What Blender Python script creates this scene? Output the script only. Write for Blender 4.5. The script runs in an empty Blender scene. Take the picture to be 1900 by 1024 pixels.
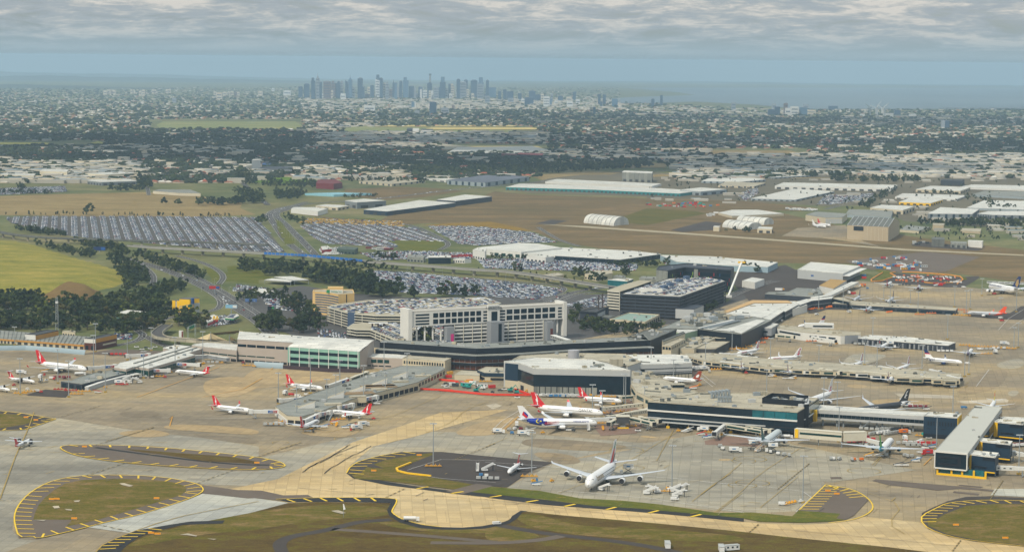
import bpy,math,random
import numpy as np
from mathutils import Vector,Matrix
R=random.Random(7)
NR=np.random.RandomState(11)
scn=bpy.context.scene
COL=scn.collection
# camera model
H,F,TH,RO=285.0,4170.0,math.atan((512-110)/4170.0),math.radians(0.52)
F0=Vector((0,math.cos(TH),-math.sin(TH)));R0=Vector((1,0,0));U0=Vector((0,math.sin(TH),math.cos(TH)))
RX=R0*math.cos(RO)+U0*math.sin(RO);UX=U0*math.cos(RO)-R0*math.sin(RO)
CAM=Vector((0,0,H))
def gz(d):
 """the land falls away with distance: slope down to the coastal plain, then the curve of the earth"""
 if d<=5500:return 0.0
 t=min(1.0,(d-5500)/12000.0);t=t*t*(3-2*t)
 return-62.0*t-(d-5500)**2/12.74e6
def gxy(x,y):return gz(math.hypot(x,y))
def P(px,py,z=0.0):
 d=F0*F+RX*(px-950)+UX*(512-py)
 g=0.0;q=None
 for _ in range(30):
  dz=d.z if d.z<-1e-3 else-1e-3
  t=(z+g-H)/dz
  q=CAM+d*t
  g2=gxy(q.x,q.y)
  if abs(g2-g)<0.01:break
  g=g*0.4+g2*0.6
 return q
def PX(p):
 v=Vector(p)-CAM;k=v.dot(F0)
 return(950+F*v.dot(RX)/k,512-F*v.dot(UX)/k)
def hgt(px,ytop,ybase):
 """height of a vertical edge seen from row ybase (its foot) to row ytop"""
 b=P(px,ybase);d=F0*F+RX*(px-950)+UX*(512-ytop)
 t=math.hypot(b.x,b.y)/math.hypot(d.x,d.y)
 return H+d.z*t-b.z
def Z(x0,y0,s):return lambda pts:[(x0+a/s,y0+b/s)for a,b in pts]
A1=Z(0,560,3.9375);A2=Z(360,560,3.9375);A3=Z(800,560,3.9375);A4=Z(1140,560,3.9375)
A5=Z(1500,480,4.655);A6=Z(1500,680,4.655);A7=Z(900,780,3.958);A8=Z(560,480,3.9375)
B1=Z(0,380,3.9375);B2=Z(420,380,3.9375);B3=Z(860,380,3.9375);B4=Z(1200,300,2.714)
B5=Z(0,780,3.958);B6=Z(440,780,3.958);B7=Z(1300,780,3.167);B8=Z(0,230,2.714)
C1=Z(0,0,2.97);C2=Z(540,100,4.75);C3=Z(900,120,4.75);C4=Z(1300,120,3.167);C5=Z(640,230,2.879)
D1=Z(0,610,7.875);D2=Z(200,600,7.875);D3=Z(370,590,7.875);D4=Z(600,590,7.875);D5=Z(500,680,7.875)
D6=Z(600,540,7.875);D7=Z(820,540,7.875);D8=Z(820,640,7.875)
E1=Z(1040,640,7.875);E2=Z(1180,700,7.875);E3=Z(1400,700,7.875);E4=Z(1600,720,6.32);E5=Z(1240,600,7.875)
E6=Z(1040,480,7.875);E7=Z(1180,540,7.875);E8=Z(1400,520,7.875)
# materials
def lin(c):return c/12.92 if c<=0.04045 else((c+0.055)/1.055)**2.4
KALB=0.82
def C(r,g,b,k=None):
 k=KALB if k is None else k
 return(min(0.85,lin(r/255)*k),min(0.85,lin(g/255)*k),min(0.85,lin(b/255)*k))
class NT:
 def __init__(s,name):
  s.m=bpy.data.materials.new(name);s.m.use_nodes=True
  s.t=s.m.node_tree;s.b=s.t.nodes['Principled BSDF'];s.g=s.t.nodes.new('ShaderNodeNewGeometry')
 def n(s,typ,**kw):
  nd=s.t.nodes.new(typ)
  for k,v in kw.items():
   if k in nd.inputs:nd.inputs[k].default_value=v
   else:setattr(nd,k,v)
  return nd
 def l(s,a,b):s.t.links.new(a,b)
 def vec(s,sx=1,sy=1,sz=1,rot=0.0,src=None):
  mp=s.t.nodes.new('ShaderNodeMapping');mp.inputs['Scale'].default_value=(sx,sy,sz);mp.inputs['Rotation'].default_value=(0,0,rot)
  s.l(src or s.g.outputs['Position'],mp.inputs['Vector']);return mp.outputs[0]
 def noise(s,scale,detail=3,rough=0.55,vec=None,dist=0.0):
  nd=s.t.nodes.new('ShaderNodeTexNoise');nd.inputs['Scale'].default_value=scale;nd.inputs['Detail'].default_value=detail
  nd.inputs['Roughness'].default_value=rough;nd.inputs['Distortion'].default_value=dist
  s.l(vec or s.g.outputs['Position'],nd.inputs['Vector']);return nd.outputs['Fac']
 def ramp(s,fac,stops,interp='LINEAR'):
  nd=s.t.nodes.new('ShaderNodeValToRGB');cr=nd.color_ramp;cr.interpolation=interp
  while len(cr.elements)<len(stops):cr.elements.new(0.5)
  for e,(p,c)in zip(cr.elements,stops):
   e.position=p;e.color=(c[0],c[1],c[2],1)if hasattr(c,'__len__')else(c,c,c,1)
  s.l(fac,nd.inputs['Fac']);return nd.outputs['Color']
 def mix(s,fac,a,b,mode='MIX'):
  nd=s.t.nodes.new('ShaderNodeMix');nd.data_type='RGBA';nd.blend_type=mode
  for k,v in((0,fac),(6,a),(7,b)):
   if isinstance(v,(int,float)):nd.inputs[k].default_value=v
   elif isinstance(v,tuple):nd.inputs[k].default_value=(v[0],v[1],v[2],1)
   else:s.l(v,nd.inputs[k])
  return nd.outputs[2]
 def out(s,col,rough=0.7,metal=0.0,spec=0.3):
  if isinstance(col,tuple):s.b.inputs['Base Color'].default_value=(col[0],col[1],col[2],1)
  else:s.l(col,s.b.inputs['Base Color'])
  s.b.inputs['Roughness'].default_value=rough;s.b.inputs['Metallic'].default_value=metal
  s.b.inputs['Specular IOR Level'].default_value=spec
  return s.m
MC={}
def M(name,rgb=None,rough=0.65,metal=0.0,var=0.12,sc=0.25,spec=0.3,seam=0.0):
 if name in MC:return MC[name]
 t=NT(name)
 if rgb is None:raise KeyError(name)
 if var>0:
  f=t.noise(sc,4,0.6);f2=t.noise(sc*0.13,2,0.5)
  m=t.mix(0.5,f,f2)
  v=t.ramp(m,[(0.3,1-var),(0.7,1+var*0.6)])
  col=t.mix(1.0,tuple(rgb),v,'MULTIPLY')
  if seam:
   br=t.n('ShaderNodeTexBrick');br.inputs['Scale'].default_value=1.0/seam;br.inputs['Brick Width'].default_value=3.0;br.inputs['Row Height'].default_value=1.0;br.inputs['Mortar Size'].default_value=0.06
   br.inputs['Color1'].default_value=(.86,.87,.88,1);br.inputs['Color2'].default_value=(1.08,1.07,1.05,1);br.inputs['Mortar'].default_value=(.7,.7,.7,1);t.l(t.vec(1,1,1,.3),br.inputs['Vector'])
   d=t.ramp(t.noise(.05,5,.7,vec=t.vec(.6,2,1,.3)),[(.42,1.0),(.62,.78)]);col=t.mix(1.0,t.mix(1.0,col,br.outputs['Color'],'MULTIPLY'),d,'MULTIPLY')
  t.out(col,rough,metal,spec)
 else:t.out(tuple(rgb),rough,metal,spec)
 MC[name]=t.m
 return t.m
def colattr(name,rough=0.7,k=1.0):
 if name in MC:return MC[name]
 t=NT(name);a=t.t.nodes.new('ShaderNodeVertexColor');a.layer_name='tint'
 f=t.noise(0.35,3,0.6);v=t.ramp(f,[(0.3,0.85),(0.7,1.12)])
 t.out(t.mix(1.0,a.outputs['Color'],v,'MULTIPLY'),rough);MC[name]=t.m
 return t.m
# mesh builder and tagging
class MB:
 def __init__(s):s.v=[];s.f=[];s.mi=[];s.mats=[];s.cur=0
 def mat(s,m):
  if m not in s.mats:s.mats.append(m)
  s.cur=s.mats.index(m);return s
 def face(s,pts):
  n=len(s.v);s.v+=[tuple(p)for p in pts];s.f.append(tuple(range(n,n+len(pts))));s.mi.append(s.cur)
 def prism(s,poly,z0,z1,top=True,side=True,bottom=False):
  n=len(poly);a=sum(poly[i][0]*poly[(i+1)%n][1]-poly[(i+1)%n][0]*poly[i][1]for i in range(n))
  if a<0:poly=poly[::-1]
  k=len(s.v)
  zf=z0 if callable(z0)else(lambda x,y:z0);zt=z1 if callable(z1)else(lambda x,y:z1)
  s.v+=[(p[0],p[1],zf(p[0],p[1]))for p in poly]+[(p[0],p[1],zt(p[0],p[1]))for p in poly]
  if side:
   for i in range(n):
    j=(i+1)%n;s.f.append((k+i,k+j,k+n+j,k+n+i));s.mi.append(s.cur)
  if top:s.f.append(tuple(range(k+n,k+2*n)));s.mi.append(s.cur)
  if bottom:s.f.append(tuple(range(k+n-1,k-1,-1)));s.mi.append(s.cur)
  return s
 def box(s,c,size,rz=0.0,z0=None,tilt=0.0):
  cx,cy,cz=c;hx,hy,hz=size[0]/2,size[1]/2,size[2]/2
  ca,sa=math.cos(rz),math.sin(rz);ct,st=math.cos(tilt),math.sin(tilt)
  k=len(s.v)
  for z in(-hz,hz):
   for x,y in((-hx,-hy),(hx,-hy),(hx,hy),(-hx,hy)):
    x2=x*ct-z*st;z2=x*st+z*ct
    s.v.append((cx+x2*ca-y*sa,cy+x2*sa+y*ca,cz+z2))
  for f in((0,1,5,4),(1,2,6,5),(2,3,7,6),(3,0,4,7),(4,5,6,7),(3,2,1,0)):
   s.f.append(tuple(k+i for i in f));s.mi.append(s.cur)
  return s
 def tube(s,a,b,r0,r1=None,n=8,caps=True):
  r1=r0 if r1 is None else r1
  a=Vector(a);b=Vector(b);d=(b-a).normalized()
  u=d.cross(Vector((0,0,1))if abs(d.z)<0.9 else Vector((1,0,0))).normalized();w=d.cross(u)
  k=len(s.v)
  for q,r in((a,r0),(b,r1)):
   for i in range(n):
    t=2*math.pi*i/n;s.v.append(tuple(q+u*(math.cos(t)*r)+w*(math.sin(t)*r)))
  for i in range(n):
   j=(i+1)%n;s.f.append((k+i,k+n+i,k+n+j,k+j));s.mi.append(s.cur)
  if caps:
   s.f.append(tuple(range(k+n-1,k-1,-1))[::-1]);s.mi.append(s.cur)
   s.f.append(tuple(range(k+n,k+2*n))[::-1]);s.mi.append(s.cur)
  return s
 def beam(s,a,b,w,h):
  """a rectangular bar from a to b, w wide and h high"""
  a=Vector(a);b=Vector(b);d=b-a
  s_=Vector((-d.y,d.x,0));s_=s_.normalized()*(w/2)if s_.length>1e-6 else Vector((w/2,0,0))
  z=Vector((0,0,h/2));k=len(s.v)
  for q in(a,b):
   for o in(-s_-z,s_-z,s_+z,-s_+z):s.v.append(tuple(q+o))
  for f in((0,1,5,4),(1,2,6,5),(2,3,7,6),(3,0,4,7),(0,3,2,1),(4,5,6,7)):
   s.f.append(tuple(k+i for i in f));s.mi.append(s.cur)
  return s
 def build(s,name,parent=None,origin=None,smooth=False,flip=False):
  o0=Vector(origin)if origin is not None else Vector((0,0,0))
  me=bpy.data.meshes.new(name)
  me.from_pydata([(x-o0.x,y-o0.y,z-o0.z)for x,y,z in s.v],[],s.f)
  for m in s.mats:me.materials.append(m)
  if len(s.mats)>1:me.polygons.foreach_set('material_index',s.mi)
  if smooth:me.polygons.foreach_set('use_smooth',[True]*len(s.f))
  me.update()
  ob=bpy.data.objects.new(name,me);COL.objects.link(ob)
  if parent is not None:ob.parent=parent
  elif origin is not None:ob.location=o0
  return ob
MB.bl=lambda s,n,r:s.build(n,r,r.location)
def K(m):
 b=MB();b.mat(m);return b
def empty(name,loc,label,cat,group=None,rz=0.0):
 o=bpy.data.objects.new(name,None);o.location=loc;o.rotation_euler=(0,0,rz);o.empty_display_size=1
 COL.objects.link(o);tag(o,label,cat,group);return o
USED={}
def uniq(label):
 return label
def tag(o,label=None,cat=None,group=None,kind=None):
 if label:o['label']=label
 if cat:o['category']=cat
 if group:o['group']=group
 if kind:o['kind']=kind
 return o
def copytree(o,parent=None):
 c=o.copy();COL.objects.link(c)
 if parent is not None:c.parent=parent
 for ch in CH(o):copytree(ch,c)
 return c
CHC={}
def CH(o):return list(o.children)
LMK=[]
ORD='first second third fourth fifth sixth seventh eighth ninth tenth eleventh twelfth thirteenth fourteenth fifteenth sixteenth seventeenth eighteenth nineteenth twentieth'.split()
def landmark(phrase,px,py):LMK.append((phrase,px,py))
DONE={}
def where(px,py,subj,most=16):
 """a label that places a thing by the landmarks next to it in the photo"""
 ds=sorted(LMK,key=lambda l:(l[1]-px)**2+(2.2*(l[2]-py))**2)
 for l in ds[:6]:
  dx,dy=px-l[1],(py-l[2])*2.2
  if abs(dx)<6 and abs(dy)<8:r='close beside'
  elif abs(dx)>abs(dy):r='left of'if dx<0 else 'right of'
  else:r='behind'if dy<0 else 'in front of'
  s='%s %s %s'%(subj,r,l[0])
  if s not in DONE and len(s.split())<=most:
   DONE[s]=1;return s
 l=ds[0];dx,dy=px-l[1],(py-l[2])*2.2
 r=('left of'if dx<0 else 'right of')if abs(dx)>abs(dy)else('behind'if dy<0 else 'in front of')
 s='%s %s %s'%(subj,r,l[0])
 DONE[s]=DONE.get(s,1)+1
 return ORD[min(DONE[s]-1,19)]+' '+s
# sheets on the ground
def inpoly(x,y,poly):
 c=False;n=len(poly);j=n-1
 for i in range(n):
  xi,yi=poly[i];xj,yj=poly[j]
  if(yi>y)!=(yj>y)and x<(xj-xi)*(y-yi)/(yj-yi)+xi:c=not c
  j=i
 return c
def smoothpts(pts,it=2,closed=True):
 for _ in range(it):
  o=[];n=len(pts)
  for i in range(n if closed else n-1):
   a,b=pts[i],pts[(i+1)%n]
   o+=[(a[0]*.75+b[0]*.25,a[1]*.75+b[1]*.25),(a[0]*.25+b[0]*.75,a[1]*.25+b[1]*.75)]
  if not closed:o=[pts[0]]+o+[pts[-1]]
  pts=o
 return pts
SHC=0
def sheet(name,px,mat,lvl,smooth=0,kind='structure',world=False):
 """a flat polygon laid on the ground; px are photo points projected onto the ground, lvl its layer"""
 if smooth:px=smoothpts(px,smooth)
 w=px if world else[P(a,b)for a,b in px]
 bm=K(mat)
 from mathutils.geometry import tessellate_polygon
 vs=[Vector((p[0],p[1],0))for p in w]
 global SHC
 SHC+=1;off=0.05*lvl+SHC*0.0011
 bm.v=[(p[0],p[1],gxy(p[0],p[1])+off+(0.6 if gxy(p[0],p[1])<-0.01 else 0))for p in w]
 for t in tessellate_polygon([vs]):
  a,b,c=(vs[i]for i in t)
  if(b-a).cross(c-a).z<0:t=(t[0],t[2],t[1])
  bm.f.append(tuple(t));bm.mi.append(0)
 o=bm.build(name);tag(o,kind=kind);return o
def strip(pts,w,bm,z=0.0,zf=None,w2=None):
 """a ribbon along world points"""
 n=len(pts);L=[];Rr=[]
 for i,p in enumerate(pts):
  a=Vector(pts[max(0,i-1)][:2]);b=Vector(pts[min(n-1,i+1)][:2]);d=(b-a)
  if d.length<1e-6:d=Vector((1,0))
  d.normalize();nn=Vector((-d.y,d.x))*(w/2)
  zz=z(i)if callable(z)else z+gxy(p[0],p[1])
  L.append((p[0]+nn.x,p[1]+nn.y,zz));Rr.append((p[0]-nn.x,p[1]-nn.y,zz))
 for i in range(n-1):bm.face([Rr[i],Rr[i+1],L[i+1],L[i]])
 return L,Rr
def wp(px,z=0.0):return[P(a,b,z)for a,b in px]
def resample(pts,step):
 out=[Vector(pts[0][:2])];acc=0
 for i in range(len(pts)-1):
  a=Vector(pts[i][:2]);b=Vector(pts[i+1][:2]);L=(b-a).length
  if L<1e-6:continue
  t=step-acc
  while t<=L:out.append(a+(b-a)*(t/L));t+=step
  acc=L-(t-step)
 return out
def lathe_noise(x,y,s=1.0):
 return math.sin(x*1.3*s+2.1*math.sin(y*.7*s))*math.cos(y*1.1*s+1.7*math.sin(x*.9*s))
# camera, world, sun
cd=bpy.data.cameras.new('camera');cd.lens=36*F/1900;cd.sensor_width=36;cd.clip_start=1;cd.clip_end=250000
cam=bpy.data.objects.new('camera',cd);COL.objects.link(cam)
B=-F0
cam.matrix_world=Matrix(((RX.x,UX.x,B.x,0),(RX.y,UX.y,B.y,0),(RX.z,UX.z,B.z,H),(0,0,0,1)))
scn.camera=cam
SUNEL,SUNAZ=math.radians(46),math.radians(-142)
w=bpy.data.worlds.new('World');scn.world=w;w.use_nodes=True
nt=w.node_tree;nd=nt.nodes;bg=nd['Background']
sky=nd.new('ShaderNodeTexSky');sky.sky_type='NISHITA';sky.sun_disc=False
sky.sun_elevation=SUNEL;sky.sun_rotation=SUNAZ;sky.air_density=1.0;sky.dust_density=1.5;sky.altitude=100
tc=nd.new('ShaderNodeTexCoord')
sep=nd.new('ShaderNodeSeparateXYZ');nt.links.new(tc.outputs['Generated'],sep.inputs[0])
def math_(op,a,b=None,clamp=False):
 m=nd.new('ShaderNodeMath');m.operation=op;m.use_clamp=clamp
 for i,v in enumerate((a,b)):
  if v is None:continue
  if isinstance(v,(int,float)):m.inputs[i].default_value=v
  else:nt.links.new(v,m.inputs[i])
 return m.outputs[0]
az=math_('ARCTAN2',sep.outputs['X'],sep.outputs['Y'])
cmb=nd.new('ShaderNodeCombineXYZ')
nt.links.new(math_('MULTIPLY',az,26.0),cmb.inputs[0])
zl=math_('POWER',math_('MAXIMUM',sep.outputs['Z'],0.0),0.8)
nt.links.new(math_('MULTIPLY',zl,85.0),cmb.inputs[1])
def wnoise(scale,detail,rough,off=0.0,dist=0.0):
 n=nd.new('ShaderNodeTexNoise');n.inputs['Scale'].default_value=scale;n.inputs['Detail'].default_value=detail;n.inputs['Roughness'].default_value=rough
 n.inputs['Distortion'].default_value=dist
 mp=nd.new('ShaderNodeMapping');mp.inputs['Location'].default_value=(off,off*1.7,off);nt.links.new(cmb.outputs[0],mp.inputs[0]);nt.links.new(mp.outputs[0],n.inputs['Vector'])
 return n.outputs['Fac']
def wramp(fac,stops):
 r=nd.new('ShaderNodeValToRGB');cr=r.color_ramp
 while len(cr.elements)<len(stops):cr.elements.new(0.5)
 for e,(p,c)in zip(cr.elements,stops):e.position=p;e.color=(c[0],c[1],c[2],1)if hasattr(c,'__len__')else(c,c,c,1)
 nt.links.new(fac,r.inputs[0]);return r.outputs[0]
def wmix(fac,a,b,mode='MIX'):
 m=nd.new('ShaderNodeMix');m.data_type='RGBA';m.blend_type=mode
 for k,v in((0,fac),(6,a),(7,b)):
  if isinstance(v,(int,float)):m.inputs[k].default_value=v
  elif isinstance(v,tuple):m.inputs[k].default_value=(v[0],v[1],v[2],1)
  else:nt.links.new(v,m.inputs[k])
 return m.outputs[2]
SKYK=0.102
cl1=wnoise(1.0,7,0.6,3.1,0.5);cl2=wnoise(4.0,6,0.65,8.7,0.6)
cld=wmix(0.33,cl1,cl2)
ccol=wramp(cld,[(0.40,(3.5,4.0,4.5)),(0.48,(3.9,4.35,4.65)),(0.53,(5.0,5.15,5.1)),(0.59,(6.9,6.6,6.1))])
clear=wmix(0.35,sky.outputs[0],(3.0,3.9,4.6))
mask=wramp(math_('ADD',cl1,math_('MULTIPLY',sep.outputs['Z'],6.0)),[(0.42,0.0),(0.56,1.0)])
allc=wmix(math_('MULTIPLY',mask,0.9),clear,ccol)
hz_=wramp(sep.outputs['Z'],[(0.0,1.0),(0.005,0.9),(0.013,0.35),(0.022,0.05)])
allc=wmix(hz_,allc,(3.25,4.3,4.85))
allc=wmix(1.0,allc,wramp(sep.outputs['Z'],[(0.03,(1,1,1)),(0.55,(1.75,1.8,1.85))]),'MULTIPLY')
nt.links.new(allc,bg.inputs['Color']);bg.inputs['Strength'].default_value=SKYK
sl=bpy.data.lights.new('sun','SUN');sl.energy=3.7;sl.angle=math.radians(4.0);sl.color=(1.0,0.91,0.76)
so=bpy.data.objects.new('sun',sl);COL.objects.link(so)
sd=Vector((math.sin(SUNAZ)*math.cos(SUNEL),math.cos(SUNAZ)*math.cos(SUNEL),math.sin(SUNEL)))
so.rotation_euler=sd.to_track_quat('Z','Y').to_euler();so.location=(0,0,3000)
vs_=scn.view_settings;vs_.view_transform='Standard';vs_.look='None';vs_.exposure=0.03;vs_.gamma=1
scn.cycles.volume_bounces=0;scn.cycles.max_bounces=5;scn.cycles.diffuse_bounces=2;scn.cycles.glossy_bounces=2
scn.cycles.transmission_bounces=2;scn.cycles.transparent_max_bounces=4;scn.cycles.use_denoising=True
scn.cycles.use_adaptive_sampling=True;scn.cycles.adaptive_threshold=0.02
# haze: one closed box of even air
hb=MB()
hb.mat(M('haze_unused',(0.5,0.5,0.5),var=0));hb.box((0,36000,-70),(77000,80000,744))
ho=hb.build('haze');ho.data.materials.clear()
hm=bpy.data.materials.new('haze_air');hm.use_nodes=True;ht=hm.node_tree;ht.nodes.clear()
pv=ht.nodes.new('ShaderNodeVolumePrincipled');mo=ht.nodes.new('ShaderNodeOutputMaterial')
pv.inputs['Color'].default_value=(0.56,0.79,0.95,1);pv.inputs['Density'].default_value=3.9e-5;pv.inputs['Anisotropy'].default_value=0.0
ht.links.new(pv.outputs[0],mo.inputs['Volume']);ho.data.materials.append(hm)
tag(ho,'pale blue haze in the air between the airport and the far hills','haze',kind='stuff')
# ground, bay, hills
def ground_mat():
 t=NT('suburban_ground')
 n1=t.noise(0.0016,5,0.6);n2=t.noise(0.012,5,0.65);n3=t.noise(0.15,4,0.6)
 a=t.ramp(n1,[(0.35,C(70,82,45)),(0.5,C(108,112,62)),(0.62,C(140,126,84))])
 b=t.ramp(n2,[(0.35,C(56,74,46)),(0.52,C(104,108,70)),(0.7,C(146,136,104))])
 c=t.mix(0.55,a,b);v=t.ramp(n3,[(0.3,0.8),(0.7,1.15)])
 return t.out(t.mix(1.0,c,v,'MULTIPLY'),0.9,0,0.1)
gm=ground_mat()
ds=[-600,0,600,1200,1800,2400,3200,4200,5200]+[5500*(1.035**i)for i in range(1,76)]
ds=[d for d in ds if d<74000]+[74000]
NX=64
gb=K(gm)
rows=[]
for d in ds:
 hw=min(36500,5000+max(0,d)*0.46);r=[]
 for i in range(NX+1):
  x=-hw+2*hw*i/NX
  r.append((x,d,gxy(x,d)))
 rows.append(r)
for r in rows:gb.v+=r
for j in range(len(rows)-1):
 for i in range(NX):
  k=j*(NX+1)+i;gb.f.append((k,k+1,k+NX+2,k+NX+1));gb.mi.append(0)
go=gb.build('ground');tag(go,kind='structure')
def draped(name,px,mat,off,nx=40,ny=24):
 """a far sheet following the fall of the land: px given as (left x, right x, row) spans"""
 bm=K(mat);V=[]
 for a,b,y in px:
  V.append([P(a+(b-a)*i/nx,y)for i in range(nx+1)])
 for r in V:bm.v+=[(p.x,p.y,gxy(p.x,p.y)+off)for p in r]
 for j in range(len(V)-1):
  for i in range(nx):
   k=j*(nx+1)+i;bm.f.append((k,k+1,k+nx+2,k+nx+1));bm.mi.append(0)
 o=bm.build(name);tag(o,kind='structure');return o
t=NT('bay_water');f=t.noise(0.0006,3,0.5,vec=t.vec(1,0.35,1))
bay_m=t.out(t.ramp(f,[(0.35,(0.09,0.13,0.15)),(0.65,(0.13,0.17,0.19))]),0.6,0,0.2)
draped('bay_water',[(1130,1215,192),(1120,1330,188),(1125,1500,184.5),(1140,2100,183),(1170,2100,181),(1290,2100,177),(1260,2100,172),(1210,2100,168),(1190,2100,165.5),(1150,2100,163.5)],bay_m,2.0)
draped('bay_water',[(1480,2100,203),(1440,2100,199),(1400,2100,195),(1300,2100,190),(1210,2100,186),(1140,2100,183.02)],bay_m,2.2)
def ridge(dist,az0,az1,hf,mat,depth,n=160,seed=0):
 bm=K(mat);pr=[]
 for i in range(n+1):
  a=math.radians(az0+(az1-az0)*i/n)
  h=hf(math.degrees(a));h*=0.9+0.1*math.sin(i*.31+seed)+0.05*math.sin(i*1.1+seed*2)
  row=[]
  for k,s in((-1,-12),(-.45,h*.62),(0,h),(.5,h*.7),(1,-12)):
   d=dist+k*depth/2;x,y=math.sin(a)*d,math.cos(a)*d
   row.append((x,y,gz(d)+s))
  pr.append(row)
 for r in pr:bm.v+=r
 for i in range(n):
  for k in range(4):
   q=i*5+k;bm.f.append((q,q+5,q+6,q+1));bm.mi.append(0)
 o=bm.build('hills',smooth=True);tag(o,kind='structure');return o
hm_=M('forested_hills',C(60,76,62),0.9,var=0.25,sc=0.002)
ridge(56000,-21,21,lambda a:12+150*max(0,min(1,(-a-4)/9))+25*max(0,1-abs(a-4.6)/3.5)+12*max(0,min(1,(a-1)/3)),hm_,7000)
ridge(40000,-21,-1.5,lambda a:10+75*max(0,min(1,(-a-3)/8)),hm_,6000,seed=3)
ridge(27000,-21,-8.5,lambda a:5+35*max(0,min(1,(-a-9)/3)),hm_,2500,seed=5)
CLM=M('shade_cloud_white',(0.75,0.76,0.78),1.0,var=0)
def shade_cloud(px,py,lx,ly,seed):  # clouds added out of view, up-sun of a suburb patch, to shade it
 g=P(px,py);c=g+sd*(1500/sd.z);r=random.Random(seed);b=K(CLM)
 for k in range(26):
  u,v=r.gauss(0,.42),r.gauss(0,.42);q=Vector((c.x+u*lx,c.y+v*ly,c.z+r.uniform(-60,120)));s=r.uniform(.10,.2);n=10;k0=len(b.v)
  for j in range(1,6):
   t=math.pi*j/6
   for i in range(n):a=2*math.pi*i/n;w_=1+.15*math.sin(3*a+j+k);b.v.append((q.x+math.cos(a)*math.sin(t)*lx*s*w_,q.y+math.sin(a)*math.sin(t)*max(ly*s*1.6,220)*w_,q.z+math.cos(t)*120))
  for j in range(4):
   for i in range(n):i2=(i+1)%n;b.f.append((k0+j*n+i,k0+j*n+i2,k0+(j+1)*n+i2,k0+(j+1)*n+i));b.mi.append(0)
  b.f.append(tuple(range(k0+n-1,k0-1,-1)));b.mi.append(0);b.f.append(tuple(range(k0+4*n,k0+5*n)));b.mi.append(0)
 o=b.build('shade_cloud',smooth=True);tag(o,'unseen bank of clouds added overhead to shade the suburbs','shade_cloud',kind='stuff')
for a in((150,262,2400,1000,1),(1000,300,1500,600,2),(1150,258,2200,800,3),(1760,270,2000,700,4),(1560,222,3200,1300,5)):shade_cloud(*a)
# ground materials
def apron_mat(name,lo,mid,hi,slab=7.5,tint=1.0,rot=0.16,seed=0.0,joint=0.10):
 t=NT(name)
 v=t.vec(1,1,1,rot)
 big=t.noise(0.006,4,0.6,vec=t.vec(0.7,1.6,1,rot));med=t.noise(0.03,4,0.6,vec=t.vec(0.5,1.6,1,rot));fin=t.noise(0.5,3,0.6)
 base=t.ramp(big,[(0.34,lo),(0.5,mid),(0.66,hi)])
 pat=t.ramp(med,[(0.34,0.9),(0.5,1.0),(0.68,1.07)])
 c=t.mix(1.0,base,pat,'MULTIPLY')
 br=t.n('ShaderNodeTexBrick');br.offset=0;br.inputs['Scale'].default_value=1.0/slab
 br.inputs['Brick Width'].default_value=1.0;br.inputs['Row Height'].default_value=1.0;br.inputs['Mortar Size'].default_value=0.035
 br.inputs['Color1'].default_value=(0.84,0.84,0.84,1);br.inputs['Color2'].default_value=(1.12,1.11,1.08,1);br.inputs['Mortar'].default_value=(0.74,0.72,0.68,1)
 t.l(v,br.inputs['Vector']);c=t.mix(0.8,c,t.mix(1.0,c,br.outputs['Color'],'MULTIPLY'))
 br2=t.n('ShaderNodeTexBrick');br2.offset=0.4;br2.inputs['Scale'].default_value=1.0/(slab*6)
 br2.inputs['Brick Width'].default_value=1.6;br2.inputs['Row Height'].default_value=0.8;br2.inputs['Mortar Size'].default_value=0.004
 br2.inputs['Color1'].default_value=(0.9,0.91,0.93,1);br2.inputs['Color2'].default_value=(1.12,1.08,1.0,1);br2.inputs['Mortar'].default_value=(0.7,0.7,0.7,1)
 t.l(v,br2.inputs['Vector']);c=t.mix(0.75,c,t.mix(1.0,c,br2.outputs['Color'],'MULTIPLY'))
 st=t.noise(0.02,5,0.7,vec=t.vec(0.25,2.6,1,rot));s2=t.noise(0.012,3,0.6)
 stain=t.ramp(t.mix(0.35,st,s2),[(0.55,0.0),(0.66,1.0)])
 c=t.mix(t.mix(1.0,stain,(joint*4.0,)*3,'MULTIPLY'),c,tuple(x*0.42 for x in mid))
 c=t.mix(1.0,c,t.ramp(fin,[(0.3,0.93),(0.7,1.06)]),'MULTIPLY')
 return t.out(c,0.8,0,0.2)
def grass_mat(name,a,b,c_,s1=0.02,s2=0.12,streak=1.0,rot=0.1):
 t=NT(name)
 n1=t.noise(s1,5,0.62,vec=t.vec(1,2.2*streak,1,rot));n2=t.noise(s2,5,0.7,vec=t.vec(1,1.5*streak,1,rot));n3=t.noise(0.9,4,0.75);n4=t.noise(0.3,4,0.7,vec=t.vec(.5,2.5,1,rot))
 x=t.mix(0.3,t.mix(0.45,n1,n2),n4)
 c=t.ramp(x,[(0.38,a),(0.5,b),(0.6,c_)])
 return t.out(t.mix(1.0,c,t.ramp(n3,[(0.3,0.62),(0.7,1.3)]),'MULTIPLY'),0.95,0,0.1)
APR=apron_mat('apron_concrete',C(128,118,100),C(149,136,112),C(166,148,112))
APG=apron_mat('grey_taxi_concrete',C(132,127,114),C(156,151,136),C(172,162,138),rot=0.1)
TAXI=apron_mat('tan_taxiway_concrete',C(176,154,114),C(192,168,122),C(204,182,138),rot=-0.06,joint=0.03)
WHC=apron_mat('new_pale_concrete',C(166,166,158),C(178,178,168),C(188,187,176),joint=0.02)
ASPH=M('dark_asphalt',C(68,60,54),0.9,var=0.25,sc=0.06);ASPH2=M('black_asphalt',C(40,39,38),0.9,var=0.25,sc=0.08);ASPG=M('worn_grey_asphalt',C(104,92,80),0.9,var=0.22,sc=0.05)
LOTA=M('car_park_asphalt',C(82,78,74),0.9,var=0.2,sc=0.03);ROADA=M('road_asphalt',C(78,76,74),0.85,var=0.18,sc=0.04)
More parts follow.
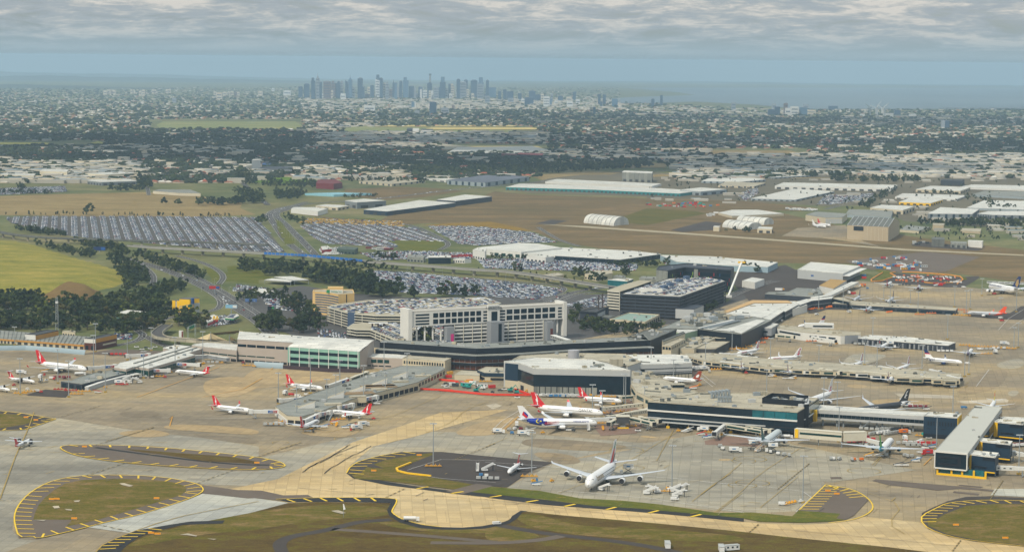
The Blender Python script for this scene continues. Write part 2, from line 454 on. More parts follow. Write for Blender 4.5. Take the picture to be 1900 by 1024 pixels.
GR=grass_mat('airfield_grass',C(79,82,14),C(104,93,34),C(136,111,73),.03,.1);GRB=grass_mat('brown_airfield_grass',C(70,55,21),C(93,75,34),C(102,97,25),.02,.09)
GRG=grass_mat('green_verge_grass',C(74,84,22),C(94,98,30),C(118,108,46))
DRY=grass_mat('dry_paddock_grass',C(116,102,64),C(144,124,82),C(160,142,96),0.008,0.04)
DRYM=grass_mat('brown_paddock_grass',C(84,80,46),C(112,94,62),C(142,118,80),0.004,0.02,2.0)
MNDG=grass_mat('mound_grass',C(100,104,36),C(138,132,54),C(168,150,72),0.01,0.05,1.5)
YEL=M('yellow_paint',C(240,200,30),0.6,var=0.2,sc=0.4);YELD=M('worn_yellow_paint',C(170,142,62),0.7,var=0.3,sc=0.3);WHP=M('white_paint',C(205,203,196),0.6,var=0.2,sc=0.4);BLKP=M('black_line_paint',C(70,66,58),0.8,var=0.3,sc=0.3)
REDP=M('reddish_apron_paint',C(132,106,90),0.85,var=0.2,sc=0.1)
# the airfield, in layers
apron=[(-160,640),(40,646),(225,648),(300,652),(440,636),(700,645),(850,645),(1000,640),(1250,600),(1350,565),(1480,522),(1560,517),(1616,523),(1700,524),(1786,531.6),(1822,536),(1900,540),(2080,546),(2120,1100),(-200,1100)]
sheet('apron',apron,APR,1)
def px(fr,pts):return fr(pts)
sheet('grey_apron_bay',[(1030,858),(1300,812),(1480,845),(1532,898),(1480,948),(1390,952),(1228,937),(1077,925),(940,905)],APG,2)
sheet('grey_apron_bay',B5([(0,0),(420,-20),(900,60),(1500,130),(1900,190),(1900,300),(1600,235),(1100,185),(520,180),(430,215),(560,260),(1100,340),(1700,372),(1900,372),(1900,480),(1500,470),(1300,430),(900,395),(500,415),(250,510),(110,650),(90,800),(140,870),(260,880),(0,980),(-200,960),(-200,100)]),APG,2)
sheet('grey_apron_bay',[(480,850),(640,812),(780,800),(1000,806),(1200,822),(1026,858),(820,838),(700,846),(650,866),(560,905),(480,905)],APG,2)
sheet('grey_apron_bay',[(1150,830),(1330,800),(1500,830),(1700,872),(1540,895),(1300,850)],APG,3)
sheet('taxiway',B6([(-60,505),(300,430),(850,160),(1150,60),(1500,-60),(2000,-80),(1300,120),(1000,190),(830,330),(805,390),(850,425),(1000,455),(1100,475),(1300,500),(1600,540),(1900,570)])+A7([(450,620),(1130,672),(1500,705),(1900,745)])+B7([(350,605),(600,612),(750,605),(960,565),(1300,600),(1340,640),(1450,680),(1600,710),(1900,742),(2200,760),(2200,860),(1900,830),(1300,768),(1000,735),(500,685),(0,635)])+A7([(1300,760),(900,725),(600,700),(300,668),(260,670),(220,700),(120,760),(0,780)])+B6([(1800,780),(1650,790),(1500,790),(1350,775),(1200,740),(1130,700),(1105,660),(1130,610),(980,605),(590,600),(375,605),(200,560),(0,520)]),TAXI,4)
sheet('new_concrete_taxiway',[(376,916),(480,925),(535,933),(440,958),(417,966),(354,968),(303,976),(240,989),(160,978),(253,957),(303,942),(349,927)],WHC,5)
sheet('asphalt_patch',[(375,900),(440,909),(485,910),(526,919),(571,918),(583,924),(516,928),(478,924),(460,925),(372,915)],ASPG,5)
sheet('grass',[(222,1024),(235,1012),(256,998),(290,986),(340,974),(413,972),(415,963),(440,958),(535,934),(589,932),(687,933),(725,934),(722,947),(728,957),(746,966),(781,975),(819,979),(857,979.5),(895,977),(920,974),(956,960),(968,949),(976,949),(1052,957),(1127,963),(1228,972),(1380,987),(1458,996),(1616,1012),(1647,1015),(1710,1023),(1900,1045),(2150,1060),(2150,1180),(-200,1180),(180,1040)],GRB,6)
for poly in([(225,1020),(260,998),(345,974),(540,938),(680,938),(720,945),(722,958),(640,962),(560,968),(470,985),(380,990)],B6([(1000,745),(1200,745),(1350,780),(1600,795),(1900,775),(1900,830),(1600,830),(1200,800)]),A7([(0,775),(100,770),(260,800),(430,850),(300,880),(0,900)]),A7([(200,690),(400,690),(600,760),(900,790),(1300,800),(1900,850),(1900,900),(1300,880),(700,850),(300,780)])):
 sheet('green_grass',poly,GR,7,2)
def road(name,pts,w,mat,lvl,sm=2,zoff=0.0):
 p=smoothpts(wp(pts),sm,False)if sm else wp(pts)
 bm=K(mat);strip([(q[0],q[1])for q in p],w,bm,z=0.05*lvl+(0.6 if gxy(p[0][0],p[0][1])<-0.05 else 0));o=bm.build(name);tag(o,kind='structure');return[(q[0],q[1])for q in p]
road('perimeter_track',B6([(330,970),(300,900),(400,850),(620,815),(760,780),(900,745),(1130,730)]),8,ASPH,8)
road('perimeter_track',B6([(700,800),(1000,820),(1400,850),(1900,895)]),7,ASPG,8)
road('perimeter_track',A7([(60,762),(250,800),(500,840),(900,880),(1200,925),(1500,990)]),8,ASPH,8)
road('perimeter_track',A7([(-400,900),(100,905),(420,880),(560,850)]),8,ASPG,9)
def area(name,pts,mat,lvl,sm=0):return sheet(name,pts,mat,lvl,sm)
islA_o=[(35,998),(27,972),(26.5,957),(31.6,942),(43,926.5),(60.6,911),(88,896),(121,887),(162,882),(215,882),(265,883),(311,887),(349,894),(370,900),(378,907.6),(374,915),(349,926.5),(303,942),(253,957),(202,968),(152,981),(114,990),(68,1000),(61,995)]
area('asphalt_shoulder',islA_o,ASPG,7)
area('grass_island',[(62,964.5),(64,954),(72,937),(83,924),(101,909),(121,897.5),(152,891),(202,889),(253,889),(298,892),(328,896),(345,904),(345,911),(336,919),(303,929),(253,944),(202,959),(157,971),(124,976.5),(134,964.5)],GR,8)
islB_o=[(111,832),(115,828),(131,826),(189.5,826),(253,828),(328,833),(404,840.6),(480,849),(516,856),(529.7,863),(527,867),(503,871),(470,872),(429.5,871.5),(354,868),(278,863),(202,856),(152,848),(126,840.6)]
area('asphalt_shoulder',islB_o,ASPG,7)
area('grass_island',[(229,833),(328,840.6),(429.5,848),(478,857),(480,861),(455,860),(379,856),(303,844),(253,838)],GRB,8)
road('dark_asphalt_seam',[(177,830.5),(260,842),(379,857),(455,863),(500,863)],4.5,ASPH2,8)
area('asphalt_shoulder',[(177,1026),(190,1012),(215,1000),(253,985),(303,976),(354,968),(417,966),(413,972),(340,974),(290,986),(256,998),(235,1012),(222,1026)],ASPH2,9)
area('asphalt_shoulder',[(512,927),(583,924),(687,923.5),(734,925.5),(737,931),(728,946),(727,952),(745,964),(781,974),(819,978.5),(857,979.5),(895,976.5),(930,970),(945,966),(950,958),(966,948),(980,949),(969,951),(960,962),(945,972),(900,981),(857,983),(819,983),(778,980),(742,970),(722,957),(718,947),(725,934),(687,932.5),(589,931.5),(535,932)],ASPH2,9)
islH_o=[(643,877),(650,866),(667,856),(705,846),(743,839),(768,838.6),(819,838.6),(920,848),(1026,858),(983,875),(940,905),(900,901),(877,899),(847,909),(705,891),(693,895),(655,887)]
area('asphalt_stand',islH_o,ASPH,6)
area('asphalt_shoulder',[(643,878.5),(655,887),(693,895),(718,900),(768,906),(844,916.5),(920,924),(900,923),(1014,937),(1185.5,950),(1279,958),(1380,968),(1380,962),(1185.5,944),(1102,939),(1001,926.5),(900,916),(869,912.6),(839,911),(768,902),(700,891),(660,885)],ASPH2,7)
area('grass_island',[(693,862),(718,853),(763,846),(801,840.6),(804,844),(763,860),(735.6,868),(738,875),(799,886),(877,899),(847,909),(705,891),(660,889),(650,880),(670,878.5),(680,867),(713,870)],GR,8)
area('grass_strip',[(869.5,912.6),(900,902.5),(1001,911),(1077,925),(1153,929),(1228,936.6),(1304,948),(1331,952),(1395,951),(1470,958),(1483,947),(1559,953.6),(1552,962.5),(1568,964.7),(1537,968),(1489,970),(1410,968),(1380,962),(1185.5,944),(1102,939),(1001,926.5),(900,916)],GRG,8)
road('service_road',[(843,915),(900,900)],14,ASPG,9,0)
area('asphalt_patch',[(1527,905),(1571,906),(1611,928),(1584,957),(1568,965),(1552,962),(1559,953.6),(1477,947)],ASPG,8)
islG_o=[(2000,925),(1900,924),(1837,921),(1792.6,922),(1758,930),(1726,944),(1710.5,952),(1710.5,969.5),(1723,982),(1758,995),(1805,1004),(1900,1014),(2000,1022)]
area('asphalt_shoulder',islG_o,ASPH,7)
area('grass_island',[(2000,936),(1900,936),(1852.6,935),(1792.6,939),(1751.5,955),(1742,961.5),(1720,966),(1723,976),(1758,991.6),(1821,1004),(1900,1012),(2000,1020)],GR,8)
area('asphalt_patch',[(-60,760),(0,763),(38,767),(104,778),(46,797.5),(0,799),(-60,800)],ASPH,7)
area('grass_island',[(-60,766),(0,768),(30,769.5),(68.6,781),(43,788.6),(0,795),(-60,796)],GR,8)
area('new_concrete_taxiway',[(1846,907),(2000,908),(2000,923),(1900,922),(1838,919)],WHC,6)
for pp in([(1618,892),(1625,889),(1690,895),(1790,903),(1845,909),(1845,912),(1780,907),(1740,910),(1690,904),(1650,900)],[(1540,885),(1560,884.5),(1563,888),(1542,889)],[(1780,899),(1825,903),(1820,905),(1778,901)],[(1770,911),(1818,916),(1815,919),(1768,914)]):
 area('asphalt_patch',pp,ASPG,4)
area('asphalt_patch',A1([(190,680),(330,640),(520,655),(480,700),(210,685)]),ASPH,4)
area('asphalt_patch',[(940,902),(983,876),(1026,858.5)][:0]or A1([(610,380),(840,345),(1200,360),(1180,385),(900,395)]),ASPG,3)
STN=apron_mat('stained_concrete',C(122,111,92),C(138,125,103),C(156,138,106));TANC=apron_mat('tan_patch_concrete',C(160,140,104),C(172,150,112),C(180,158,120));PALC=apron_mat('pale_patch_concrete',C(168,158,138),C(178,168,148),C(186,176,158))
for pp,mt in(([(985,812),(1090,818),(1180,828),(1120,838),(1000,832),(960,822)],STN),([(985,838),(1060,842),(1085,860),(1030,862),(1000,850)],STN),(A1([(0,370),(300,360),(560,375),(500,400),(200,410),(0,395)]),STN),(A1([(900,795),(1150,800),(1180,830),(1000,850),(860,830)]),STN),(A3([(140,960),(350,880),(660,830),(560,960),(300,985)]),TANC),(A3([(400,755),(470,740),(520,760),(450,785)]),PALC),(A2([(700,960),(1000,900),(1250,930),(1100,1000)]),TANC),(A2([(900,760),(1200,770),(1100,800),(950,800)]),TANC),(A6([(740,230),(1250,250),(1260,275),(800,270)]),PALC),(A6([(1280,300),(1700,275),(1760,310),(1350,320)]),PALC),(A6([(1500,40),(1760,20),(1640,200),(1320,250),(1280,200)]),STN),(A6([(1700,300),(1862,190),(1862,330),(1760,370)]),STN),(A6([(1730,210),(1830,210),(1790,260),(1720,250)]),APG),(A6([(340,150),(520,160),(480,190),(330,180)]),TANC),(A6([(540,280),(900,280),(1100,320),(900,345),(560,330)]),TANC),(A5([(250,1000),(330,830),(500,820),(700,830),(600,880)]),APG),(A5([(1620,900),(1862,850),(1862,950),(1640,950)]),APG),(B5([(1400,90),(1900,130),(1900,180),(1500,130)]),STN),(B7([(110,225),(180,225),(170,238),(100,236)]),TANC),(A7([(1140,110),(1240,118),(1270,130),(1150,125)]),TANC),(A2([(450,480),(700,495),(1060,520),(1060,560),(640,620),(300,640),(350,560)]),TANC),(A2([(60,560),(400,540),(500,620),(300,700),(80,690)]),TANC),(B5([(1150,60),(1600,90),(1900,110),(1900,60),(1300,20)]),TANC),(B5([(820,90),(1120,60),(1300,110),(1000,130)]),TANC)):
 area('concrete_patch',pp,mt,3,2 if mt is not PALC else 0)
for pp in(E2([(1000,930),(1300,860),(1880,900),(1880,1020),(1010,985)]),A3([(1180,900),(1560,890),(1500,960),(1240,980)]),A3([(1200,780),(1450,760),(1400,700),(1560,690),(1560,800),(1300,850)]),E5([(350,620),(520,640),(420,780),(330,740)])):
 area('red_brown_stand_marking',pp,REDP,4)
area('asphalt_yard',A5([(540,200),(650,120),(760,125),(1300,160),(1470,150),(1480,165),(1340,250),(1100,245),(900,225),(650,205)]),ASPH,3)
area('asphalt_patch',A5([(1360,470),(1740,470),(1840,410),(1862,410),(1980,420),(1862,530),(1700,525),(1380,500)]),ASPH,3)
area('asphalt_patch',A5([(0,440),(200,390),(380,425),(340,445),(160,440),(60,470),(0,475)]),ASPH,3)
# painted markings
def ticks(name,pts,every,ln,w,side,closed=True,t0=0,t1=1e9,skew=0.35):
 ww=wp(pts);ww=ww+[ww[0]]if closed else ww
 p=resample(ww,every);bm=K(YEL)
 for i in range(1,len(p)-1):
  s=i*every
  if s<t0 or s>t1:continue
  d=(p[i+1]-p[i-1]).normalized();n=Vector((-d.y,d.x))*side
  n=(n+d*skew*(1 if d.x>0 else-1)).normalized();a=p[i]+n*0.6;b=p[i]+n*ln;q=Vector((-n.y,n.x))*(w/2)
  bm.face([(v.x,v.y,0.05*11)for v in(a-q,b-q,b+q,a+q)])
 o=bm.build(name);tag(o,kind='structure')
def line(name,pts,w,mat,lvl=12,sm=0,closed=False,dash=None):
 q=smoothpts(pts,sm,closed)if sm else list(pts)
 if closed:q=q+[q[0]]
 ww=[(p[0],p[1])for p in wp(q)];bm=K(mat)
 if dash:
  r=resample(ww,dash/2)
  for i in range(0,len(r)-1,2):strip([r[i],r[i+1]],w,bm,z=0.05*lvl)
 else:strip(ww,w,bm,z=0.05*lvl)
 o=bm.build(name);tag(o,kind='structure');return o
line('yellow_edge_line',islA_o,0.9,YEL,12,1,True);ticks('yellow_shoulder_bars',islA_o,13,11,1.3,-1)
line('yellow_edge_line',islB_o,0.9,YEL,12,1,True);ticks('yellow_shoulder_bars',islB_o,15,9,1.5,-1)
line('yellow_edge_line',[(177,1026),(190,1012),(215,1000),(253,985),(290,972),(340,958),(420,942),(480,931)],0.8,YELD);ticks('yellow_shoulder_bars',[(177,1026),(190,1012),(215,1000),(253,985),(303,976)],9,10,1.3,-1,False)
line('yellow_edge_line',[(512,927),(583,924),(687,923.5),(734,925.5),(737,931),(728,946),(727,952),(745,964),(781,974),(819,978.5)],0.9,YEL,12,1);ticks('yellow_shoulder_bars',[(500,928),(583,924.5),(687,924),(725,925)],11,12,1.5,-1,False)
line('yellow_edge_line',[(1710,969),(1710,957),(1742,941),(1755,935),(1780,931),(1837,928),(1900,930),(2000,930)],0.9,YEL,12,1);ticks('yellow_shoulder_bars',[(1708,975),(1710,957),(1742,941),(1758,935),(1780,931),(1837,928),(1900,930),(2000,930)],10,10,1.3,-1,False)
line('yellow_edge_line',[(1710.5,969.5),(1723,982),(1758,995),(1805,1004),(1900,1014)],0.8,YEL,12,1)
line('yellow_edge_line',[(1532,900),(1571.6,906),(1594,914),(1612.6,927),(1620.5,939.5),(1617,949),(1603,958),(1578,966),(1537,971)],0.9,YEL,12,1)
line('yellow_edge_line',[(1532,900),(1483,947)],0.8,YEL);ticks('yellow_shoulder_bars',[(1480,950),(1532,900),(1571.6,906),(1594,914),(1615,930)],9,12,1.3,-1,False)
line('yellow_edge_line',[(643,878),(650,866),(667,856),(705,846),(743,839)],0.8,YEL,12,1);ticks('yellow_shoulder_bars',[(643,884),(650,866),(667,856),(705,846),(743,839),(800,836)],12,12,1.4,-1,False)
ticks('yellow_shoulder_bars',[(700,902),(768,907),(844,917.5),(920,925),(1014,938),(1185.5,951),(1279,959.5),(1380,969)],28,11,2.2,1,False)
line('yellow_edge_line',[(-60,802),(0,800),(46,797.5),(104,778),(38,767),(0,763)],0.9,YEL);ticks('yellow_shoulder_bars',[(-30,800),(46,797.5),(104,778),(38,767),(-30,762)],14,8,1.4,1,False)
line('yellow_lead_in_line',B5([(250,-60),(210,60),(130,230),(100,300),(0,580)]),0.7,YELD,13,1)
for a in([(1036,916),(1120,884),(1240,812),(1258,800)],A7([(1260,300),(1385,70)]),B7([(0,440),(180,305),(240,250)]),B7([(350,515),(570,335)]),B7([(80,545),(230,430),(340,320),(560,180),(620,150)]),A7([(1520,600),(1640,500),(1815,385)]),A7([(1700,680),(1890,535)]),B7([(985,430),(1190,500),(1100,610),(1200,670)]),A3([(-40,960),(160,880),(250,790),(420,730)]),A2([(960,960),(1400,860),(1800,690)]),A7([(0,200),(165,130)]),B6([(150,270),(470,160)]),E4([(110,910),(240,780)]),B7([(1020,270),(1060,220),(1100,190)])):
 line('yellow_lead_in_line',a,0.4,YELD,13,1)
for a in(B5([(700,185),(1140,50)]),B5([(630,410),(920,315)]),B5([(1450,465),(1720,365)]),B6([(150,270),(470,165)]),B6([(1090,570),(1240,500)]),B7([(455,405),(640,255)]),B7([(285,660),(350,605)]),B7([(1480,770),(1530,705)]),B7([(1700,470),(1780,350)]),A1([(380,860),(760,755)]),A1([(780,1020),(1130,920)]),B5([(0,592),(165,592)]),B5([(700,765),(965,820)]),B6([(1600,290),(1900,170)])):
 line('dashed_hold_line',a,0.9,BLKP,13,dash=7);line('dashed_hold_line',a,0.5,YELD,14,dash=4)
def ring(name,cx,cy,rx_,mat,a0=0,a1=360,w=0.5,dash=None):
 c=P(cx,cy);r=(P(cx+rx_,cy)-c).length
 pts=[(c.x+math.cos(math.radians(a))*r,c.y+math.sin(math.radians(a))*r)for a in range(int(a0),int(a1)+1,8)]
 bm=K(mat)
 if dash:
  for i in range(0,len(pts)-1,2):strip([pts[i],pts[i+1]],w,bm,z=0.65)
 else:strip(pts,w,bm,z=0.65)
 tag(bm.build(name),kind='structure')
for cx,cy,r in(B7([(305,370)])[0]+(31,),B7([(290,230)])[0]+(30,),B7([(960,300)])[0]+(30,),A7([(1040,220)])[0]+(31,),A7([(1090,350)])[0]+(20,),(640,815,20),(520,822,15),A7([(1890,480)])[0]+(26,),A7([(1900,300)])[0]+(22,)):
 ring('yellow_turning_circle',cx,cy,r,YELD,-60,230,0.55)
for cx,cy,r in(A3([(370,740)])[0]+(56,),A6([(1050,300)])[0]+(22,),A6([(620,210)])[0]+(17,),A5([(900,600)])[0]+(12,),A5([(480,900)])[0]+(14,),A5([(1280,900)])[0]+(14,),A2([(1810,900)])[0]+(40,)):
 ring('dashed_turning_circle',cx,cy,r,BLKP,-150,60,0.5,1)
for a in(A3([(440,945),(520,870),(690,770)]),A3([(500,940),(600,850)]),A4([(610,540),(720,625)]),A4([(640,530),(740,610)]),A6([(1450,175),(1560,30)]),A5([(40,825),(330,835)]),A7([(530,530),(580,520),(1140,570),(1180,570),(1900,680)]),A2([(80,857),(560,850)]),A5([(1640,620),(1730,520),(1862,440)]),A5([(1730,610),(1862,520)]),B6([(1250,370),(1290,355),(1500,290),(1900,300)]),B6([(1180,370),(1250,390),(1500,430),(1900,460)]),A7([(0,310),(230,325),(490,345),(1000,400),(1400,430),(1820,475)]),B7([(0,362),(400,395),(600,420),(650,455)]),B7([(0,500),(250,530),(450,520),(560,540),(650,455)])):
 line('white_apron_line',a,0.45,WHP,13)
for a in(A3([(640,840),(540,930),(500,960)]),A1([(1240,860),(1260,840),(1240,910)]),A5([(240,780),(40,1000)])[:0]or A1([(1000,700),(1300,590),(1600,480)]),A2([(60,700),(360,640),(500,560)]),A2([(560,500),(590,470)]),A4([(820,350),(950,300)]),E4([(720,910),(810,820)])):
 line('orange_apron_line',a,0.8,M('orange_paint',C(212,156,60),0.7,var=0.25,sc=0.3),13)
def scars(n,poly,mats,seed):
 r=random.Random(seed);bm=MB()
 xs=[p[0]for p in poly];ys=[p[1]for p in poly]
 k=0
 while k<n:
  x=r.uniform(min(xs),max(xs));y=r.uniform(min(ys),max(ys))
  if not inpoly(x,y,poly):continue
  k+=1;p=P(x,y);a=r.choice((0.15,0.2,0.9,1.2,-0.3));L=r.uniform(2,14);bm.mat(r.choice(mats))
  strip([(p.x,p.y),(p.x+math.cos(a)*L,p.y+math.sin(a)*L)],r.uniform(0.25,0.7),bm,z=0.64)
 tag(bm.build('pavement_repairs'),kind='structure')
scars(420,[(0,690),(500,700),(1000,740),(1200,800),(1700,760),(1900,600),(1900,900),(1600,960),(1000,960),(500,900),(0,900)],[BLKP,ASPG,STN,YELD],5)
for pts in(B6([(480,385),(560,330),(640,300),(760,225),(830,180)]),B6([(640,395),(660,370),(740,325),(820,270),(920,230),(990,190)]),B6([(520,350),(700,260),(900,180)])):
 p=[(a+R.uniform(-1.2,1.2),b+R.uniform(-.5,.5))for a,b in smoothpts(pts,2,False)]
 line('cracked_joint',p,0.7,ASPH2,13)
for pts in(A7([(0,583),(450,632),(900,690),(1400,730),(1900,775)]),B6([(450,500),(900,540),(1500,560),(1900,590)]),B7([(0,608),(500,645),(1000,690),(1500,740)]),A7([(190,598),(440,625)])):
 line('paving_joint',pts,0.5,STN,13)
# landside ground
sheet('dry_paddock',B8([(-200,372),(230,355),(500,350),(730,343),(1000,363),(1220,398),(1210,425),(1290,458),(900,470),(400,466),(0,460),(-200,460)]),DRY,1)
sheet('brown_paddock',[(560,398),(700,412),(730,395),(860,378),(918,355),(987,362),(1190,368),(1260,380),(1400,384),(1560,420),(1700,440),(1950,470),(1950,532),(1822,514),(1780,508),(1660,504),(1600,490),(1443,488),(1340,477),(1228,471.4),(1114,461),(1038,448.6),(987,428),(900,420),(800,414),(700,420)],DRYM,1)
sheet('dry_paddock',C5([(0,350),(300,335),(500,345),(640,360),(400,395),(230,408),(0,385)]),DRYM,1)
sheet('dry_paddock',C5([(980,275),(1300,255),(1480,262),(1320,290),(1050,300)]),DRY,1)
sheet('dry_paddock',B4([(0,70),(250,45),(280,75),(180,95),(0,100)]),DRY,1);sheet('dry_paddock',B4([(600,85),(700,80),(1260,90),(1370,105),(1262,130),(700,108)]),DRY,1)
sheet('dry_paddock',B4([(0,185),(250,190),(520,200),(860,235),(780,250),(300,235),(0,230)]),DRYM,2)
sheet('green_paddock',B4([(0,235),(250,250),(300,262),(0,320),(-180,300)]),grass_mat('olive_paddock',C(77,77,25),C(94,89,31),C(109,94,37),0.01,0.05),2)
sheet('orange_grass',B3([(-300,150),(0,130),(200,125),(450,175),(500,195),(0,168),(-320,150)]),grass_mat('straw_paddock',C(117,94,30),C(137,109,37),C(147,119,43),0.01,0.06),2)
sheet('green_grass',B2([(1180,262),(1560,262),(1600,295),(1540,325),(1400,345),(1290,335),(1230,300)]),GRG,3);sheet('green_grass',B2([(980,100),(1080,100),(1120,125),(1000,125)]),GRG,3)
sheet('sports_field',B8([(1290,270),(1400,262),(1600,285),(1540,300),(1330,300),(1260,290)]),grass_mat('bright_green_turf',C(80,109,17),C(94,126,20),C(104,126,26),0.02,0.1),3)
sheet('landside_pavement',[(430,560),(470,540),(560,530),(660,545),(760,552),(1040,548),(1130,545),(1350,560),(1400,520),(1480,500),(1560,498),(1560,520),(1480,524),(1350,566),(1250,600),(1000,642),(850,646),(700,646),(560,628),(480,600)],ROADA,1)
sheet('freight_yard',B4([(440,560),(700,520),(760,550),(1080,590),(960,640),(760,700),(520,706),(440,620)]),ASPH,2)
sheet('freight_yard',B4([(1000,500),(1400,455),(1680,480),(1500,555),(1280,560),(1130,545)]),ASPG,2)
L1=[(10,404),(60,402),(150,402),(300,402),(476,404),(530,468),(440,467),(330,456),(220,447),(130,438),(60,424),(20,414)]
L2=[(556,417),(620,415),(700,418),(770,423),(826,449),(730,446),(737,460),(600,452),(575,436)]
L2b=[(570,405),(745,411),(752,421),(690,418),(556,414)]
L3=[(793,420),(860,420),(900,422),(987,432),(1034,450),(960,451),(890,456),(852,453)]
L4=[(680,502),(760,506),(880,518),(1000,530),(1046,538),(1030,548),(990,556),(888,549),(743,543),(700,522)]
L5=[(885,481),(982,480),(1100,484),(1185,491),(1180,502),(1060,503),(900,498)]
L6=[(1052,563),(1105,550),(1130,552),(1130,570),(1052,571)]
L7=[(487,552),(560,552),(582,575),(570,582),(500,572)]
L9=[(214,619),(246,619),(243,630),(216,630)]
L10=[(0,350),(120,346),(125,356),(0,362)]
L11=[(592,463),(640,458),(660,470),(600,474)]
L12=[(668,470),(760,466),(880,470),(885,480),(780,480),(700,484)]
L13=[(385,588),(430,584),(440,600),(395,606),(380,600)]
L14=[(440,528),(500,536),(495,545),(430,540)]
for i,L in enumerate((L1,L2,L3,L4,L5,L6,L7,L9,L11,L12,L13,L14)):sheet('car_park',L,LOTA,2 if i else 2)
sheet('car_park',L2b,LOTA,3);sheet('car_park',L10,LOTA,2)
sheet('verge',B1([(1480,450),(1760,520),(1890,490),(1890,580),(1700,560),(1560,560)]),GRG,1)
sheet('verge',B2([(0,450),(200,440),(330,535),(110,570),(20,520)]),GRG,2)
sheet('paddock_track',B3([(540,140),(1000,165),(1500,195),(1890,228)])[:1]+[(0,0)]if 0 else[(997,416),(1090,420),(1240,430),(1450,445),(1679,462),(1900,473),(1900,475),(1679,465),(1450,448),(1240,433),(1090,423)],M('pale_track',C(168,156,128),0.9),3)
sheet('hangar_apron',B4([(680,375),(760,335),(1000,320),(1060,390),(1180,430),(1000,400),(880,385)]),APR,3)
sheet('asphalt_yard',B4([(120,345),(300,300),(380,310),(340,345),(180,355)]),ASPH,3)
sheet('asphalt_yard',B3([(520,140),(640,110),(760,118),(660,145)]),ASPH,4)
sheet('asphalt_yard',B4([(1330,415),(1380,400),(1700,440),(1660,450),(1340,425)]),ASPH,3)
sheet('industrial_pavement',B4([(0,105),(200,100),(1000,60),(1900,60),(1900,300),(1750,330),(1300,300),(1100,220),(900,225),(480,200),(0,190)]),M('estate_pavement',C(104,96,74),0.9,var=0.4,sc=0.02),1)
sheet('industrial_pavement',C5([(860,350),(1100,290),(1500,250),(1900,280),(1900,400),(1500,385),(1000,370)]),M('estate_pavement'),1)
WL=K(WHP)
def carriage(pts,w,lvl=4,lanes=2,name='road',mat=None,sm=2):
 p=road(name,pts,w,mat or ROADA,lvl,sm)
 for k in range(lanes+1):
  off=-w/2+0.8+(w-1.6)*k/lanes
  q=[]
  for i in range(len(p)):
   a=Vector(p[max(0,i-1)]);b=Vector(p[min(len(p)-1,i+1)]);d=(b-a).normalized();q.append((p[i][0]-d.y*off,p[i][1]+d.x*off))
  if k in(0,lanes):strip(q,0.35,WL,z=0.05*lvl+0.06)
  else:
   r=resample(q,6)
   for i in range(0,len(r)-1,2):strip([r[i],r[i+1]],0.3,WL,z=0.05*lvl+0.06)
 return p
freeway=carriage(B1([(870,385),(1100,440),(1300,510),(1500,600),(1640,690),(1760,770),(1890,850),(1980,940)]),17,5,4)
carriage(B1([(1160,425),(1330,480),(1500,560),(1640,640),(1800,740),(1890,800)]),9,5,2)
carriage(B1([(1000,410),(1090,480),(1130,530),(1110,600),(1060,650)]),9,4,2)
carriage(B1([(1290,372),(1480,420),(1600,480),(1640,530),(1600,580)]),9,4,2)
carriage(B1([(1540,640),(1600,680),(1620,730),(1580,770),(1400,800),(1200,830),(1140,870)]),9,4,2)
carriage(B2([(590,-20),(480,10),(370,30),(300,70),(350,140),(400,220),(460,290),(560,360)]),13,4,3)
carriage(B2([(540,10),(420,40),(345,70),(420,130),(500,210),(570,280),(650,365)]),13,4,3)
sheet('median_grass',B2([(365,110),(400,125),(520,285),(430,290),(375,180)]),GRG,5)
carriage(B1([(-40,720),(100,770),(180,850),(0,900)]),8,4,2);carriage(B1([(300,830),(500,850),(750,815),(860,790)]),10,4,2)
carriage(B1([(0,860),(150,855),(500,850)]),9,5,2)
carriage(A1([(850,320),(1000,290),(1060,240),(980,200),(1100,190)]),9,4,2);carriage(A1([(1060,250),(1150,300),(1230,330)]),9,4,2)
carriage(B3([(560,740),(760,650),(900,620),(1100,600)]),12,4,3);carriage(B3([(660,720),(800,660),(960,635),(1050,640)]),9,5,2)
carriage(B3([(0,530),(300,555),(600,580),(740,600),(730,640),(560,700)]),8,5,2)
carriage(B3([(1890,760),(1700,840),(1560,900)]),10,4,2);carriage(B4([(390,690),(480,650),(560,620),(650,600)]),14,4,3)
carriage(B2([(1080,110),(1300,140),(1420,170),(1560,240),(1640,290),(1560,330)]),9,5,2)
carriage(B3([(545,165),(600,200),(700,260),(850,305)]),8,5,2)
carriage(C5([(0,420),(230,395),(640,345),(860,330),(1300,280),(1800,245)]),14,4,3);carriage(B8([(1330,470),(1360,445),(1500,405),(1900,380)]),12,5,2)
carriage(B4([(900,240),(1000,215),(1230,155),(1340,110)]),12,3,2)
carriage(B8([(1170,190),(1175,240),(1240,320),(1350,410)]),12,5,2);carriage(B8([(735,260),(740,310),(750,360)]),9,5,2)
tag(WL.build('road_markings'),kind='structure')
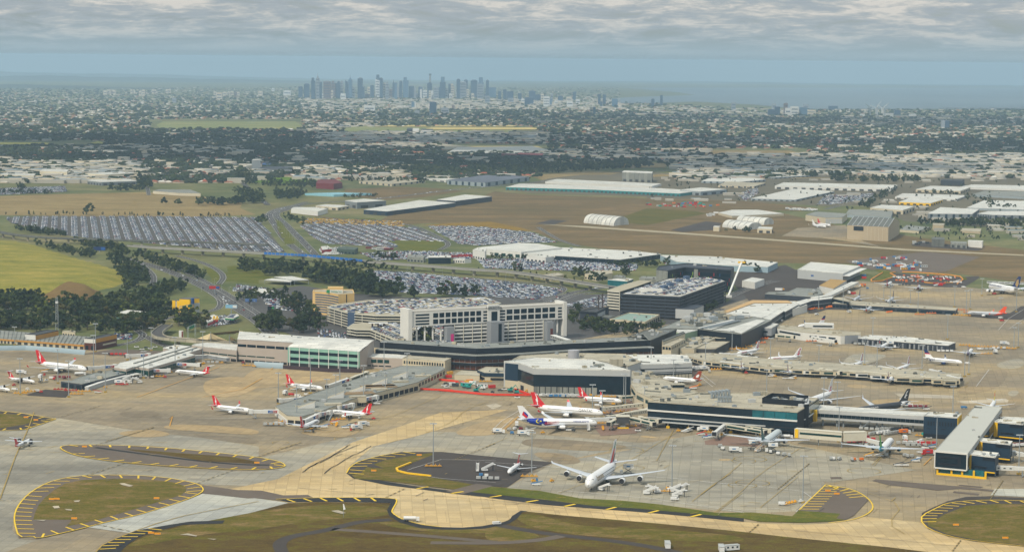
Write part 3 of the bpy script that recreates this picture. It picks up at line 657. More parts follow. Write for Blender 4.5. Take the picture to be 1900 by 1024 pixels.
# grassy mound with a cut brown face
def mound(name,px_,h,mat,edge=45,nx=46,ny=26):
 w=[(p.x,p.y)for p in wp(smoothpts(px_,1))]
 xs=[p[0]for p in w];ys=[p[1]for p in w];bm=K(mat)
 def dist(x,y):
  if not inpoly(x,y,w):return 0
  m=1e9;n=len(w)
  for i in range(n):
   ax,ay=w[i];bx,by=w[(i+1)%n];L=(bx-ax)**2+(by-ay)**2+1e-9
   t=max(0,min(1,((x-ax)*(bx-ax)+(y-ay)*(by-ay))/L));m=min(m,math.hypot(x-ax-t*(bx-ax),y-ay-t*(by-ay)))
  return m
 g={}
 for j in range(ny+1):
  for i in range(nx+1):
   x=min(xs)+(max(xs)-min(xs))*i/nx;y=min(ys)+(max(ys)-min(ys))*j/ny
   e=edge*(0.5 if y<min(ys)+(max(ys)-min(ys))*.3 else 1.0)
   t=min(1,dist(x,y)/e);t=t*t*(3-2*t)
   bm.v.append((x,y,0.03+h*t*(1+0.12*lathe_noise(x*.02,y*.02))-(0.5 if t==0 else 0)))
 for j in range(ny):
  for i in range(nx):
   k=j*(nx+1)+i;bm.f.append((k,k+1,k+nx+2,k+nx+1));bm.mi.append(0)
 o=bm.build(name,smooth=True);tag(o,kind='structure')
mound('grassy_hill',[(-160,452),(0,443.5),(63.5,453.6),(122,474),(190.5,492),(226,505),(236,520),(216,535),(150,540),(71,545),(0,545),(-160,550)],7,MNDG,60)
mound('earth_bank',[(84,542),(110,528),(150,532),(196,542),(180,560),(110,572),(60,572)],9,grass_mat('bank_brown_grass',C(96,76,44),C(126,100,60),C(118,104,46),0.03,0.1),22,30,24)
# building kit
W_=M('white_roof_sheet',C(222,221,212),0.6,var=0.10,sc=0.06,seam=4);GRF=M('grey_roof_sheet',C(146,148,140),0.7,var=0.14,sc=0.06,seam=4);GRD=M('mid_grey_roof',C(112,114,108),0.8,var=0.15,sc=0.06,seam=5)
DKF=M('dark_roof',C(70,72,74),0.8,var=0.15,sc=0.06,seam=5);CRM=M('cream_wall',C(202,190,162),0.8,var=0.10,sc=0.1);CRR=M('cream_gravel_roof',C(186,178,156),0.9,var=0.14,sc=0.08,seam=6)
PNK=M('pinkish_panel_wall',C(176,164,152),0.8,var=0.07,sc=0.1);WHT=M('white_wall',C(218,217,210),0.6,var=0.07,sc=0.1);LGY=M('light_grey_panel',C(180,182,180),0.6,var=0.06,sc=0.1)
MGY=M('mid_grey_panel',C(142,146,150),0.6,var=0.08,sc=0.1);DGY=M('charcoal_panel',C(52,58,68),0.6,var=0.12,sc=0.1);NVY=M('navy_panel',C(22,48,68),0.55,var=0.10,sc=0.1);BLK=M('black_fascia',C(14,22,34),0.5,var=0.12,sc=0.1)
GLS=M('dark_glass',(0.006,0.016,0.026),0.1,var=0.5,sc=0.25,spec=0.22);GLG=M('green_dark_glass',(0.008,0.045,0.04),0.1,var=0.6,sc=0.3,spec=0.25);GLT=M('teal_glass',(0.012,0.11,0.13),0.12,var=0.6,sc=0.2,spec=0.25)
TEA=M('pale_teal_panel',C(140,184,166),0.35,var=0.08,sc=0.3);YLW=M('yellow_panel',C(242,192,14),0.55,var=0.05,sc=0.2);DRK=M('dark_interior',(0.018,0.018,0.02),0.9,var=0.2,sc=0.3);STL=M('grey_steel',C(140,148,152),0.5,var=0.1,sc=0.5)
RST=M('orange_glazing',C(110,62,40),0.3,var=0.5,sc=0.35);BRK=M('red_brick',C(98,56,46),0.9,var=0.15,sc=0.3);OCH=M('ochre_fascia',C(196,142,62),0.7,var=0.12,sc=0.2);RED=M('red_panel',C(178,36,38),0.6,var=0.1,sc=0.3)  # orange is the base colour of the glazing
BLU=M('blue_panel',C(40,92,160),0.6,var=0.1,sc=0.3);SAND=M('sandstone_paint',C(222,186,122),0.7,var=0.06,sc=0.2);MAR=M('maroon_panel',C(112,40,44),0.7,var=0.12,sc=0.1);CAN=M('canvas_membrane',C(226,206,160),0.8,var=0.05,sc=0.2)
SOL=M('solar_dark',C(60,66,92),0.4,var=0.3,sc=0.05);GRN=M('green_panel',C(40,140,84),0.6,var=0.1,sc=0.3);PLG=M('pale_green_wall',C(150,172,140),0.8,var=0.08,sc=0.2);PIN=M('magenta_poster',C(214,40,130),0.6,var=0.2,sc=0.4);POS=M('dark_red_poster',C(110,52,44),0.6,var=0.6,sc=0.5)
def rp(px,h):return[P(a,b,h)for a,b in px]
def cen(poly):return(sum(p[0]for p in poly)/len(poly),sum(p[1]for p in poly)/len(poly))
def shrink(poly,d):
 c=cen(poly);o=[]
 for p in poly:
  v=Vector((p[0]-c[0],p[1]-c[1]));L=v.length;k=max(0.1,(L-d)/L);o.append((c[0]+v.x*k,c[1]+v.y*k,0))
 return o
def frontbase(w):
 return min(w,key=lambda p:p[1])
def roofkit(root,w,h,roof,parapet=0.5,rim=None):
 """a roof slab with a low parapet rim"""
 n=len(w);b=K(rim or roof)
 a=sum(w[i][0]*w[(i+1)%n][1]-w[(i+1)%n][0]*w[i][1]for i in range(n));ww=w if a>0 else w[::-1]
 inn=shrink(ww,0.9)
 b.mat(roof).prism(inn,h-0.4,h+0.05,True,False)
 b.mat(rim or roof)
 for i in range(n):
  j=(i+1)%n;o0,o1,i0,i1=ww[i],ww[j],inn[i],inn[j]
  b.face([(o0[0],o0[1],h+parapet),(o1[0],o1[1],h+parapet),(i1[0],i1[1],h+parapet),(i0[0],i0[1],h+parapet)])
  b.face([(i1[0],i1[1],h+0.05),(i0[0],i0[1],h+0.05),(i0[0],i0[1],h+parapet),(i1[0],i1[1],h+parapet)])
  b.face([(o0[0],o0[1],h-0.2),(o1[0],o1[1],h-0.2),(o1[0],o1[1],h+parapet),(o0[0],o0[1],h+parapet)])
 return b.bl('roof',root)
def band(root,a,b,z0,z1,mat,name='window',u0=0.0,u1=1.0,out=0.18,off=0.0):
 """a thin panel lying proud of the wall between world points a and b"""
 a=Vector((a[0],a[1]));b=Vector((b[0],b[1]));d=b-a;n=Vector((d.y,-d.x)).normalized()
 if n.dot(Vector((0,0))-a)<0:n=-n
 p=a+d*u0+n*(off);q=a+d*u1+n*(off);m=K(mat)
 pts=[p-n*0.1,q-n*0.1,q+n*out,p+n*out]
 m.prism([(v.x,v.y)for v in pts],z0,z1,True,True,True)
 return m.build(name,root,root.location)
def cells(root,a,b,z0,z1,mat,n,fill=0.8,u0=0.0,u1=1.0,name='window',out=0.18):
 for i in range(n):
  c=u0+(u1-u0)*(i+0.5)/n;w_=(u1-u0)/n*fill/2;band(root,a,b,z0,z1,mat,name,c-w_,c+w_,out)
def units(root,w,h,n,seed=1,mat=None,smax=5.0,names=('roof_vent',)):
 r=random.Random(seed);xs=[p[0]for p in w];ys=[p[1]for p in w];k=0;t=0;ww=shrink([(p[0],p[1],0)for p in w],3.0)
 while k<n and t<n*30:
  t+=1;x=r.uniform(min(xs),max(xs));y=r.uniform(min(ys),max(ys))
  if not inpoly(x,y,[(p[0],p[1])for p in ww]):continue
  k+=1;s=r.uniform(1.4,smax);b=K(mat or r.choice((STL,LGY,CRR,GRD)))
  kind=r.random();a=r.choice((0.2,0.25,-0.4))
  if kind<0.5:b.box((x,y,h+0.2+s*.22),(s,s*.6,s*.44+.3),a);b.box((x,y,h+s*.44+.45),(s*.5,s*.35,.3),a)
  elif kind<0.75:b.tube((x,y,h),(x,y,h+s*.4+.4),s*.3,n=10);b.tube((x,y,h+s*.4+.4),(x,y,h+s*.4+.6),s*.36,s*.1,n=10)
  else:b.beam((x,y,h+.5),(x+math.cos(a)*s*2.2,y+math.sin(a)*s*2.2,h+.5),0.9,0.8);b.box((x,y,h+.6),(1.8,1.6,1.2),a)
  b.bl('roof_vent',root)
def bld(name,label,cat,roof_px,ref,wall,roof,parapet=0.5,z0=0.0,units_n=0,rim=None,group=None,lm=None,h=None,seed=1,us=4.0):
 """an upright block from its roof outline in the photo; ref = (x, roof row, ground row) gives its height"""
 if h is None:h=hgt(*ref)
 w=[(p.x,p.y)for p in rp(roof_px,h)]
 zb=gxy(*w[0]);f=frontbase(w)
 root=empty(name,(f[0],f[1],zb),label,cat,group)
 b=K(wall);b.prism(w,zb+z0,zb+h-0.2,False,True,z0>0.5);b.bl('wall',root)
 if zb<-0.5:
  m=K(roof);m.prism(w,zb+h-.2,zb+h,True,True);m.bl('roof',root)
 else:roofkit(root,w,h,roof,parapet,rim)
 if units_n:units(root,w,h,units_n,seed,smax=us)
 c=cen(roof_px)
 if lm:landmark(lm,c[0],c[1])
 return root,w,h
def edge(w,i,j=None):return w[i],w[(i+1)%len(w)]
def text(root,s,a,b,zc,size,mat,out=0.3,name='lettering',z_off=0.0,align='CENTER',u=0.5):
 """raised letters standing on the wall that runs from a to b"""
 cu=bpy.data.curves.new(name,'FONT');cu.body=s;cu.size=size;cu.align_x=align;cu.align_y='CENTER';cu.extrude=0.06
 to=bpy.data.objects.new(name,cu);COL.objects.link(to)
 me=bpy.data.meshes.new_from_object(to);COL.objects.unlink(to);bpy.data.objects.remove(to)
 a=Vector((a[0],a[1]));b=Vector((b[0],b[1]));d=(b-a).normalized();n=Vector((d.y,-d.x))
 p=a+(b-a)*u+n*out
 M4=Matrix(((d.x,0,n.x,p.x-root.location.x),(d.y,0,n.y,p.y-root.location.y),(0,1,0,zc-root.location.z),(0,0,0,1)))
 me.transform(M4);me.materials.clear();me.materials.append(mat)
 o=bpy.data.objects.new(name,me);COL.objects.link(o);o.parent=root;return o
# western terminal and its pier
r,w,h=bld('freight_shed','long low freight shed with grey ribbed roof and ochre fascia behind the blast fence','shed',D1([(-300,128),(150,160),(700,200),(1240,240),(1330,118),(850,85),(520,60),(-300,0)]),(D1([(1240,240)])[0][0],640.5,648.7),CRM,GRF,0.3,lm='the ochre-edged freight shed')
for i in(0,1,2):
 a,b=edge(w,i);band(r,a,b,h-1.3,h+0.3,OCH,'fascia',out=.5);cells(r,a,b,0.3,3.3,DKF,6 if i else 9,0.55,name='door')
bm=K(GRD)
for k in range(26):
 u=k/26;a=Vector(w[0][:2]).lerp(Vector(w[3][:2]),u);b=Vector(w[-1][:2]).lerp(Vector(w[4][:2]),u);bm.beam((a.x,a.y,h+.35),(b.x,b.y,h+.35),0.4,0.35)
bm.bl('roof_rib',r)['kind']='stuff'
r,w,h=bld('shed_block','white-fronted ochre upper block rising out of the grey ribbed shed roof','building',D1([(365,88),(520,97),(855,28),(705,15)]),None,OCH,DKF,0.5,h=9,lm='the ochre upper block');band(r,w[0],w[1],4.5,9.4,WHT,'sign_panel')
r,w,h=bld('brick_office','dark brick office with white end panel and ochre parapet at the shed end','office',D1([(1230,152),(1390,160),(1705,92),(1560,78)]),(D1([(1390,0)])[0][0],630.3,650),BRK,DKF,0.6,lm='the dark brick office')
band(r,w[0],w[1],h-3.4,h+.5,WHT,'sign_panel');band(r,w[1],w[2],h-3.2,h+.6,OCH,'fascia');band(r,w[1],w[2],3.2,4.6,CRM,'canopy',.35,.95);cells(r,w[0],w[1],0.2,4.2,GLS,2,.5)
def fence(name,label,px_,h,mat,lean=1.2,lm=None,cat='blast fence'):
 wv=[(p.x,p.y)for p in wp(px_)];root=empty(name,(wv[0][0],wv[0][1],0),label,cat);b=K(mat);q=[]
 for k,(x,y)in enumerate(wv):
  a_=Vector(wv[max(0,k-1)]);c_=Vector(wv[min(len(wv)-1,k+1)]);d=(c_-a_).normalized();n=Vector((-d.y,d.x))
  q.append([(x+n.x*lean*t*t,y+n.y*lean*t*t,h*t)for t in(0,.33,.66,1)]+[(x+n.x*lean*t*t+n.x*.3,y+n.y*lean*t*t+n.y*.3,h*t)for t in(1,.66,.33,0)])
 for k in range(len(q)-1):
  for i in range(7):b.face([q[k][i],q[k+1][i],q[k+1][i+1],q[k][i+1]])
 b.face(q[0][::-1]);b.face(q[-1]);b.bl('panel',root)
 L=resample(wv,12)
 for p in L:K(STL).beam((p.x,p.y+1.6,0),(p.x,p.y+lean,h*.9),.3,.3).bl('post',root)
 if lm:landmark(lm,*cen(px_))
 return root
BF=M('blue_grey_fence',C(150,168,176),0.5,var=0.1,sc=0.2)
fence('blast_fence','long curved blue-grey blast fence in front of the low ribbed-roof freight shed',D1([(-320,315),(0,318),(370,312),(800,345),(1235,382)]),4.6,BF,1.6,'the long blast fence')
fence('blast_fence','short blue-grey curved blast fence at the foot of the pink terminal wall',D3([(790,716),(1000,730),(1220,740)]),5.2,BF,1.6,'the short blast fence')
fence('blast_wall','dark maroon wall running below the pale green glass frontage',D3([(1222,741),(1890,790)])+D4([(240,792),(560,800)]),3.4,M('maroon_brown_wall',C(66,50,54),.8),.2,'the maroon wall','wall')
r,w,h=bld('pier_building','white metal-roofed pier with green glass sides reaching out between parked jets','pier',D2([(92,640),(270,668),(395,628),(595,658),(1275,462),(1180,432),(1372,372),(1405,290),(1210,335),(985,312),(805,358),(905,380),(780,425),(420,520),(180,575)]),None,PNK,W_,0.3,h=9.0,units_n=12,lm='the white-roofed pier')
for i,(z0,z1)in((0,(2,6.8)),(1,(2,6.8)),(2,(2,6.8)),(3,(2,6.8)),(4,(2,6.8))):
 a,b=edge(w,i);n=max(2,int((Vector(b)-Vector(a)).length/9));cells(r,a,b,z0,z1,GLG,n,.94)
for y0,y1 in((520,390),(585,430)):
 a=D2([(380,y0+70)])[0];b=D2([(1300,y1-70)])[0];a,b=P(*a,h),P(*b,h);K(GRF).beam((a.x,a.y,h+.5),(b.x,b.y,h+.5),1.2,.9).bl('roof_ridge',r)
r,w,h=bld('gate_lounge','flat grey-roofed low gate lounge at the end of the white pier','lounge',D1([(890,765),(1200,808),(1830,648),(1650,598),(1370,650),(1180,700),(1040,758)]),None,DGY,GRF,0.3,h=5.2,units_n=9,lm='the low gate lounge',us=5)
a,b=edge(w,1);cells(r,a,b,.4,3.8,GLS,9,.9);a,b=edge(w,0);cells(r,a,b,.4,3.8,GLS,3,.6)
def walkway(label,px_,z,wd,hh,mat=WHT,wall=LGY,name='covered_walkway',glaz=None,n=8,every=9.0,lm=None,cat='walkway'):
 pts=[P(a,b,z+hh)for a,b in px_];root=empty(name,(pts[0].x,pts[0].y,0),label,cat)
 for i in range(len(pts)-1):
  a,b=pts[i],pts[i+1];a2=Vector((a.x,a.y,z+hh/2));b2=Vector((b.x,b.y,z+hh/2))
  K(wall).beam(a2,b2,wd,hh).bl('tunnel',root)
  K(mat).beam(a2+Vector((0,0,hh/2+.15)),b2+Vector((0,0,hh/2+.15)),wd+.5,.3).bl('roof',root)
  if glaz:
   cells(root,(a2.x,a2.y-0),(b2.x,b2.y),z+hh*.3,z+hh*.75,glaz,max(1,int((b2-a2).length/5)),.55,out=wd/2+.12)
 if z>2:
  L=resample([(p.x,p.y)for p in pts],every*2)
  for p in L[1:]:K(STL).tube((p.x,p.y,0),(p.x,p.y,z),.35).bl('leg',root)
 if lm:landmark(lm,*cen(px_))
 return root
walkway('narrow white-roofed walkway on posts running along the low gate lounge',D1([(1265,850),(1480,775),(1890,668)])+D2([(270,745),(420,700)]),0.1,3.2,3.4,lm='the narrow walkway')
walkway('flat canopy reaching from the white pier towards the jets',D2([(300,745),(500,720)]),2.8,12,.6,WHT,CRM,'canopy',cat='canopy')
walkway('white zigzag sloping walkway in front of the pink terminal wing',D3([(-300,560),(130,540),(260,560),(420,585)]),2.4,4,3,W_,MGY,lm='the zigzag walkway')
r,w,h=bld('terminal_wing','low pink-panelled terminal wing with a white roof beside the curved viaduct','terminal',D3([(-110,398),(545,472),(560,388),(90,362),(-60,380)]),(D3([(545,0)])[0][0],649.9,671.5),PNK,W_,0.4,lm='the low pink wing')
a,b=edge(w,0);cells(r,a,b,5.2,6.3,GLG,5,.92);cells(r,a,b,0.2,2.6,DRK,7,.8,name='opening')
FL=D3([(555,312),(1390,365)]);hh=21.0
p0,p1=P(*FL[0],hh),P(*FL[1],hh);p2=P(681,642,hh);p3=P(694,634.5,hh);p4=P(444,618.6,hh)
r=empty('terminal_hall',(p0.x,p0.y,0),'pink-panelled terminal hall under a broad white curved roof with pale green glass front','terminal')
landmark('the curved-roof terminal hall',560,640)
GZ=18.0
gA,gB=P(534,643.5,GZ),P(667,652.2,GZ)
K(PNK).prism([p0,p1,p2,p3,p4],0,hh,False).bl('wall',r)
gb_=K(TEA).prism([gA,gB,p2,p1],0.0,GZ-.2,True);gb_.bl('glass_front',r)
end=K(PNK);end.face([(gB.x+.2,gB.y,0),(p2.x+.2,p2.y,0),(p2.x+.2,p2.y,hh),(gB.x+.2,gB.y,GZ-.2)]);end.bl('end_wall',r)
rf=K(W_)
def rrow(A,Bb,z):return[(A.x+(Bb.x-A.x)*t/8,A.y+(Bb.y-A.y)*t/8,z)for t in range(9)]
rows_=[rrow(gA,gB,GZ),rrow(gA.lerp(p1,.35),gB.lerp(p2,.35),19.6),rrow(gA.lerp(p1,.7),gB.lerp(p2,.7),20.8),rrow(p1,p2,21.5),rrow(p1.lerp(P(560,627,hh),.5),p2.lerp(p3,.5),22.6),rrow(P(560,627,hh),p3,23)]
for i in range(5):
 for k in range(8):rf.face([rows_[i][k],rows_[i][k+1],rows_[i+1][k+1],rows_[i+1][k]])
b0=[rrow(p0,p1,21.3),rrow(p0.lerp(p4,.5),p1.lerp(P(560,627,hh),.5),22.6),rrow(p4,P(560,627,hh),23)]
for i in range(2):
 for k in range(8):rf.face([b0[i][k],b0[i][k+1],b0[i+1][k+1],b0[i+1][k]])
rf.build('roof',r,r.location,smooth=True)
sk=K(PNK);sk.face([(p0.x,p0.y,hh),(p4.x,p4.y,hh),(p4.x,p4.y,23),(p0.x,p0.y,21.3)]);sk.bl('gable',r);sk=K(PNK);sk.face([(p2.x,p2.y,hh),(p3.x,p3.y,hh),(p3.x,p3.y,23),(p2.x,p2.y,21.5)]);sk.bl('gable',r)
cells(r,p0,p1,hh-6.6,hh-4.2,GLS,6,.9,0,1.0);cells(r,p0,p1,5.4,6.4,GLG,4,.9,0,.66);cells(r,p0,p1,0,2.4,DRK,8,.85,name='opening')
for z0,z1 in((12.2,15.0),(6.0,8.8)):cells(r,gA,gB,z0,z1,GLS,7,.92,.03,.98)
band(r,gA,gB,0,3.6,DRK,'undercroft')
for k in range(8):band(r,gA,gB,0,GZ,WHT,'mullion',.03+k*.136-.004,.03+k*.136+.004,.5)
for z0,z1 in((12.3,14.8),):band(r,gB,p2,z0,z1,GLS,'window',.08,.55)
units(r,[p0.lerp(p4,.3),p2.lerp(p3,.4),p3,p4],22.4,9,5,smax=3)
r,w,h=bld('terminal_block','low pink-walled block with white roof and green windows between the hall and cream block','terminal',D4([(590,566),(1155,590),(1240,552),(1075,535),(730,520)]),None,PNK,W_,.4,h=10.5,lm='the low pink block')
a,b=edge(w,0);cells(r,a,b,5.5,8.6,GLG,3,.86,.18,.67);cells(r,a,b,2.2,3.2,GLS,4,.85,.03,.72)
r,w,h=bld('terminal_block','cream concrete block with a row of small square windows and worn flat roof','terminal',D4([(1155,590),(1775,632),(1868,590),(1600,555),(1240,545)]),None,CRM,CRR,.5,h=10.5,lm='the cream block')
a,b=edge(w,0);cells(r,a,b,6.0,8.6,GLS,16,.55,.02,.98)
FT=[(705,635.5),(800,641.8),(884,647.4),(960,644.6),(1054,638.4),(1150,634.4),(1206,632)]
BT=[(1195,621),(1150,626.5),(1060,631),(947,635.5),(884,638),(800,634),(712,631)]
h=hgt(884,647.4,686);fw=[P(a,b,h)for a,b in FT];bw=[P(a,b,h)for a,b in BT]
r=empty('terminal_building',(fw[2].x,fw[2].y,0),'long dark-banded central terminal with stepped black fascias and copper glazing','terminal')
landmark('the long dark terminal',880,660)
def offs(pts,d):
 o=[]
 for i,p in enumerate(pts):
  a=pts[max(0,i-1)];b=pts[min(len(pts)-1,i+1)];v=Vector((b[0]-a[0],b[1]-a[1])).normalized();n=Vector((v.y,-v.x));o.append(Vector((p[0]+n.x*d,p[1]+n.y*d,0)))
 return o
body=[(p.x,p.y)for p in fw]+[(p.x,p.y)for p in bw]
K(DRK).prism(body,0,h-.3,False).bl('wall',r);roofkit(r,[(p[0],p[1])for p in body],h,GRF,.4)
def fasc(pts,d,z0,z1,mat,name,roofmat=None,back=0.0):
 o=offs(pts,d)
 for i in range(len(pts)-1):
  b=K(mat);q=[(o[i].x,o[i].y),(o[i+1].x,o[i+1].y),(pts[i+1][0],pts[i+1][1]),(pts[i][0],pts[i][1])]
  b.prism(q,z0,z1,False,True,True)
  if roofmat:b.mat(roofmat)
  b.prism(q,z0,z1,True,False);b.build(name,r,r.location)
fasc(fw,.4,h-4.4,h+.5,BLK,'fascia');fasc(fw,9,h-5.6,h-5.0,GRF,'ledge_roof',GRF);fasc(fw,9.4,h-9.0,h-5.6,BLK,'fascia',GRF)
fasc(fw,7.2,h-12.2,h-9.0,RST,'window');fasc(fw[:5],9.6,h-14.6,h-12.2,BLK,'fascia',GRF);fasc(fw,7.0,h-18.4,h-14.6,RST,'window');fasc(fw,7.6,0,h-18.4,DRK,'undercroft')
o=offs(fw,7.5)
for i in range(len(fw)-1):
 n=int((o[i+1]-o[i]).length/5)
 for k in range(n):
  p=o[i].lerp(o[i+1],k/n);K(MGY).beam((p.x,p.y,h-18),(p.x,p.y,h-9),.35,.35).bl('mullion',r)if 0 else None
mm=K(MGY)
for i in range(len(fw)-1):
 n=int((o[i+1]-o[i]).length/5)
 for k in range(n):p=o[i].lerp(o[i+1],k/n);mm.box((p.x,p.y,h-13.5),(.35,.35,9.4))
mm.bl('glazing_bars',r)['kind']='stuff'
cf=K(CRM);oo=offs(fw[:3],9.8)
a,b=P(694,644.6,h-5.2),P(836,653.6,h-5.2);cf.beam((a.x,a.y,h-6.6),(b.x,b.y,h-6.6),.6,2.6);cf.bl('cream_fascia',r)
units(r,[(p[0],p[1])for p in body],h,34,8,smax=5)
r,w,h2=bld('terminal_wing','dark grey-roofed wing of the long terminal running back behind the cream block','terminal',[(1206,632),(1254.6,612),(1245,610),(1197,613.6),(1163,626)],None,BLK,GRD,.5,h=h,units_n=10,lm='the dark terminal wing')
r,w,h2=bld('office_block','cream concrete office block with a long ribbon parapet beside the dark wing','office',E7([(400,742),(718,618),(690,600),(380,722)]),None,CRM,GRD,.8,h=h-2,lm='the cream office block')
r,w,h2=bld('office_block','lower cream office block with three dark square windows facing the apron','office',E7([(385,795),(515,805),(722,702),(580,688)]),None,CRM,CRR,.5,h=h-4.5,lm='the lower cream office')
cells(r,w[0],w[1],h2-3.6,h2-1,GLS,3,.75);cells(r,w[1],w[2],h2-3.6,h2-1.2,GLS,8,.5)
RF=[(935,671),(961.6,673.6),(990.8,683.8),(1169.8,687.6),(1099,667.5),(990,664)]
r,w,h=bld('international_hall','big wedge-shaped hall of grey panels over black glass with ribbed base panels','terminal',RF,(990.8,683.8,731.7),LGY,W_,.6,units_n=9,lm='the black glass hall')
L=LGY
for i,ln in((2,24),(1,5),(0,4)):
 a,b=edge(w,i)
 if i==2:
  band(r,a,b,7.2,h-5.0,GLS,'glass_wall',.0,1.0,.35);cells(r,a,b,.3,7.0,GRF,11,.84,0,.66,'panel',.3);band(r,a,b,1.6,7.2,GLS,'glass_wall',.66,1.0,.35)
  band(r,a,b,0,7.1,DRK,'recess',0,.66,.12)
 elif i==1:band(r,a,b,7.2,h-5.0,GLS,'glass_wall',.0,1.0,.35);band(r,a,b,0,7.0,CRM,'wall',0,1,.2);band(r,a,b,0,4.2,DRK,'door',.18,.38,.35)
 else:band(r,a,b,6.5,h-1.0,NVY,'panel',0.1,1.0,.3);band(r,a,b,0,6.4,CRM,'wall',.1,1,.25)
a,b=P(*E1([(560,300)])[0],h),P(*E1([(300,335)])[0],h)
K(GRF).box((a.x,a.y,h+.8),(9,5,1.2),.1).bl('plant_screen',r)
r,w,h=bld('terminal_block','flat beige roofed block with a grey water tank behind the black glass hall','terminal',[(950,668),(992,663.5),(1101,666.9),(1165,680),(1190,672),(1160,657),(1050,655),(965,660)],None,LGY,CRR,.5,h=16.5,units_n=12,lm='the beige roofed block')
c=P(*E1([(190,185)])[0],17);tk=K(M('galvanised',C(172,172,176),.4));tk.tube((c.x,c.y,16.5),(c.x,c.y,24),5.2,n=20);tk.bl('water_tank',r)
bx=P(*E1([(815,300)])[0],17);K(CRR).box((bx.x,bx.y,20),(11,8,6.5),.1).bl('plant_room',r)
r,w,h=bld('terminal_block','white-roofed block clad in pale grey bands with dark slots, ribbed at its base','terminal',[(1174,677.8),(1284.4,673.6),(1276,660),(1248,657.8),(1162,658.4)],(1284,673.6,703),LGY,W_,.5,units_n=8,lm='the pale banded block')
a,b=edge(w,0);band(r,a,b,h-4.2,h-3.6,GLS,'window',.12,1);band(r,a,b,h-7.6,h-7,GLS,'window',.2,1);band(r,a,b,4.8,6,GLS,'window',.3,1);cells(r,a,b,.2,4.7,CRR,12,.85,.3,1,'panel',.3);band(r,a,b,0,4.8,DRK,'recess',.3,1,.1);band(r,a,b,h-7.5,h-4.3,GLS,'window',.05,.2)
r,w,h=bld('connecting_concourse','sprawling beige flat-roofed concourse crowded with roof plant joining the two halls','concourse',[(1172,688),(1205,692),(1250,711),(1296,728),(1270,737),(1215,742),(1196,734),(1180,726),(1171,712)],None,CRM,CRR,.4,h=13.5,units_n=34,lm='the beige concourse',us=6)
for i in(5,6,7):a,b=edge(w,i);band(r,a,b,8,11,GLG,'window',.1,.9)
r,w,h=bld('arrivals_block','white block with a slot of four windows at the edge of the beige concourse','building',E1([(1110,700),(1400,745),(1600,760),(1640,720),(1180,640)]),None,WHT,CRR,.4,h=10,lm='the white slot-windowed block');a,b=edge(w,0);cells(r,a,b,6,8.5,GLG,4,.8)
cb=P(*E1([(1710,590)])[0],18);r=empty('apron_control_cabin',(cb.x,cb.y,13),'small control cabin with dark wraparound windows on the beige concourse roof','cabin')
K(CRM).box((cb.x,cb.y,15),(9,7,4),.15).bl('wall',r);K(GLS).box((cb.x,cb.y,18),(10,8,2),.15).bl('window',r);K(CRR).box((cb.x,cb.y,19.2),(11.4,9.4,.5),.15).bl('roof',r)
RF=[(1202,745),(1396,759),(1480,765),(1492,758),(1519,739.5),(1420,731),(1307,728)]
h=hgt(1225,746.5,793.5)
r,w,h=bld('glass_concourse','long dark glass concourse with white floor bands standing above yellow-footed columns','concourse',RF,None,DRK,CRR,.6,z0=4.6,h=h,units_n=26,lm='the long glass concourse',us=6,seed=4)
for i in(0,1):
 a,b=edge(w,i);n=max(2,int((Vector(b)-Vector(a)).length/7.5))
 cells(r,a,b,h-5.8,h-.5,GLS if i==0 else GLT,n,.96,out=.5);band(r,a,b,h-7.0,h-5.8,WHT,'floor_band',0,1,1.4)
 cells(r,a,b,h-11.6,h-7.0,GLS,n,.96,out=.25);band(r,a,b,h-12.6,h-11.6,LGY,'floor_band',0,1 if i==0 else.3,.6);cells(r,a,b,h-14.4,h-12.6,GLS,n,.94,out=.25);band(r,a,b,4.4,h-14.4,LGY,'floor_band',0,1 if i==0 else.2,.7)
 for k in range(1,5 if i==0 else 2):
  p=Vector(a).lerp(Vector(b),k/5);cc=K(CRM);cc.tube((p.x,p.y+2,0),(p.x,p.y+2,4.6),.5);cc.bl('column',r);K(YLW).box((p.x,p.y+2,.9),(2.4,2.0,1.8),.1).bl('column_guard',r)
a,b=edge(w,3);band(r,a,b,h-8,h-.8,M('olive_glass',(0.05,0.09,0.085),.12,var=.3,sc=.3,spec=.6),'window',.05,1,.4);band(r,a,b,h-8.8,h-8,WHT,'floor_band',0,1,.9)
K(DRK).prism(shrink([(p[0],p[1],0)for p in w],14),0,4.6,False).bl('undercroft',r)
pw=[P(a_,b_,h+3)for a_,b_ in((1414,741),(1497,747.5),(1500,736.5),(1432,732))]
r2=empty('plant_screen',(pw[0].x,pw[0].y,h),'dark blue rooftop plant screen on the right end of the glass concourse roof','plant screen');K(BLK).prism([(p.x,p.y)for p in pw],h+.1,h+4.4,False).build('panel',r2,r2.location);units(r2,[(p.x,p.y)for p in pw],h+.6,22,9,smax=5)
K(GRD).prism([(p.x,p.y)for p in pw],h+.1,h+.5,True,False).build('deck',r2,r2.location)
dt=[P(a_,b_,h)for a_,b_ in E3([(728,455),(795,445),(800,360),(745,372)])]
r2=empty('lift_tower',(dt[0].x,dt[0].y,0),'tall dark blue tower block at the right corner of the glass concourse','tower');K(BLK).prism([(p.x,p.y)for p in dt],0,h+3,True).build('wall',r2,r2.location);K(LGY).prism([(p.x,p.y)for p in dt],h+3,h+3.4,True).build('roof',r2,r2.location)
for k in range(6):
 c=P(*E2([(1110+k*50,290-k*6)])[0],h+1);m_=K(STL);m_.tube((c.x,c.y,h+.3),(c.x,c.y,h+4.5),1.1,n=10);m_.tube((c.x,c.y,h+4.5),(c.x-2,c.y+5,h+4.5),1.0,n=10);o=m_.bl('roof_duct',r)
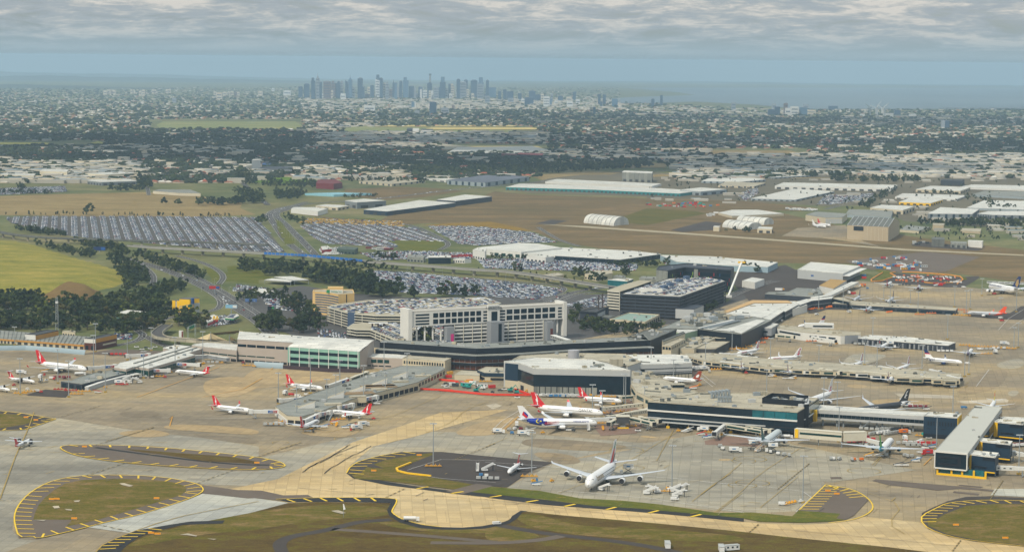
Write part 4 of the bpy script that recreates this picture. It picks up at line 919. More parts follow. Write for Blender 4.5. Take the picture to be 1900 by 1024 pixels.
for k in range(5):
 c=P(*E2([(1210+k*42,345)])[0],h+1);m_=K(STL);m_.tube((c.x,c.y,h+.3),(c.x,c.y,h+4),1.0,n=10);m_.box((c.x,c.y,h+4),(2.4,2.4,1.2),.2);m_.bl('roof_duct',r)
yb=[P(a_,b_,12.6)for a_,b_ in E3([(795,520),(900,465),(940,440),(860,470)])]
def slab(name,label,cat,front,back,ref_z,z0,wall,roof,lm=None,h=None):
 r,w,h=bld(name,label,cat,list(front)+list(back),None,wall,roof,.3,z0=z0,h=ref_z,lm=lm);return r,w,h
r,w,h=bld('link_bridge','long grey enclosed link bridge with a dark window strip raised on columns','bridge',[(1512,759.7),(1714,772.3),(1722,765),(1522,751.4)],None,LGY,W_,.3,z0=5.6,h=13,lm='the grey link bridge')
a,b=edge(w,0);cells(r,a,b,7.6,10.2,GLS,24,.95,.01,1,out=.3)
for u in(.07,.2,.26,.42,.57,.62,.8,.9):
 p=Vector(a).lerp(Vector(b),u);K(STL).box((p.x+1,p.y+3,2.8),(1.1,1.1,5.6)).bl('column',r)
p=Vector(a).lerp(Vector(b),.5);st=K(STL)
for k in range(8):st.box((p.x-6+k*.9,p.y-1.2,1+k*.8),(1.1,2,.3))
st.bl('stair',r)
a_,b_=P(*E3([(850,620)])[0],6),P(*E3([(897,622)])[0],6)
r2=empty('yellow_portal',(a_.x,a_.y,0),'bright yellow panelled portal where the link bridge meets the concourse','portal');K(YLW).prism([(a_.x-9,a_.y+4),(b_.x,b_.y-2),(b_.x+1.5,b_.y+3),(a_.x-7,a_.y+9)],5,13.8,True,True,True).build('panel',r2,r2.location)
r,w,h=bld('pier_node','dark blue box building with thin vertical slit windows between bridge and pier','building',[(1714,771.5),(1777,775.5),(1784,768),(1722,764.5)],(1714,771.5,811.8),NVY,W_,.6,units_n=6,lm='the slit-windowed blue box')
a,b=edge(w,0);cells(r,a,b,h-6.8,h-3.6,BLK,10,.5,.1,.95);cells(r,a,b,h-9.6,h-9,BLK,3,.6,.05,.7);band(r,a,b,.2,3.4,BLK,'base',0,1,.2)
a,b=edge(w,1);band(r,a,b,3,h,YLW,'panel',0,1,.3)
h=hgt(1760,838.6,882.5)
PR=[(1734.5,836.3),(1796,841.8),(1859.5,755.6),(1810.4,752.4)]
r,w,h=bld('satellite_pier','long box pier with pale flat roof, white frame end and dark glass face','pier',PR,None,LGY,M('pale_membrane_roof',C(186,186,176),.7,var=.06,sc=.05),.5,z0=5.2,h=h,units_n=5,lm='the pale-roofed box pier',us=2.4)
a,b=edge(w,0);band(r,a,b,5.6,h-.8,GLS,'glass_wall',.03,.97,.25);band(r,a,b,5.2,h+.6,WHT,'frame',0,.03,.9);band(r,a,b,5.2,h+.6,WHT,'frame',.97,1,.9);band(r,a,b,h-.6,h+.6,WHT,'frame',.03,.97,.9);band(r,a,b,4.6,5.5,WHT,'frame',0.03,.97,.9)
band(r,a,b,h-4.4,h-2.8,BLK,'louvre',.12,.8,.4);band(r,a,b,7.2,8.8,BLK,'louvre',.12,.8,.4);band(r,a,b,8.8,h-4.4,BLK,'louvre',.7,.8,.4)
a,b=edge(w,1);cells(r,a,b,7,h-3,GLS,14,.9,out=.3)
va,vb=Vector(w[0]),Vector(w[1])
for u0,u1,m_ in((.08,.5,YLW),(.52,.56,YLW),(.6,.85,DRK),(.9,1.6,YLW)):pass
yb=K(YLW);d=(vb-va)
q0=va+d*.1;q1=va+d*1.55;yb.beam((q0.x,q0.y+1,.7),(q1.x,q1.y+1,.7),1.2,1.4);
for u in(.1,.53,.85,1.2,1.55):p=va+d*u;yb.box((p.x,p.y+1,2.6),(1.2,1.2,5.2))
yb.bl('yellow_base',r);K(GLT).beam((q0.x,q0.y+4,2.8),(q1.x,q1.y+4,2.8),4,4.6).bl('ground_floor',r)
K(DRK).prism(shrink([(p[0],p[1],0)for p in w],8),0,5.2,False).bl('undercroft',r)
for tx,(lab,poly,zb_,hh_)in enumerate((('nearest',E4([(1240,778),(1560,815),(1600,768),(1290,735)]),4,14.2),('middle',E4([(1362,625),(1735,665),(1762,630),(1400,590)]),4,14.2),('farthest',E4([(1545,398),(1885,430),(1960,405),(1600,368)]),4,14.2))):
 r,w,h=bld('gate_node','dark blue gate block with a yellow panel, %s of three along the box pier'%lab,'gate block',poly,None,NVY,W_,.8,z0=zb_,h=hh_,units_n=4,lm='the %s blue gate block'%lab,us=3)
 a,b=edge(w,0);band(r,a,b,zb_,h,YLW,'panel',0,.13,.4);band(r,a,b,h-2.6,h-.4,BLK,'louvre',.55,1,.3);band(r,a,b,6,7.2,BLK,'window',.25,.7,.3);band(r,a,b,zb_-.8,zb_,YLW,'edge_trim',0,1,.3)
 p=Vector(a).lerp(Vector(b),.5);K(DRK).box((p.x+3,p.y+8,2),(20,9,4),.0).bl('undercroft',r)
r,w,h=bld('gate_node','white gate box on the far right edge of the box pier','gate block',E4([(1650,335),(1960,350),(1960,390),(1640,365)]),None,LGY,W_,.4,z0=4,h=10)
# domestic pier with skylights
PR=[(511,753.5),(524,764),(533,771),(560,773),(580,767),(604,760),(652,741),(690,731),(741,718),(776,709),(826,684.5),(820,679.5),(745,679),(700,690),(650,706.7)]
r,w,h=bld('domestic_pier','long grey-roofed pier with wedge skylights and many jet gates','pier',PR,None,CRM,GRF,.4,h=7.8,units_n=26,lm='the grey skylit pier',us=4)
for i in range(2,9):a,b=edge(w,i);cells(r,a,b,1.0,4.6,DRK,max(2,int((Vector(b)-Vector(a)).length/8)),.8,name='opening')
a,b=edge(w,9);cells(r,a,b,3.5,6.6,GLS,9,.6)
for i in(0,1):a,b=edge(w,i);band(r,a,b,.8,4.6,WHT,'wall_panel',0,1,.4)
for sx,sy in(D5([(545,560)])[0],D5([(970,415)])[0],D5([(1280,330)])[0],D5([(1605,225)])[0],D4([(1125,830)])[0]):
 c=P(sx,sy,h+2);b=K(CRR);a_=.33;s_=K(WHT)
 L_,W2,HH=17,9,4.6
 def q(x,y,z):return(c.x+x*math.cos(a_)-y*math.sin(a_),c.y+x*math.sin(a_)+y*math.cos(a_),z)
 lo0,lo1,hi0,hi1=q(-L_/2,-W2/2,h+.2),q(-L_/2+3,W2/2,h+.2),q(L_/2-3,-W2/2,h+HH),q(L_/2,W2/2,h+HH)
 b.face([lo0,hi0,hi1,lo1]);s_.face([lo0,q(L_/2-3,-W2/2,h),hi0]);s_.face([hi0,q(L_/2-3,-W2/2,h),q(L_/2,W2/2,h),hi1]);s_.face([lo1,hi1,q(L_/2,W2/2,h)])
 o=s_.bl('skylight',r);b.build('skylight_pane',o)
 o2=o.children[0];o2.location=(-r.location.x,-r.location.y,0)
br=M('rusty_brown_roof',C(138,116,86),.9)
for(sx,sy,wd,dp)in(D5([(1300,385)])[0]+(26,14),D5([(1600,290)])[0]+(30,14),D4([(820,985)])[0]+(26,12)):
 c=P(sx,sy,h+.3);K(br).box((c.x,c.y,h+.35),(wd,dp,.5),.3).bl('brown_roof_patch',r)
for k,(sx,sy)in enumerate((D5([(930,590)])[0],D5([(1290,480)])[0],D5([(1605,370)])[0],D4([(1125,965)])[0],D4([(1455,880)])[0])):
 c=P(sx,sy,6);rr=empty('gate_box',(c.x,c.y,0),where(sx,sy,'cream box-shaped gate room on legs'),'gate room','cream gate rooms along the skylit pier')
 K(CRM).box((c.x,c.y,6.2),(13,6.5,5),.3).build('wall',rr,rr.location);K(CRR).box((c.x,c.y,8.85),(13.4,6.9,.4),.3).build('roof',rr,rr.location)
 for s in(-4,4):K(DKF).box((c.x+s,c.y,1.9),(1,1,3.8),.3).build('leg',rr,rr.location)
r,w,h=bld('service_building','cream ribbed-roof service building in the fenced works area','building',D8([(185,432),(550,450),(560,385),(280,372)]),None,CRM,CRR,.2,h=4.6,lm='the cream ribbed-roof building')
r,w,h=bld('service_building','low building with a navy angled fascia beside the black glass hall','building',D8([(522,372),(625,412),(905,417),(900,330),(640,320)]),None,CRM,CRR,.4,h=6.4,units_n=5,lm='the navy-fascia building')
for i in(0,1):a,b=edge(w,i);band(r,a,b,h-2.8,h+.4,NVY,'fascia',0,1,.5);band(r,a,b,.2,2.4,DRK,'opening',.3,1,.2)
# third terminal (right)
r,w,h=bld('terminal_complex','large flat-roofed terminal with white and grey roofs crowded by plant and a black side wall','terminal',[(1216,613),(1246,609.5),(1294,610.5),(1375.6,620.6),(1432,594.5),(1400,588),(1320,583.8),(1285,584.4)],(1375.6,620.6,648),BLK,GRF,.5,units_n=0,lm='the plant-covered terminal')
wn=[P(*q,h)for q in E7([(1130,575),(1420,600),(1540,632),(1890,440),(1760,430),(1330,560)])]
K(W_).prism([(p.x,p.y)for p in wn],h+.6,h+.9,True).bl('white_roof',r)
wn=[P(*q,h)for q in E7([(900,548),(1100,575),(1500,440),(1400,425)])];K(W_).prism([(p.x,p.y)for p in wn],h+.6,h+.9,True).bl('white_roof',r)
units(r,[(p.x,p.y)for p in[P(*q,h)for q in E7([(560,520),(900,540),(1250,440),(1740,400),(1300,350),(850,350)])]],h+.5,74,12,smax=9)
for k in range(3):a_,b_=P(*E7([(950+k*60,545)])[0],h+1.2),P(*E7([(1450+k*40,430)])[0],h+1.2);K(STL).beam((a_.x,a_.y,h+1.4),(b_.x,b_.y,h+1.4),1.6,1.0).bl('roof_duct',r)
r,w,h=bld('terminal_annex','black-walled annex with a pale flat roof under the big terminal wall','annex',[(1324,627.3),(1367,628),(1374,622),(1336.5,621)],None,BLK,CRR,.4,h=9,lm='the black-walled annex')
r,w,h=bld('terminal_annex','low black-sided annex with cream sloping roof beside the yellow stairs','annex',[(1283,646.3),(1327.6,647.5),(1354,633.8),(1307,633.6)],None,DKF,CRR,.4,h=8,lm='the low black-sided annex')
r,w,h=bld('plant_building','pale green block with a white roof behind the cream offices','building',E7([(700,622),(900,572),(890,562),(600,555),(590,600)]),None,PLG,W_,.3,h=14,lm='the pale green block')
r,w,h=bld('roof_deck','lower beige flat roof strewn with ducts between cream offices and black annexes','roof block',E7([(640,840),(850,840),(1160,690),(1050,660),(880,670),(730,720)]),None,CRM,CRR,.3,h=9,units_n=26,seed=15,lm='the duct-strewn low roof',us=5)
r,w,h=bld('concourse','grey metal-clad concourse box with one dark window beside the white gate house','concourse',E8([(62,690),(250,700),(350,640),(230,625)]),None,MGY,W_,.4,z0=3,h=11,lm='the grey clad box');a,b=edge(w,0);band(r,a,b,6,8,GLS,'window',.2,.7)
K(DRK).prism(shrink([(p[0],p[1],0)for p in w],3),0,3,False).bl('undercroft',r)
r,w,h=bld('gate_house','stepped white gate building with ribbon windows in front of the blue-finned jet','gate building',[(1442,608.5),(1490,616.5),(1560,623),(1597,621.5),(1597,616.5),(1545,613),(1500,609.5),(1475,605.5),(1446,603.5)],None,WHT,CRR,.5,z0=0,h=8.6,units_n=6,lm='the stepped white gate building')
a,b=edge(w,0);band(r,a,b,4.6,6.4,GLS,'window',.1,.9);a,b=edge(w,1);cells(r,a,b,4,6.2,GLS,3,.75,.15,.9);a,b=edge(w,2);band(r,a,b,0,8.6,MGY,'panel',.2,.85,.4)
c=P(1520,606,10);K(WHT).box((c.x,c.y,11),(30,9,5),-.05).bl('upper_room',r);K(GLS).box((c.x+3,c.y-4.6,11),(20,.5,1.6),-.05).bl('window',r)
r,w,h=bld('gate_pier','charcoal ribbed low pier with a white roof ending beside the yellow equipment row','pier',[(1592,627.5),(1680,635),(1760,641),(1773,635.5),(1690,626),(1612,621.5)],None,DGY,W_,.4,h=6.6,units_n=14,lm='the charcoal ribbed pier',us=2.5)
for i in(0,1):a,b=edge(w,i);cells(r,a,b,.4,5.4,BLK,9,.35,name='recess');cells(r,a,b,.4,5.4,MGY,9,.35,.05,1.0,name='panel')
r,w,h=bld('gate_pier','low dark pier with a pale roof near the orange-tailed jet','pier',[(1544,562.7),(1597,566.5),(1773,576),(1777,571.3),(1601,559.5),(1555,557)],None,DGY,CRR,.3,h=5.2,units_n=8,lm='the low dark pier',us=2)
for i in(0,1):a,b=edge(w,i);cells(r,a,b,.8,3.4,GLS,8,.8)
RF=[(1262,656),(1303,669),(1427,683),(1575,690),(1690,699.5),(1781,704.5),(1784,694),(1620,678.5),(1427,666),(1318,655)]
r,w,h=bld('long_pier','long beige-roofed pier with dark openings and white jet bridges on both sides','pier',RF,None,CRM,CRR,.4,z0=0,h=6.6,units_n=30,seed=21,lm='the long beige pier',us=3.4)
for i in(0,1,2,3,4):a,b=edge(w,i);n=max(2,int((Vector(b)-Vector(a)).length/10));cells(r,a,b,3.4,5.6,GLS,n,.84);band(r,a,b,0,2.7,DRK,'opening',0,1,.25)
r,w,h=bld('security_hall','wide white flat-roofed hall with a tan roof edge beside the road','terminal',[(1348,582),(1412,590.5),(1498,566),(1475,559),(1427,561),(1380,563)],None,WHT,W_,.4,h=8,units_n=8,lm='the wide white hall',us=3)
tn=[P(*q,8.6)for q in((1345,577),(1350,580),(1400,562),(1470,562),(1462,558),(1396,557))];K(M('tan_roof',C(196,162,112),.8)).prism([(p.x,p.y)for p in tn],8.45,8.9,True).bl('tan_roof_edge',r)
prev=[(1416,590.5),(1446,573.5),(1474,561),(1496,555.2),(1543,551.6)]
for k in range(4):
 a_,b_=prev[k],prev[k+1];ro=[(a_[0]+11,a_[1]+5),(b_[0]+9,b_[1]+3.4),(b_[0]+1,b_[1]-.8),a_]if k<3 else[(a_[0]+9,a_[1]+3),(b_[0],b_[1]+2.4),(b_[0]+4,b_[1]-1.4),a_]
 r,w,h=bld('arrivals_concourse','charcoal white-roofed concourse segment, %s of four behind the grey clad box'%ORD[k],'concourse',ro,None,DGY,W_,.3,z0=0,h=9.6,group='stepped concourse segments',lm='the %s concourse segment'%ORD[k])
 a,b=edge(w,0);cells(r,a,b,.2,2.8,DRK,5,.8,name='opening');band(r,a,b,4.6,5.0,LGY,'trim')
r,w,h=bld('walkway_block','dark glazed arched walkway joining the concourse to the low dark pier','walkway',E8([(1130,262),(1220,250),(1300,255),(1400,300),(1380,315),(1300,300)]),None,GLS,CRR,.3,h=8.6)
walkway('very long white canopy roof climbing beside the tan freight block',E8([(870,252),(1060,222),(1320,95),(1470,25)]),5,9,2.4,W_,WHT,'long_canopy',cat='canopy',lm='the long white canopy')
r,w,h=bld('freight_block','tan-roofed block with a white wall beside the long white canopy','building',E8([(945,78),(1155,122),(1345,5),(1110,-15)]),None,WHT,M('ochre_roof',C(172,140,84),.8),.3,h=8.5,lm='the tan-roofed block')
r,w,h=bld('bus_station','low building with pale tiered canopy roofs in front of the tan-roofed block','building',E8([(150,200),(840,245),(1000,200),(960,130),(620,110),(500,165),(210,172)]),None,DGY,GRF,.3,h=5.5,units_n=9,lm='the tiered canopies',us=5)
r,w,h=bld('freight_terminal','big grey box freight building with a long lean-to roof','warehouse',[(1480,500.5),(1564,508),(1596,494),(1504,486.5)],None,LGY,W_,.5,h=11.5,lm='the big grey freight box');band(r,*edge(w,1),8.5,9.1,WHT,'lean_to_roof',0,1,9);band(r,*edge(w,0),4.5,6.5,BLU,'sign_panel',.3,.36)
r,w,h=bld('low_shop','small white flat-roofed building beside the white boom crane','building',B4([(480,600),(545,610),(592,592),(530,583)]),None,WHT,W_,.3,h=8,lm='the small white building')
# hotels and car parks
def parkade(label,roof_px,h,nlev,fill,slabm,deck,edges,lm,cores=()):
 w=[(p.x,p.y)for p in rp(roof_px,h)];f=frontbase(w)
 r=empty('multistorey_car_park',(f[0],f[1],0),label,'car park');landmark(lm,*cen(roof_px))
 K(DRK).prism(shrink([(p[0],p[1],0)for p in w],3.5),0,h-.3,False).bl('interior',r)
 K(deck).prism(w,h-.5,h,True,True,True).bl('roof_deck',r)
 lev=h/nlev
 for k in range(1,nlev+1):
  z=k*lev;b=K(slabm)
  for i in edges:
   a=Vector(w[i]);c=Vector(w[(i+1)%len(w)]);b.beam((a.x,a.y,z-.35),(c.x,c.y,z-.35),.5,lev*fill)
  b.bl('parapet',r)
 for i in edges:
  a=Vector(w[i]);c=Vector(w[(i+1)%len(w)]);n=max(1,int((c-a).length/16))
  for k in range(n+1):p=a.lerp(c,k/n);K(slabm).box((p.x,p.y+.4,h/2),(.7,.7,h-.6)).bl('column',r)
 return r,w
PKW=M('parkade_cream',C(206,202,184),.8,var=.08);PKD=M('parkade_deck',C(172,164,142),.9,var=.12,sc=.05)
PD=[(607,570),(647,581),(697,585.2),(746,585.7),(800,580),(900,572),(930,562),(901,551),(820,553),(740,554.5),(681,556.5),(619,565)]
h1=hgt(606,570,599);park1,pw1=parkade('white-banded six level car park full of cars behind the white hotel',PD,h1,6,.33,PKW,PKD,(0,1,2,3,4,5,11),'the white-banded car park')
a=Vector(pw1[1]);K(M('blue_grey_stair',C(74,94,122),.6)).box((a.x+3,a.y-2,h1/2+.6),(8,5,h1+1.2),.1).bl('stair_tower',park1)
PD2=[(644,608),(662,611),(687,611.5),(746,635.5),(752,627),(800,622),(800,598),(746,596),(690,599),(656,600)]
park2,pw2=parkade('low cream curved ramp car park full of cars in front of the white hotel fin',PD2,8.6,3,.38,PKW,PKD,(0,1,2,9),'the cream ramp car park')
PD4=[(748,636),(835,640),(850,622),(800,598),(760,604)];parkade('low deck of parked cars showing between the white columns under the slab hotel',PD4,5,2,.4,PKW,PKD,(0,1,4),'the deck under the hotel')
c=P(*D6([(800,520)])[0],9);tb=empty('toll_booth_canopy',(c.x,c.y,8.6),'small white canopy over toll booths on the cream ramp deck','canopy');K(WHT).box((c.x,c.y,13),(20,8,.5),.1).build('roof',tb,tb.location)
for s in(-6,0,6):K(BRK).box((c.x+s,c.y,10.5),(1.6,2,4),.1).build('booth',tb,tb.location)
PD3=[(1152,546),(1262,551.4),(1347,521.5),(1312,514.5),(1241,517)]
h3=hgt(1234,550,592);park3,pw3=parkade('large charcoal-louvred multi-storey car park with cars on its pale roof',PD3,h3,7,.55,DGY,M('pale_deck',C(190,186,174),.85),(0,1,4),'the charcoal car park')
b=K(M('blue_grey_stair'))
for sx,sy in E6([(1520,440),(1600,400),(1740,345),(1840,300)]):c=P(sx,sy,h3);K(M('blue_grey_stair')).box((c.x,c.y,h3+2),(6,6,4),.6).bl('stair_head',park3)
c=P(*E6([(1320,490)])[0],h3);K(WHT).box((c.x,c.y,h3+2.2),(26,5,4.4),-.04).bl('lift_lobby',park3)
parkade('narrow beige stacked ramp tower joined to the left of the charcoal car park',[(1127,539),(1150,541),(1182,531),(1210,521),(1185,520),(1160,527)],h3-2.5,7,.5,PKW,PKD,(0,5),'the beige ramp tower')
r,w,h=bld('screen_block','plain light grey metal-clad box at the foot of the charcoal car park','building',E7([(578,258),(845,268),(990,208),(760,195)]),None,LGY,DGY,.3,z0=2.5,h=13,lm='the plain grey clad box')
r,w,h=bld('teal_office','small teal glass office with a flat white roof by the elevated road','office',E6([(690,308),(975,332),(1065,300),(930,278)]),(E6([(975,0)])[0][0],522,532.5),GLT,W_,.4,units_n=2,lm='the teal glass office')
r,w,h=bld('pavilion','low square pavilion with pale green roof and cream colonnade','pavilion',E6([(722,890),(1228,932),(1440,825),(1000,795)]),None,DRK,M('pale_green_roof',C(138,160,148),.8),.9,h=5.6,rim=CRM,units_n=6,lm='the pale green pavilion',us=4)
for i in(0,1):
 a,b=edge(w,i);band(r,a,b,4.2,6.6,CRM,'fascia',0,1,.6)
 for k in range(8):band(r,a,b,0,4.2,CRM,'column',k/7-.006,k/7+.012,.6)
r,w,h=bld('energy_centre','dark charcoal energy building with two slim chimney stacks','building',E6([(285,772),(525,790),(705,708),(440,735)]),(E6([(285,0)])[0][0],578,597),DGY,DKF,.8,lm='the dark energy building')
band(r,*edge(w,0),9,11.5,BLK,'louvre',.03,1);band(r,*edge(w,1),3,9.5,LGY,'panel',.1,.7)
for sx,sy in E6([(556,745),(612,720)]):c=P(sx,sy,h);K(M('dark_stack',C(74,64,62),.7)).box((c.x,c.y,h+8),(1.6,1.6,16)).bl('chimney',r)
r,w,h=bld('site_office','low charcoal building with glazed openings in front of the pale green pavilion','building',E6([(540,835),(720,870),(800,840),(640,820)]),None,DGY,GRD,.4,h=5.5)
HT=[(760.6,577.8),(1051,563.6)];h=hgt(884,573.5,640)
a,b=P(*HT[0],h),P(*HT[1],h);d=(b-a).normalized();n=Vector((d.y,-d.x,0));bk=-n*17
r=empty('slab_hotel',(a.x,a.y,0),'long white slab hotel raised over a car park, big square windows and grey lift tower','hotel');landmark('the white slab hotel',900,590)
zb=h*.575
K(WHT).prism([(q.x,q.y)for q in(a,b,b+bk,a+bk)],zb,h-1,False,True,True).bl('wall',r)
roofkit(r,[(q.x,q.y)for q in(a,b,b+bk,a+bk)],h-1,M('hotel_roof',C(200,196,186),.7),1.2)
L=(b-a).length
def at(u,o=0):q=a+(b-a)*u+n*o;return(q.x,q.y)
rows4=[(zb+.2+(h-zb)*t0,zb+.2+(h-zb)*t1)for t0,t1 in((.1,.4),(.5,.8))]
rows8=[(zb+(h-zb)*t,zb+(h-zb)*(t+.11))for t in(.09,.28,.48,.68)]
for z0,z1 in rows4:
 cells(r,at(0),at(1),z0,z1,GLS,8,.78,.14,.45,out=.12);cells(r,at(0),at(1),z0,z1,GLS,7,.8,.605,.93,out=.12)
for z0,z1 in rows8:
 for u0,u1 in((.035,.12),(.46,.53),(.56,.6),(.945,.97)):band(r,at(0),at(1),z0,z1,GLS,'window',u0,u1,.12)
tw=[at(.455+.03,2),at(.56,2),at(.56,-1),at(.485,-1)]
K(WHT).prism(tw,zb,h+2.6,True).bl('entrance_tower',r)
band(r,tw[0],tw[1],zb+.5,h-4,GLS,'window',.28,.78,.2);band(r,tw[0],tw[1],h-2.6,h+1.6,LGY,'sign_panel',.05,.95,.2);text(r,'PARKROYAL',tw[0],tw[1],h-.5,3.4,DGY,.35)
for u0,u1 in((-.012,.012),(.978,1.0)):
 K(WHT).prism([at(u0,1.2),at(u1,1.2),at(u1,-18),at(u0,-18)],3,h+2.2,True).bl('end_fin',r)
ca,cb_=at(.27,3),at(.84,3)
cpk=[ca,cb_,at(.84,-26),at(.27,-26)]
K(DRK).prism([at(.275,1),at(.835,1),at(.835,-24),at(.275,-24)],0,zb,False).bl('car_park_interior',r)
for k in range(6):
 z=1.2+k*(zb-.8)/5.6;o=K(WHT);pa,pb=Vector(at(.27,2.6)),Vector(at(.84,2.6));o.beam((pa.x,pa.y,z),(pb.x,pb.y,z),.5,1.5 if k<3 else 1.9);o.bl('car_park_parapet',r)
for k in range(3):
 z=1.2+(k+2.5)*(zb-.8)/5.6
 if k<2:pa,pb=Vector(at(.27,2.2)),Vector(at(.84,2.2));K(M('tinted_screen',C(92,104,112),.35)).beam((pa.x,pa.y,z+2),(pb.x,pb.y,z+2),.2,2.0).bl('glazed_screen',r)
for k in range(11):p=Vector(at(.27+.057*k,2.9));K(PKW).box((p.x,p.y,zb/2),(.7,.7,zb)).bl('column',r)
for u in(.05,.1,.15,.2,.87,.91,.95):p=Vector(at(u,-3));K(WHT).box((p.x,p.y,zb/2),(1.6,2.2,zb)).bl('column',r)
lt=[at(.475,12),at(.56,12),at(.56,2),at(.475,2)];K(MGY).prism(lt,0,zb+2,True).bl('lift_tower',r);band(r,lt[0],lt[1],3,zb,GLS,'window',.56,.8,.2)
for u0,u1,pm in((.205,.25,PIN),(.845,.885,POS)):
 q=[at(u0,10),at(u1,10),at(u1,3),at(u0,3)];K(MGY).prism(q,0,zb-1,True).bl('stair_tower',r);band(r,q[0],q[1],4,zb-8,pm,'poster',.5,.9,.25)
walkway('covered white footbridge with a truss side from the hotel to the dark terminal',D7([(1620,640),(1900,730)]),8,5,3,WHT,LGY,'footbridge',GLS,lm='the truss footbridge',cat='footbridge')
h=hgt(580,541.5,583);fr=[(580,541.5),(585,542),(596,542.4),(607,543.5),(618,545.2),(628,547.4)]
fw_=[P(x,y,h)for x,y in fr];rr_=[P(x,y,h)for x,y in((657.5,545.5),(655,538),(625,538),(600,537.5),(582,538.5))]
r=empty('curved_hotel',(fw_[0].x,fw_[0].y,0),'sand-coloured hotel with a curved front of blue window bands','hotel');landmark('the sand-coloured hotel',615,560)
w=[(p.x,p.y)for p in fw_+rr_]
K(SAND).prism(w,0,h-.3,False).bl('wall',r);roofkit(r,w,h,CRR,.8,SAND)
for k in range(8):
 z=2.2+k*(h-3)/8.1
 for i in range(1,5):band(r,w[i],w[i+1],z+.3,z+1.9,M('blue_grey_glazing',C(96,108,122),.25,var=.3,sc=.6),'window',0,1,.15)
c=P(622,538,h+3);K(SAND).box((c.x,c.y+4,h+3),(17,10,6),.05).bl('roof_house',r);A_,B_=(c.x-9,c.y-8),(c.x+9,c.y-8)
band(r,A_,B_,h+.4,h+4,WHT,'sign_board',0,1,.3);band(r,A_,B_,h+.4,h+4,GRN,'sign_emblem',0,.2,.45);text(r,'Holiday Inn',A_,B_,h+2.1,2.6,GRN,.5,u=.6)
band(r,w[5],w[6],0,h,DRK,'recess',.48,.54,.1)
RF=[(1218,500.8),(1239,503.2),(1270,496.8),(1330,500.2),(1356,502.5),(1362,496.5),(1275,489.5),(1222,495)]
r,w,h=bld('coloured_slot_hotel','charcoal hotel with lime, blue and red window slots behind the charcoal car park','hotel',RF,(1358,497,537),BLK,DGY,1.0,lm='the coloured-slot hotel',units_n=5)
band(r,*edge(w,0),0,h,GRF,'end_wall',0,1,.4);rr=random.Random(4)
cm=[M('lime_slot',C(150,190,40),.4,var=0),BLU,RED,GLS,GLS,GLS,GLS]
for i in(1,2,3):
 a,b=edge(w,i);n={1:13,2:16,3:7}[i]
 for k in range(4):cells(r,a,b,h-8.5-k*5,h-4.6-k*5,GLS,1,.97,out=.1)
 for k in range(n*2):u=rr.uniform(.02,.96);z=h-8.5-5*rr.randrange(4);band(r,a,b,z,z+3.9,rr.choice(cm),'coloured_slot',u,u+.018,.25)
band(r,*edge(w,2),0,h-1,GRF,'pier_wall',.3,.42,.5)
# small landside buildings
r,w,h=bld('yellow_budget_hotel','small budget hotel with bright yellow panels and grey window wings among trees','hotel',[(322,558.5),(330,559),(352,557.5),(350,556.2),(325,556.5)],None,LGY,GRD,.4,h=15,lm='the yellow hotel')
band(r,w[0],w[1],3,15.6,YLW,'panel',-.25,.45,.4);band(r,w[0],w[1],3,15.6,YLW,'panel',.8,1.7,.4);cells(r,w[1],w[2],2,10,GLS,5,.4)
r,w,h=bld('yellow_budget_hotel','taller bright yellow wing with a blue cube behind the two yellow panels','hotel',[(333,554.5),(352,555.5),(360,554),(370,553.3),(368,551.8),(340,552)],None,YLW,GRD,.4,h=18);band(r,w[1],w[2],12,19,BLU,'sign_cube',.3,.8,1.4);band(r,w[2],w[3],0,13,LGY,'wall',0,1,.5);cells(r,w[2],w[3],2,11,GLS,3,.4)
r,w,h=bld('green_warehouse','white flat-roofed warehouse with green walls standing among dark trees','warehouse',B1([(850,792),(1080,802),(1092,785),(1000,775),(930,768)]),None,M('green_wall',C(92,122,112),.8),W_,.3,h=12,lm='the green-walled warehouse')
r,w,h=bld('restaurant','small curved white-roofed restaurant with a red and yellow sign','restaurant',[(374,591.5),(383,599.5),(407,590),(405,587.5),(396,583.5)],None,WHT,W_,.3,h=4.5,lm='the white-roofed restaurant')
band(r,w[1],w[2],1,3.6,RED,'window_trim',.1,.9)
c=P(400.5,596,6);mb_=K(YLW)
for s in(-1.6,1.6):mb_.tube((c.x+s-1.2,c.y-2,8),(c.x+s,c.y-2,12),.6);mb_.tube((c.x+s,c.y-2,12),(c.x+s+1.2,c.y-2,8),.6)
ar=empty('arch_sign',(c.x,c.y-2,0),'yellow double-arch sign on a red board beside the restaurant','sign');mb_.build('arches',ar,ar.location);K(RED).box((c.x,c.y-2,7),(5,.5,1.6)).build('board',ar,ar.location);K(STL).tube((c.x,c.y-2,0),(c.x,c.y-2,6.4),.3).build('post',ar,ar.location)
r,w,h=bld('petrol_station','petrol station canopy with green edge and solar roof panels','petrol station',[(417,590),(433,591.2),(443.5,586),(440,582.5),(428,583.5)],None,GRN,W_,.5,z0=4.4,h=5.8,lm='the green-edged canopy')
for u in(.15,.5,.85):p=Vector(w[0]).lerp(Vector(w[2]),u);K(WHT).box((p.x,p.y,2.2),(.8,.8,4.4)).bl('column',r)
q=shrink([(p[0],p[1],0)for p in w],6);K(SOL).prism(q,6,6.3,True).bl('solar_panel',r)
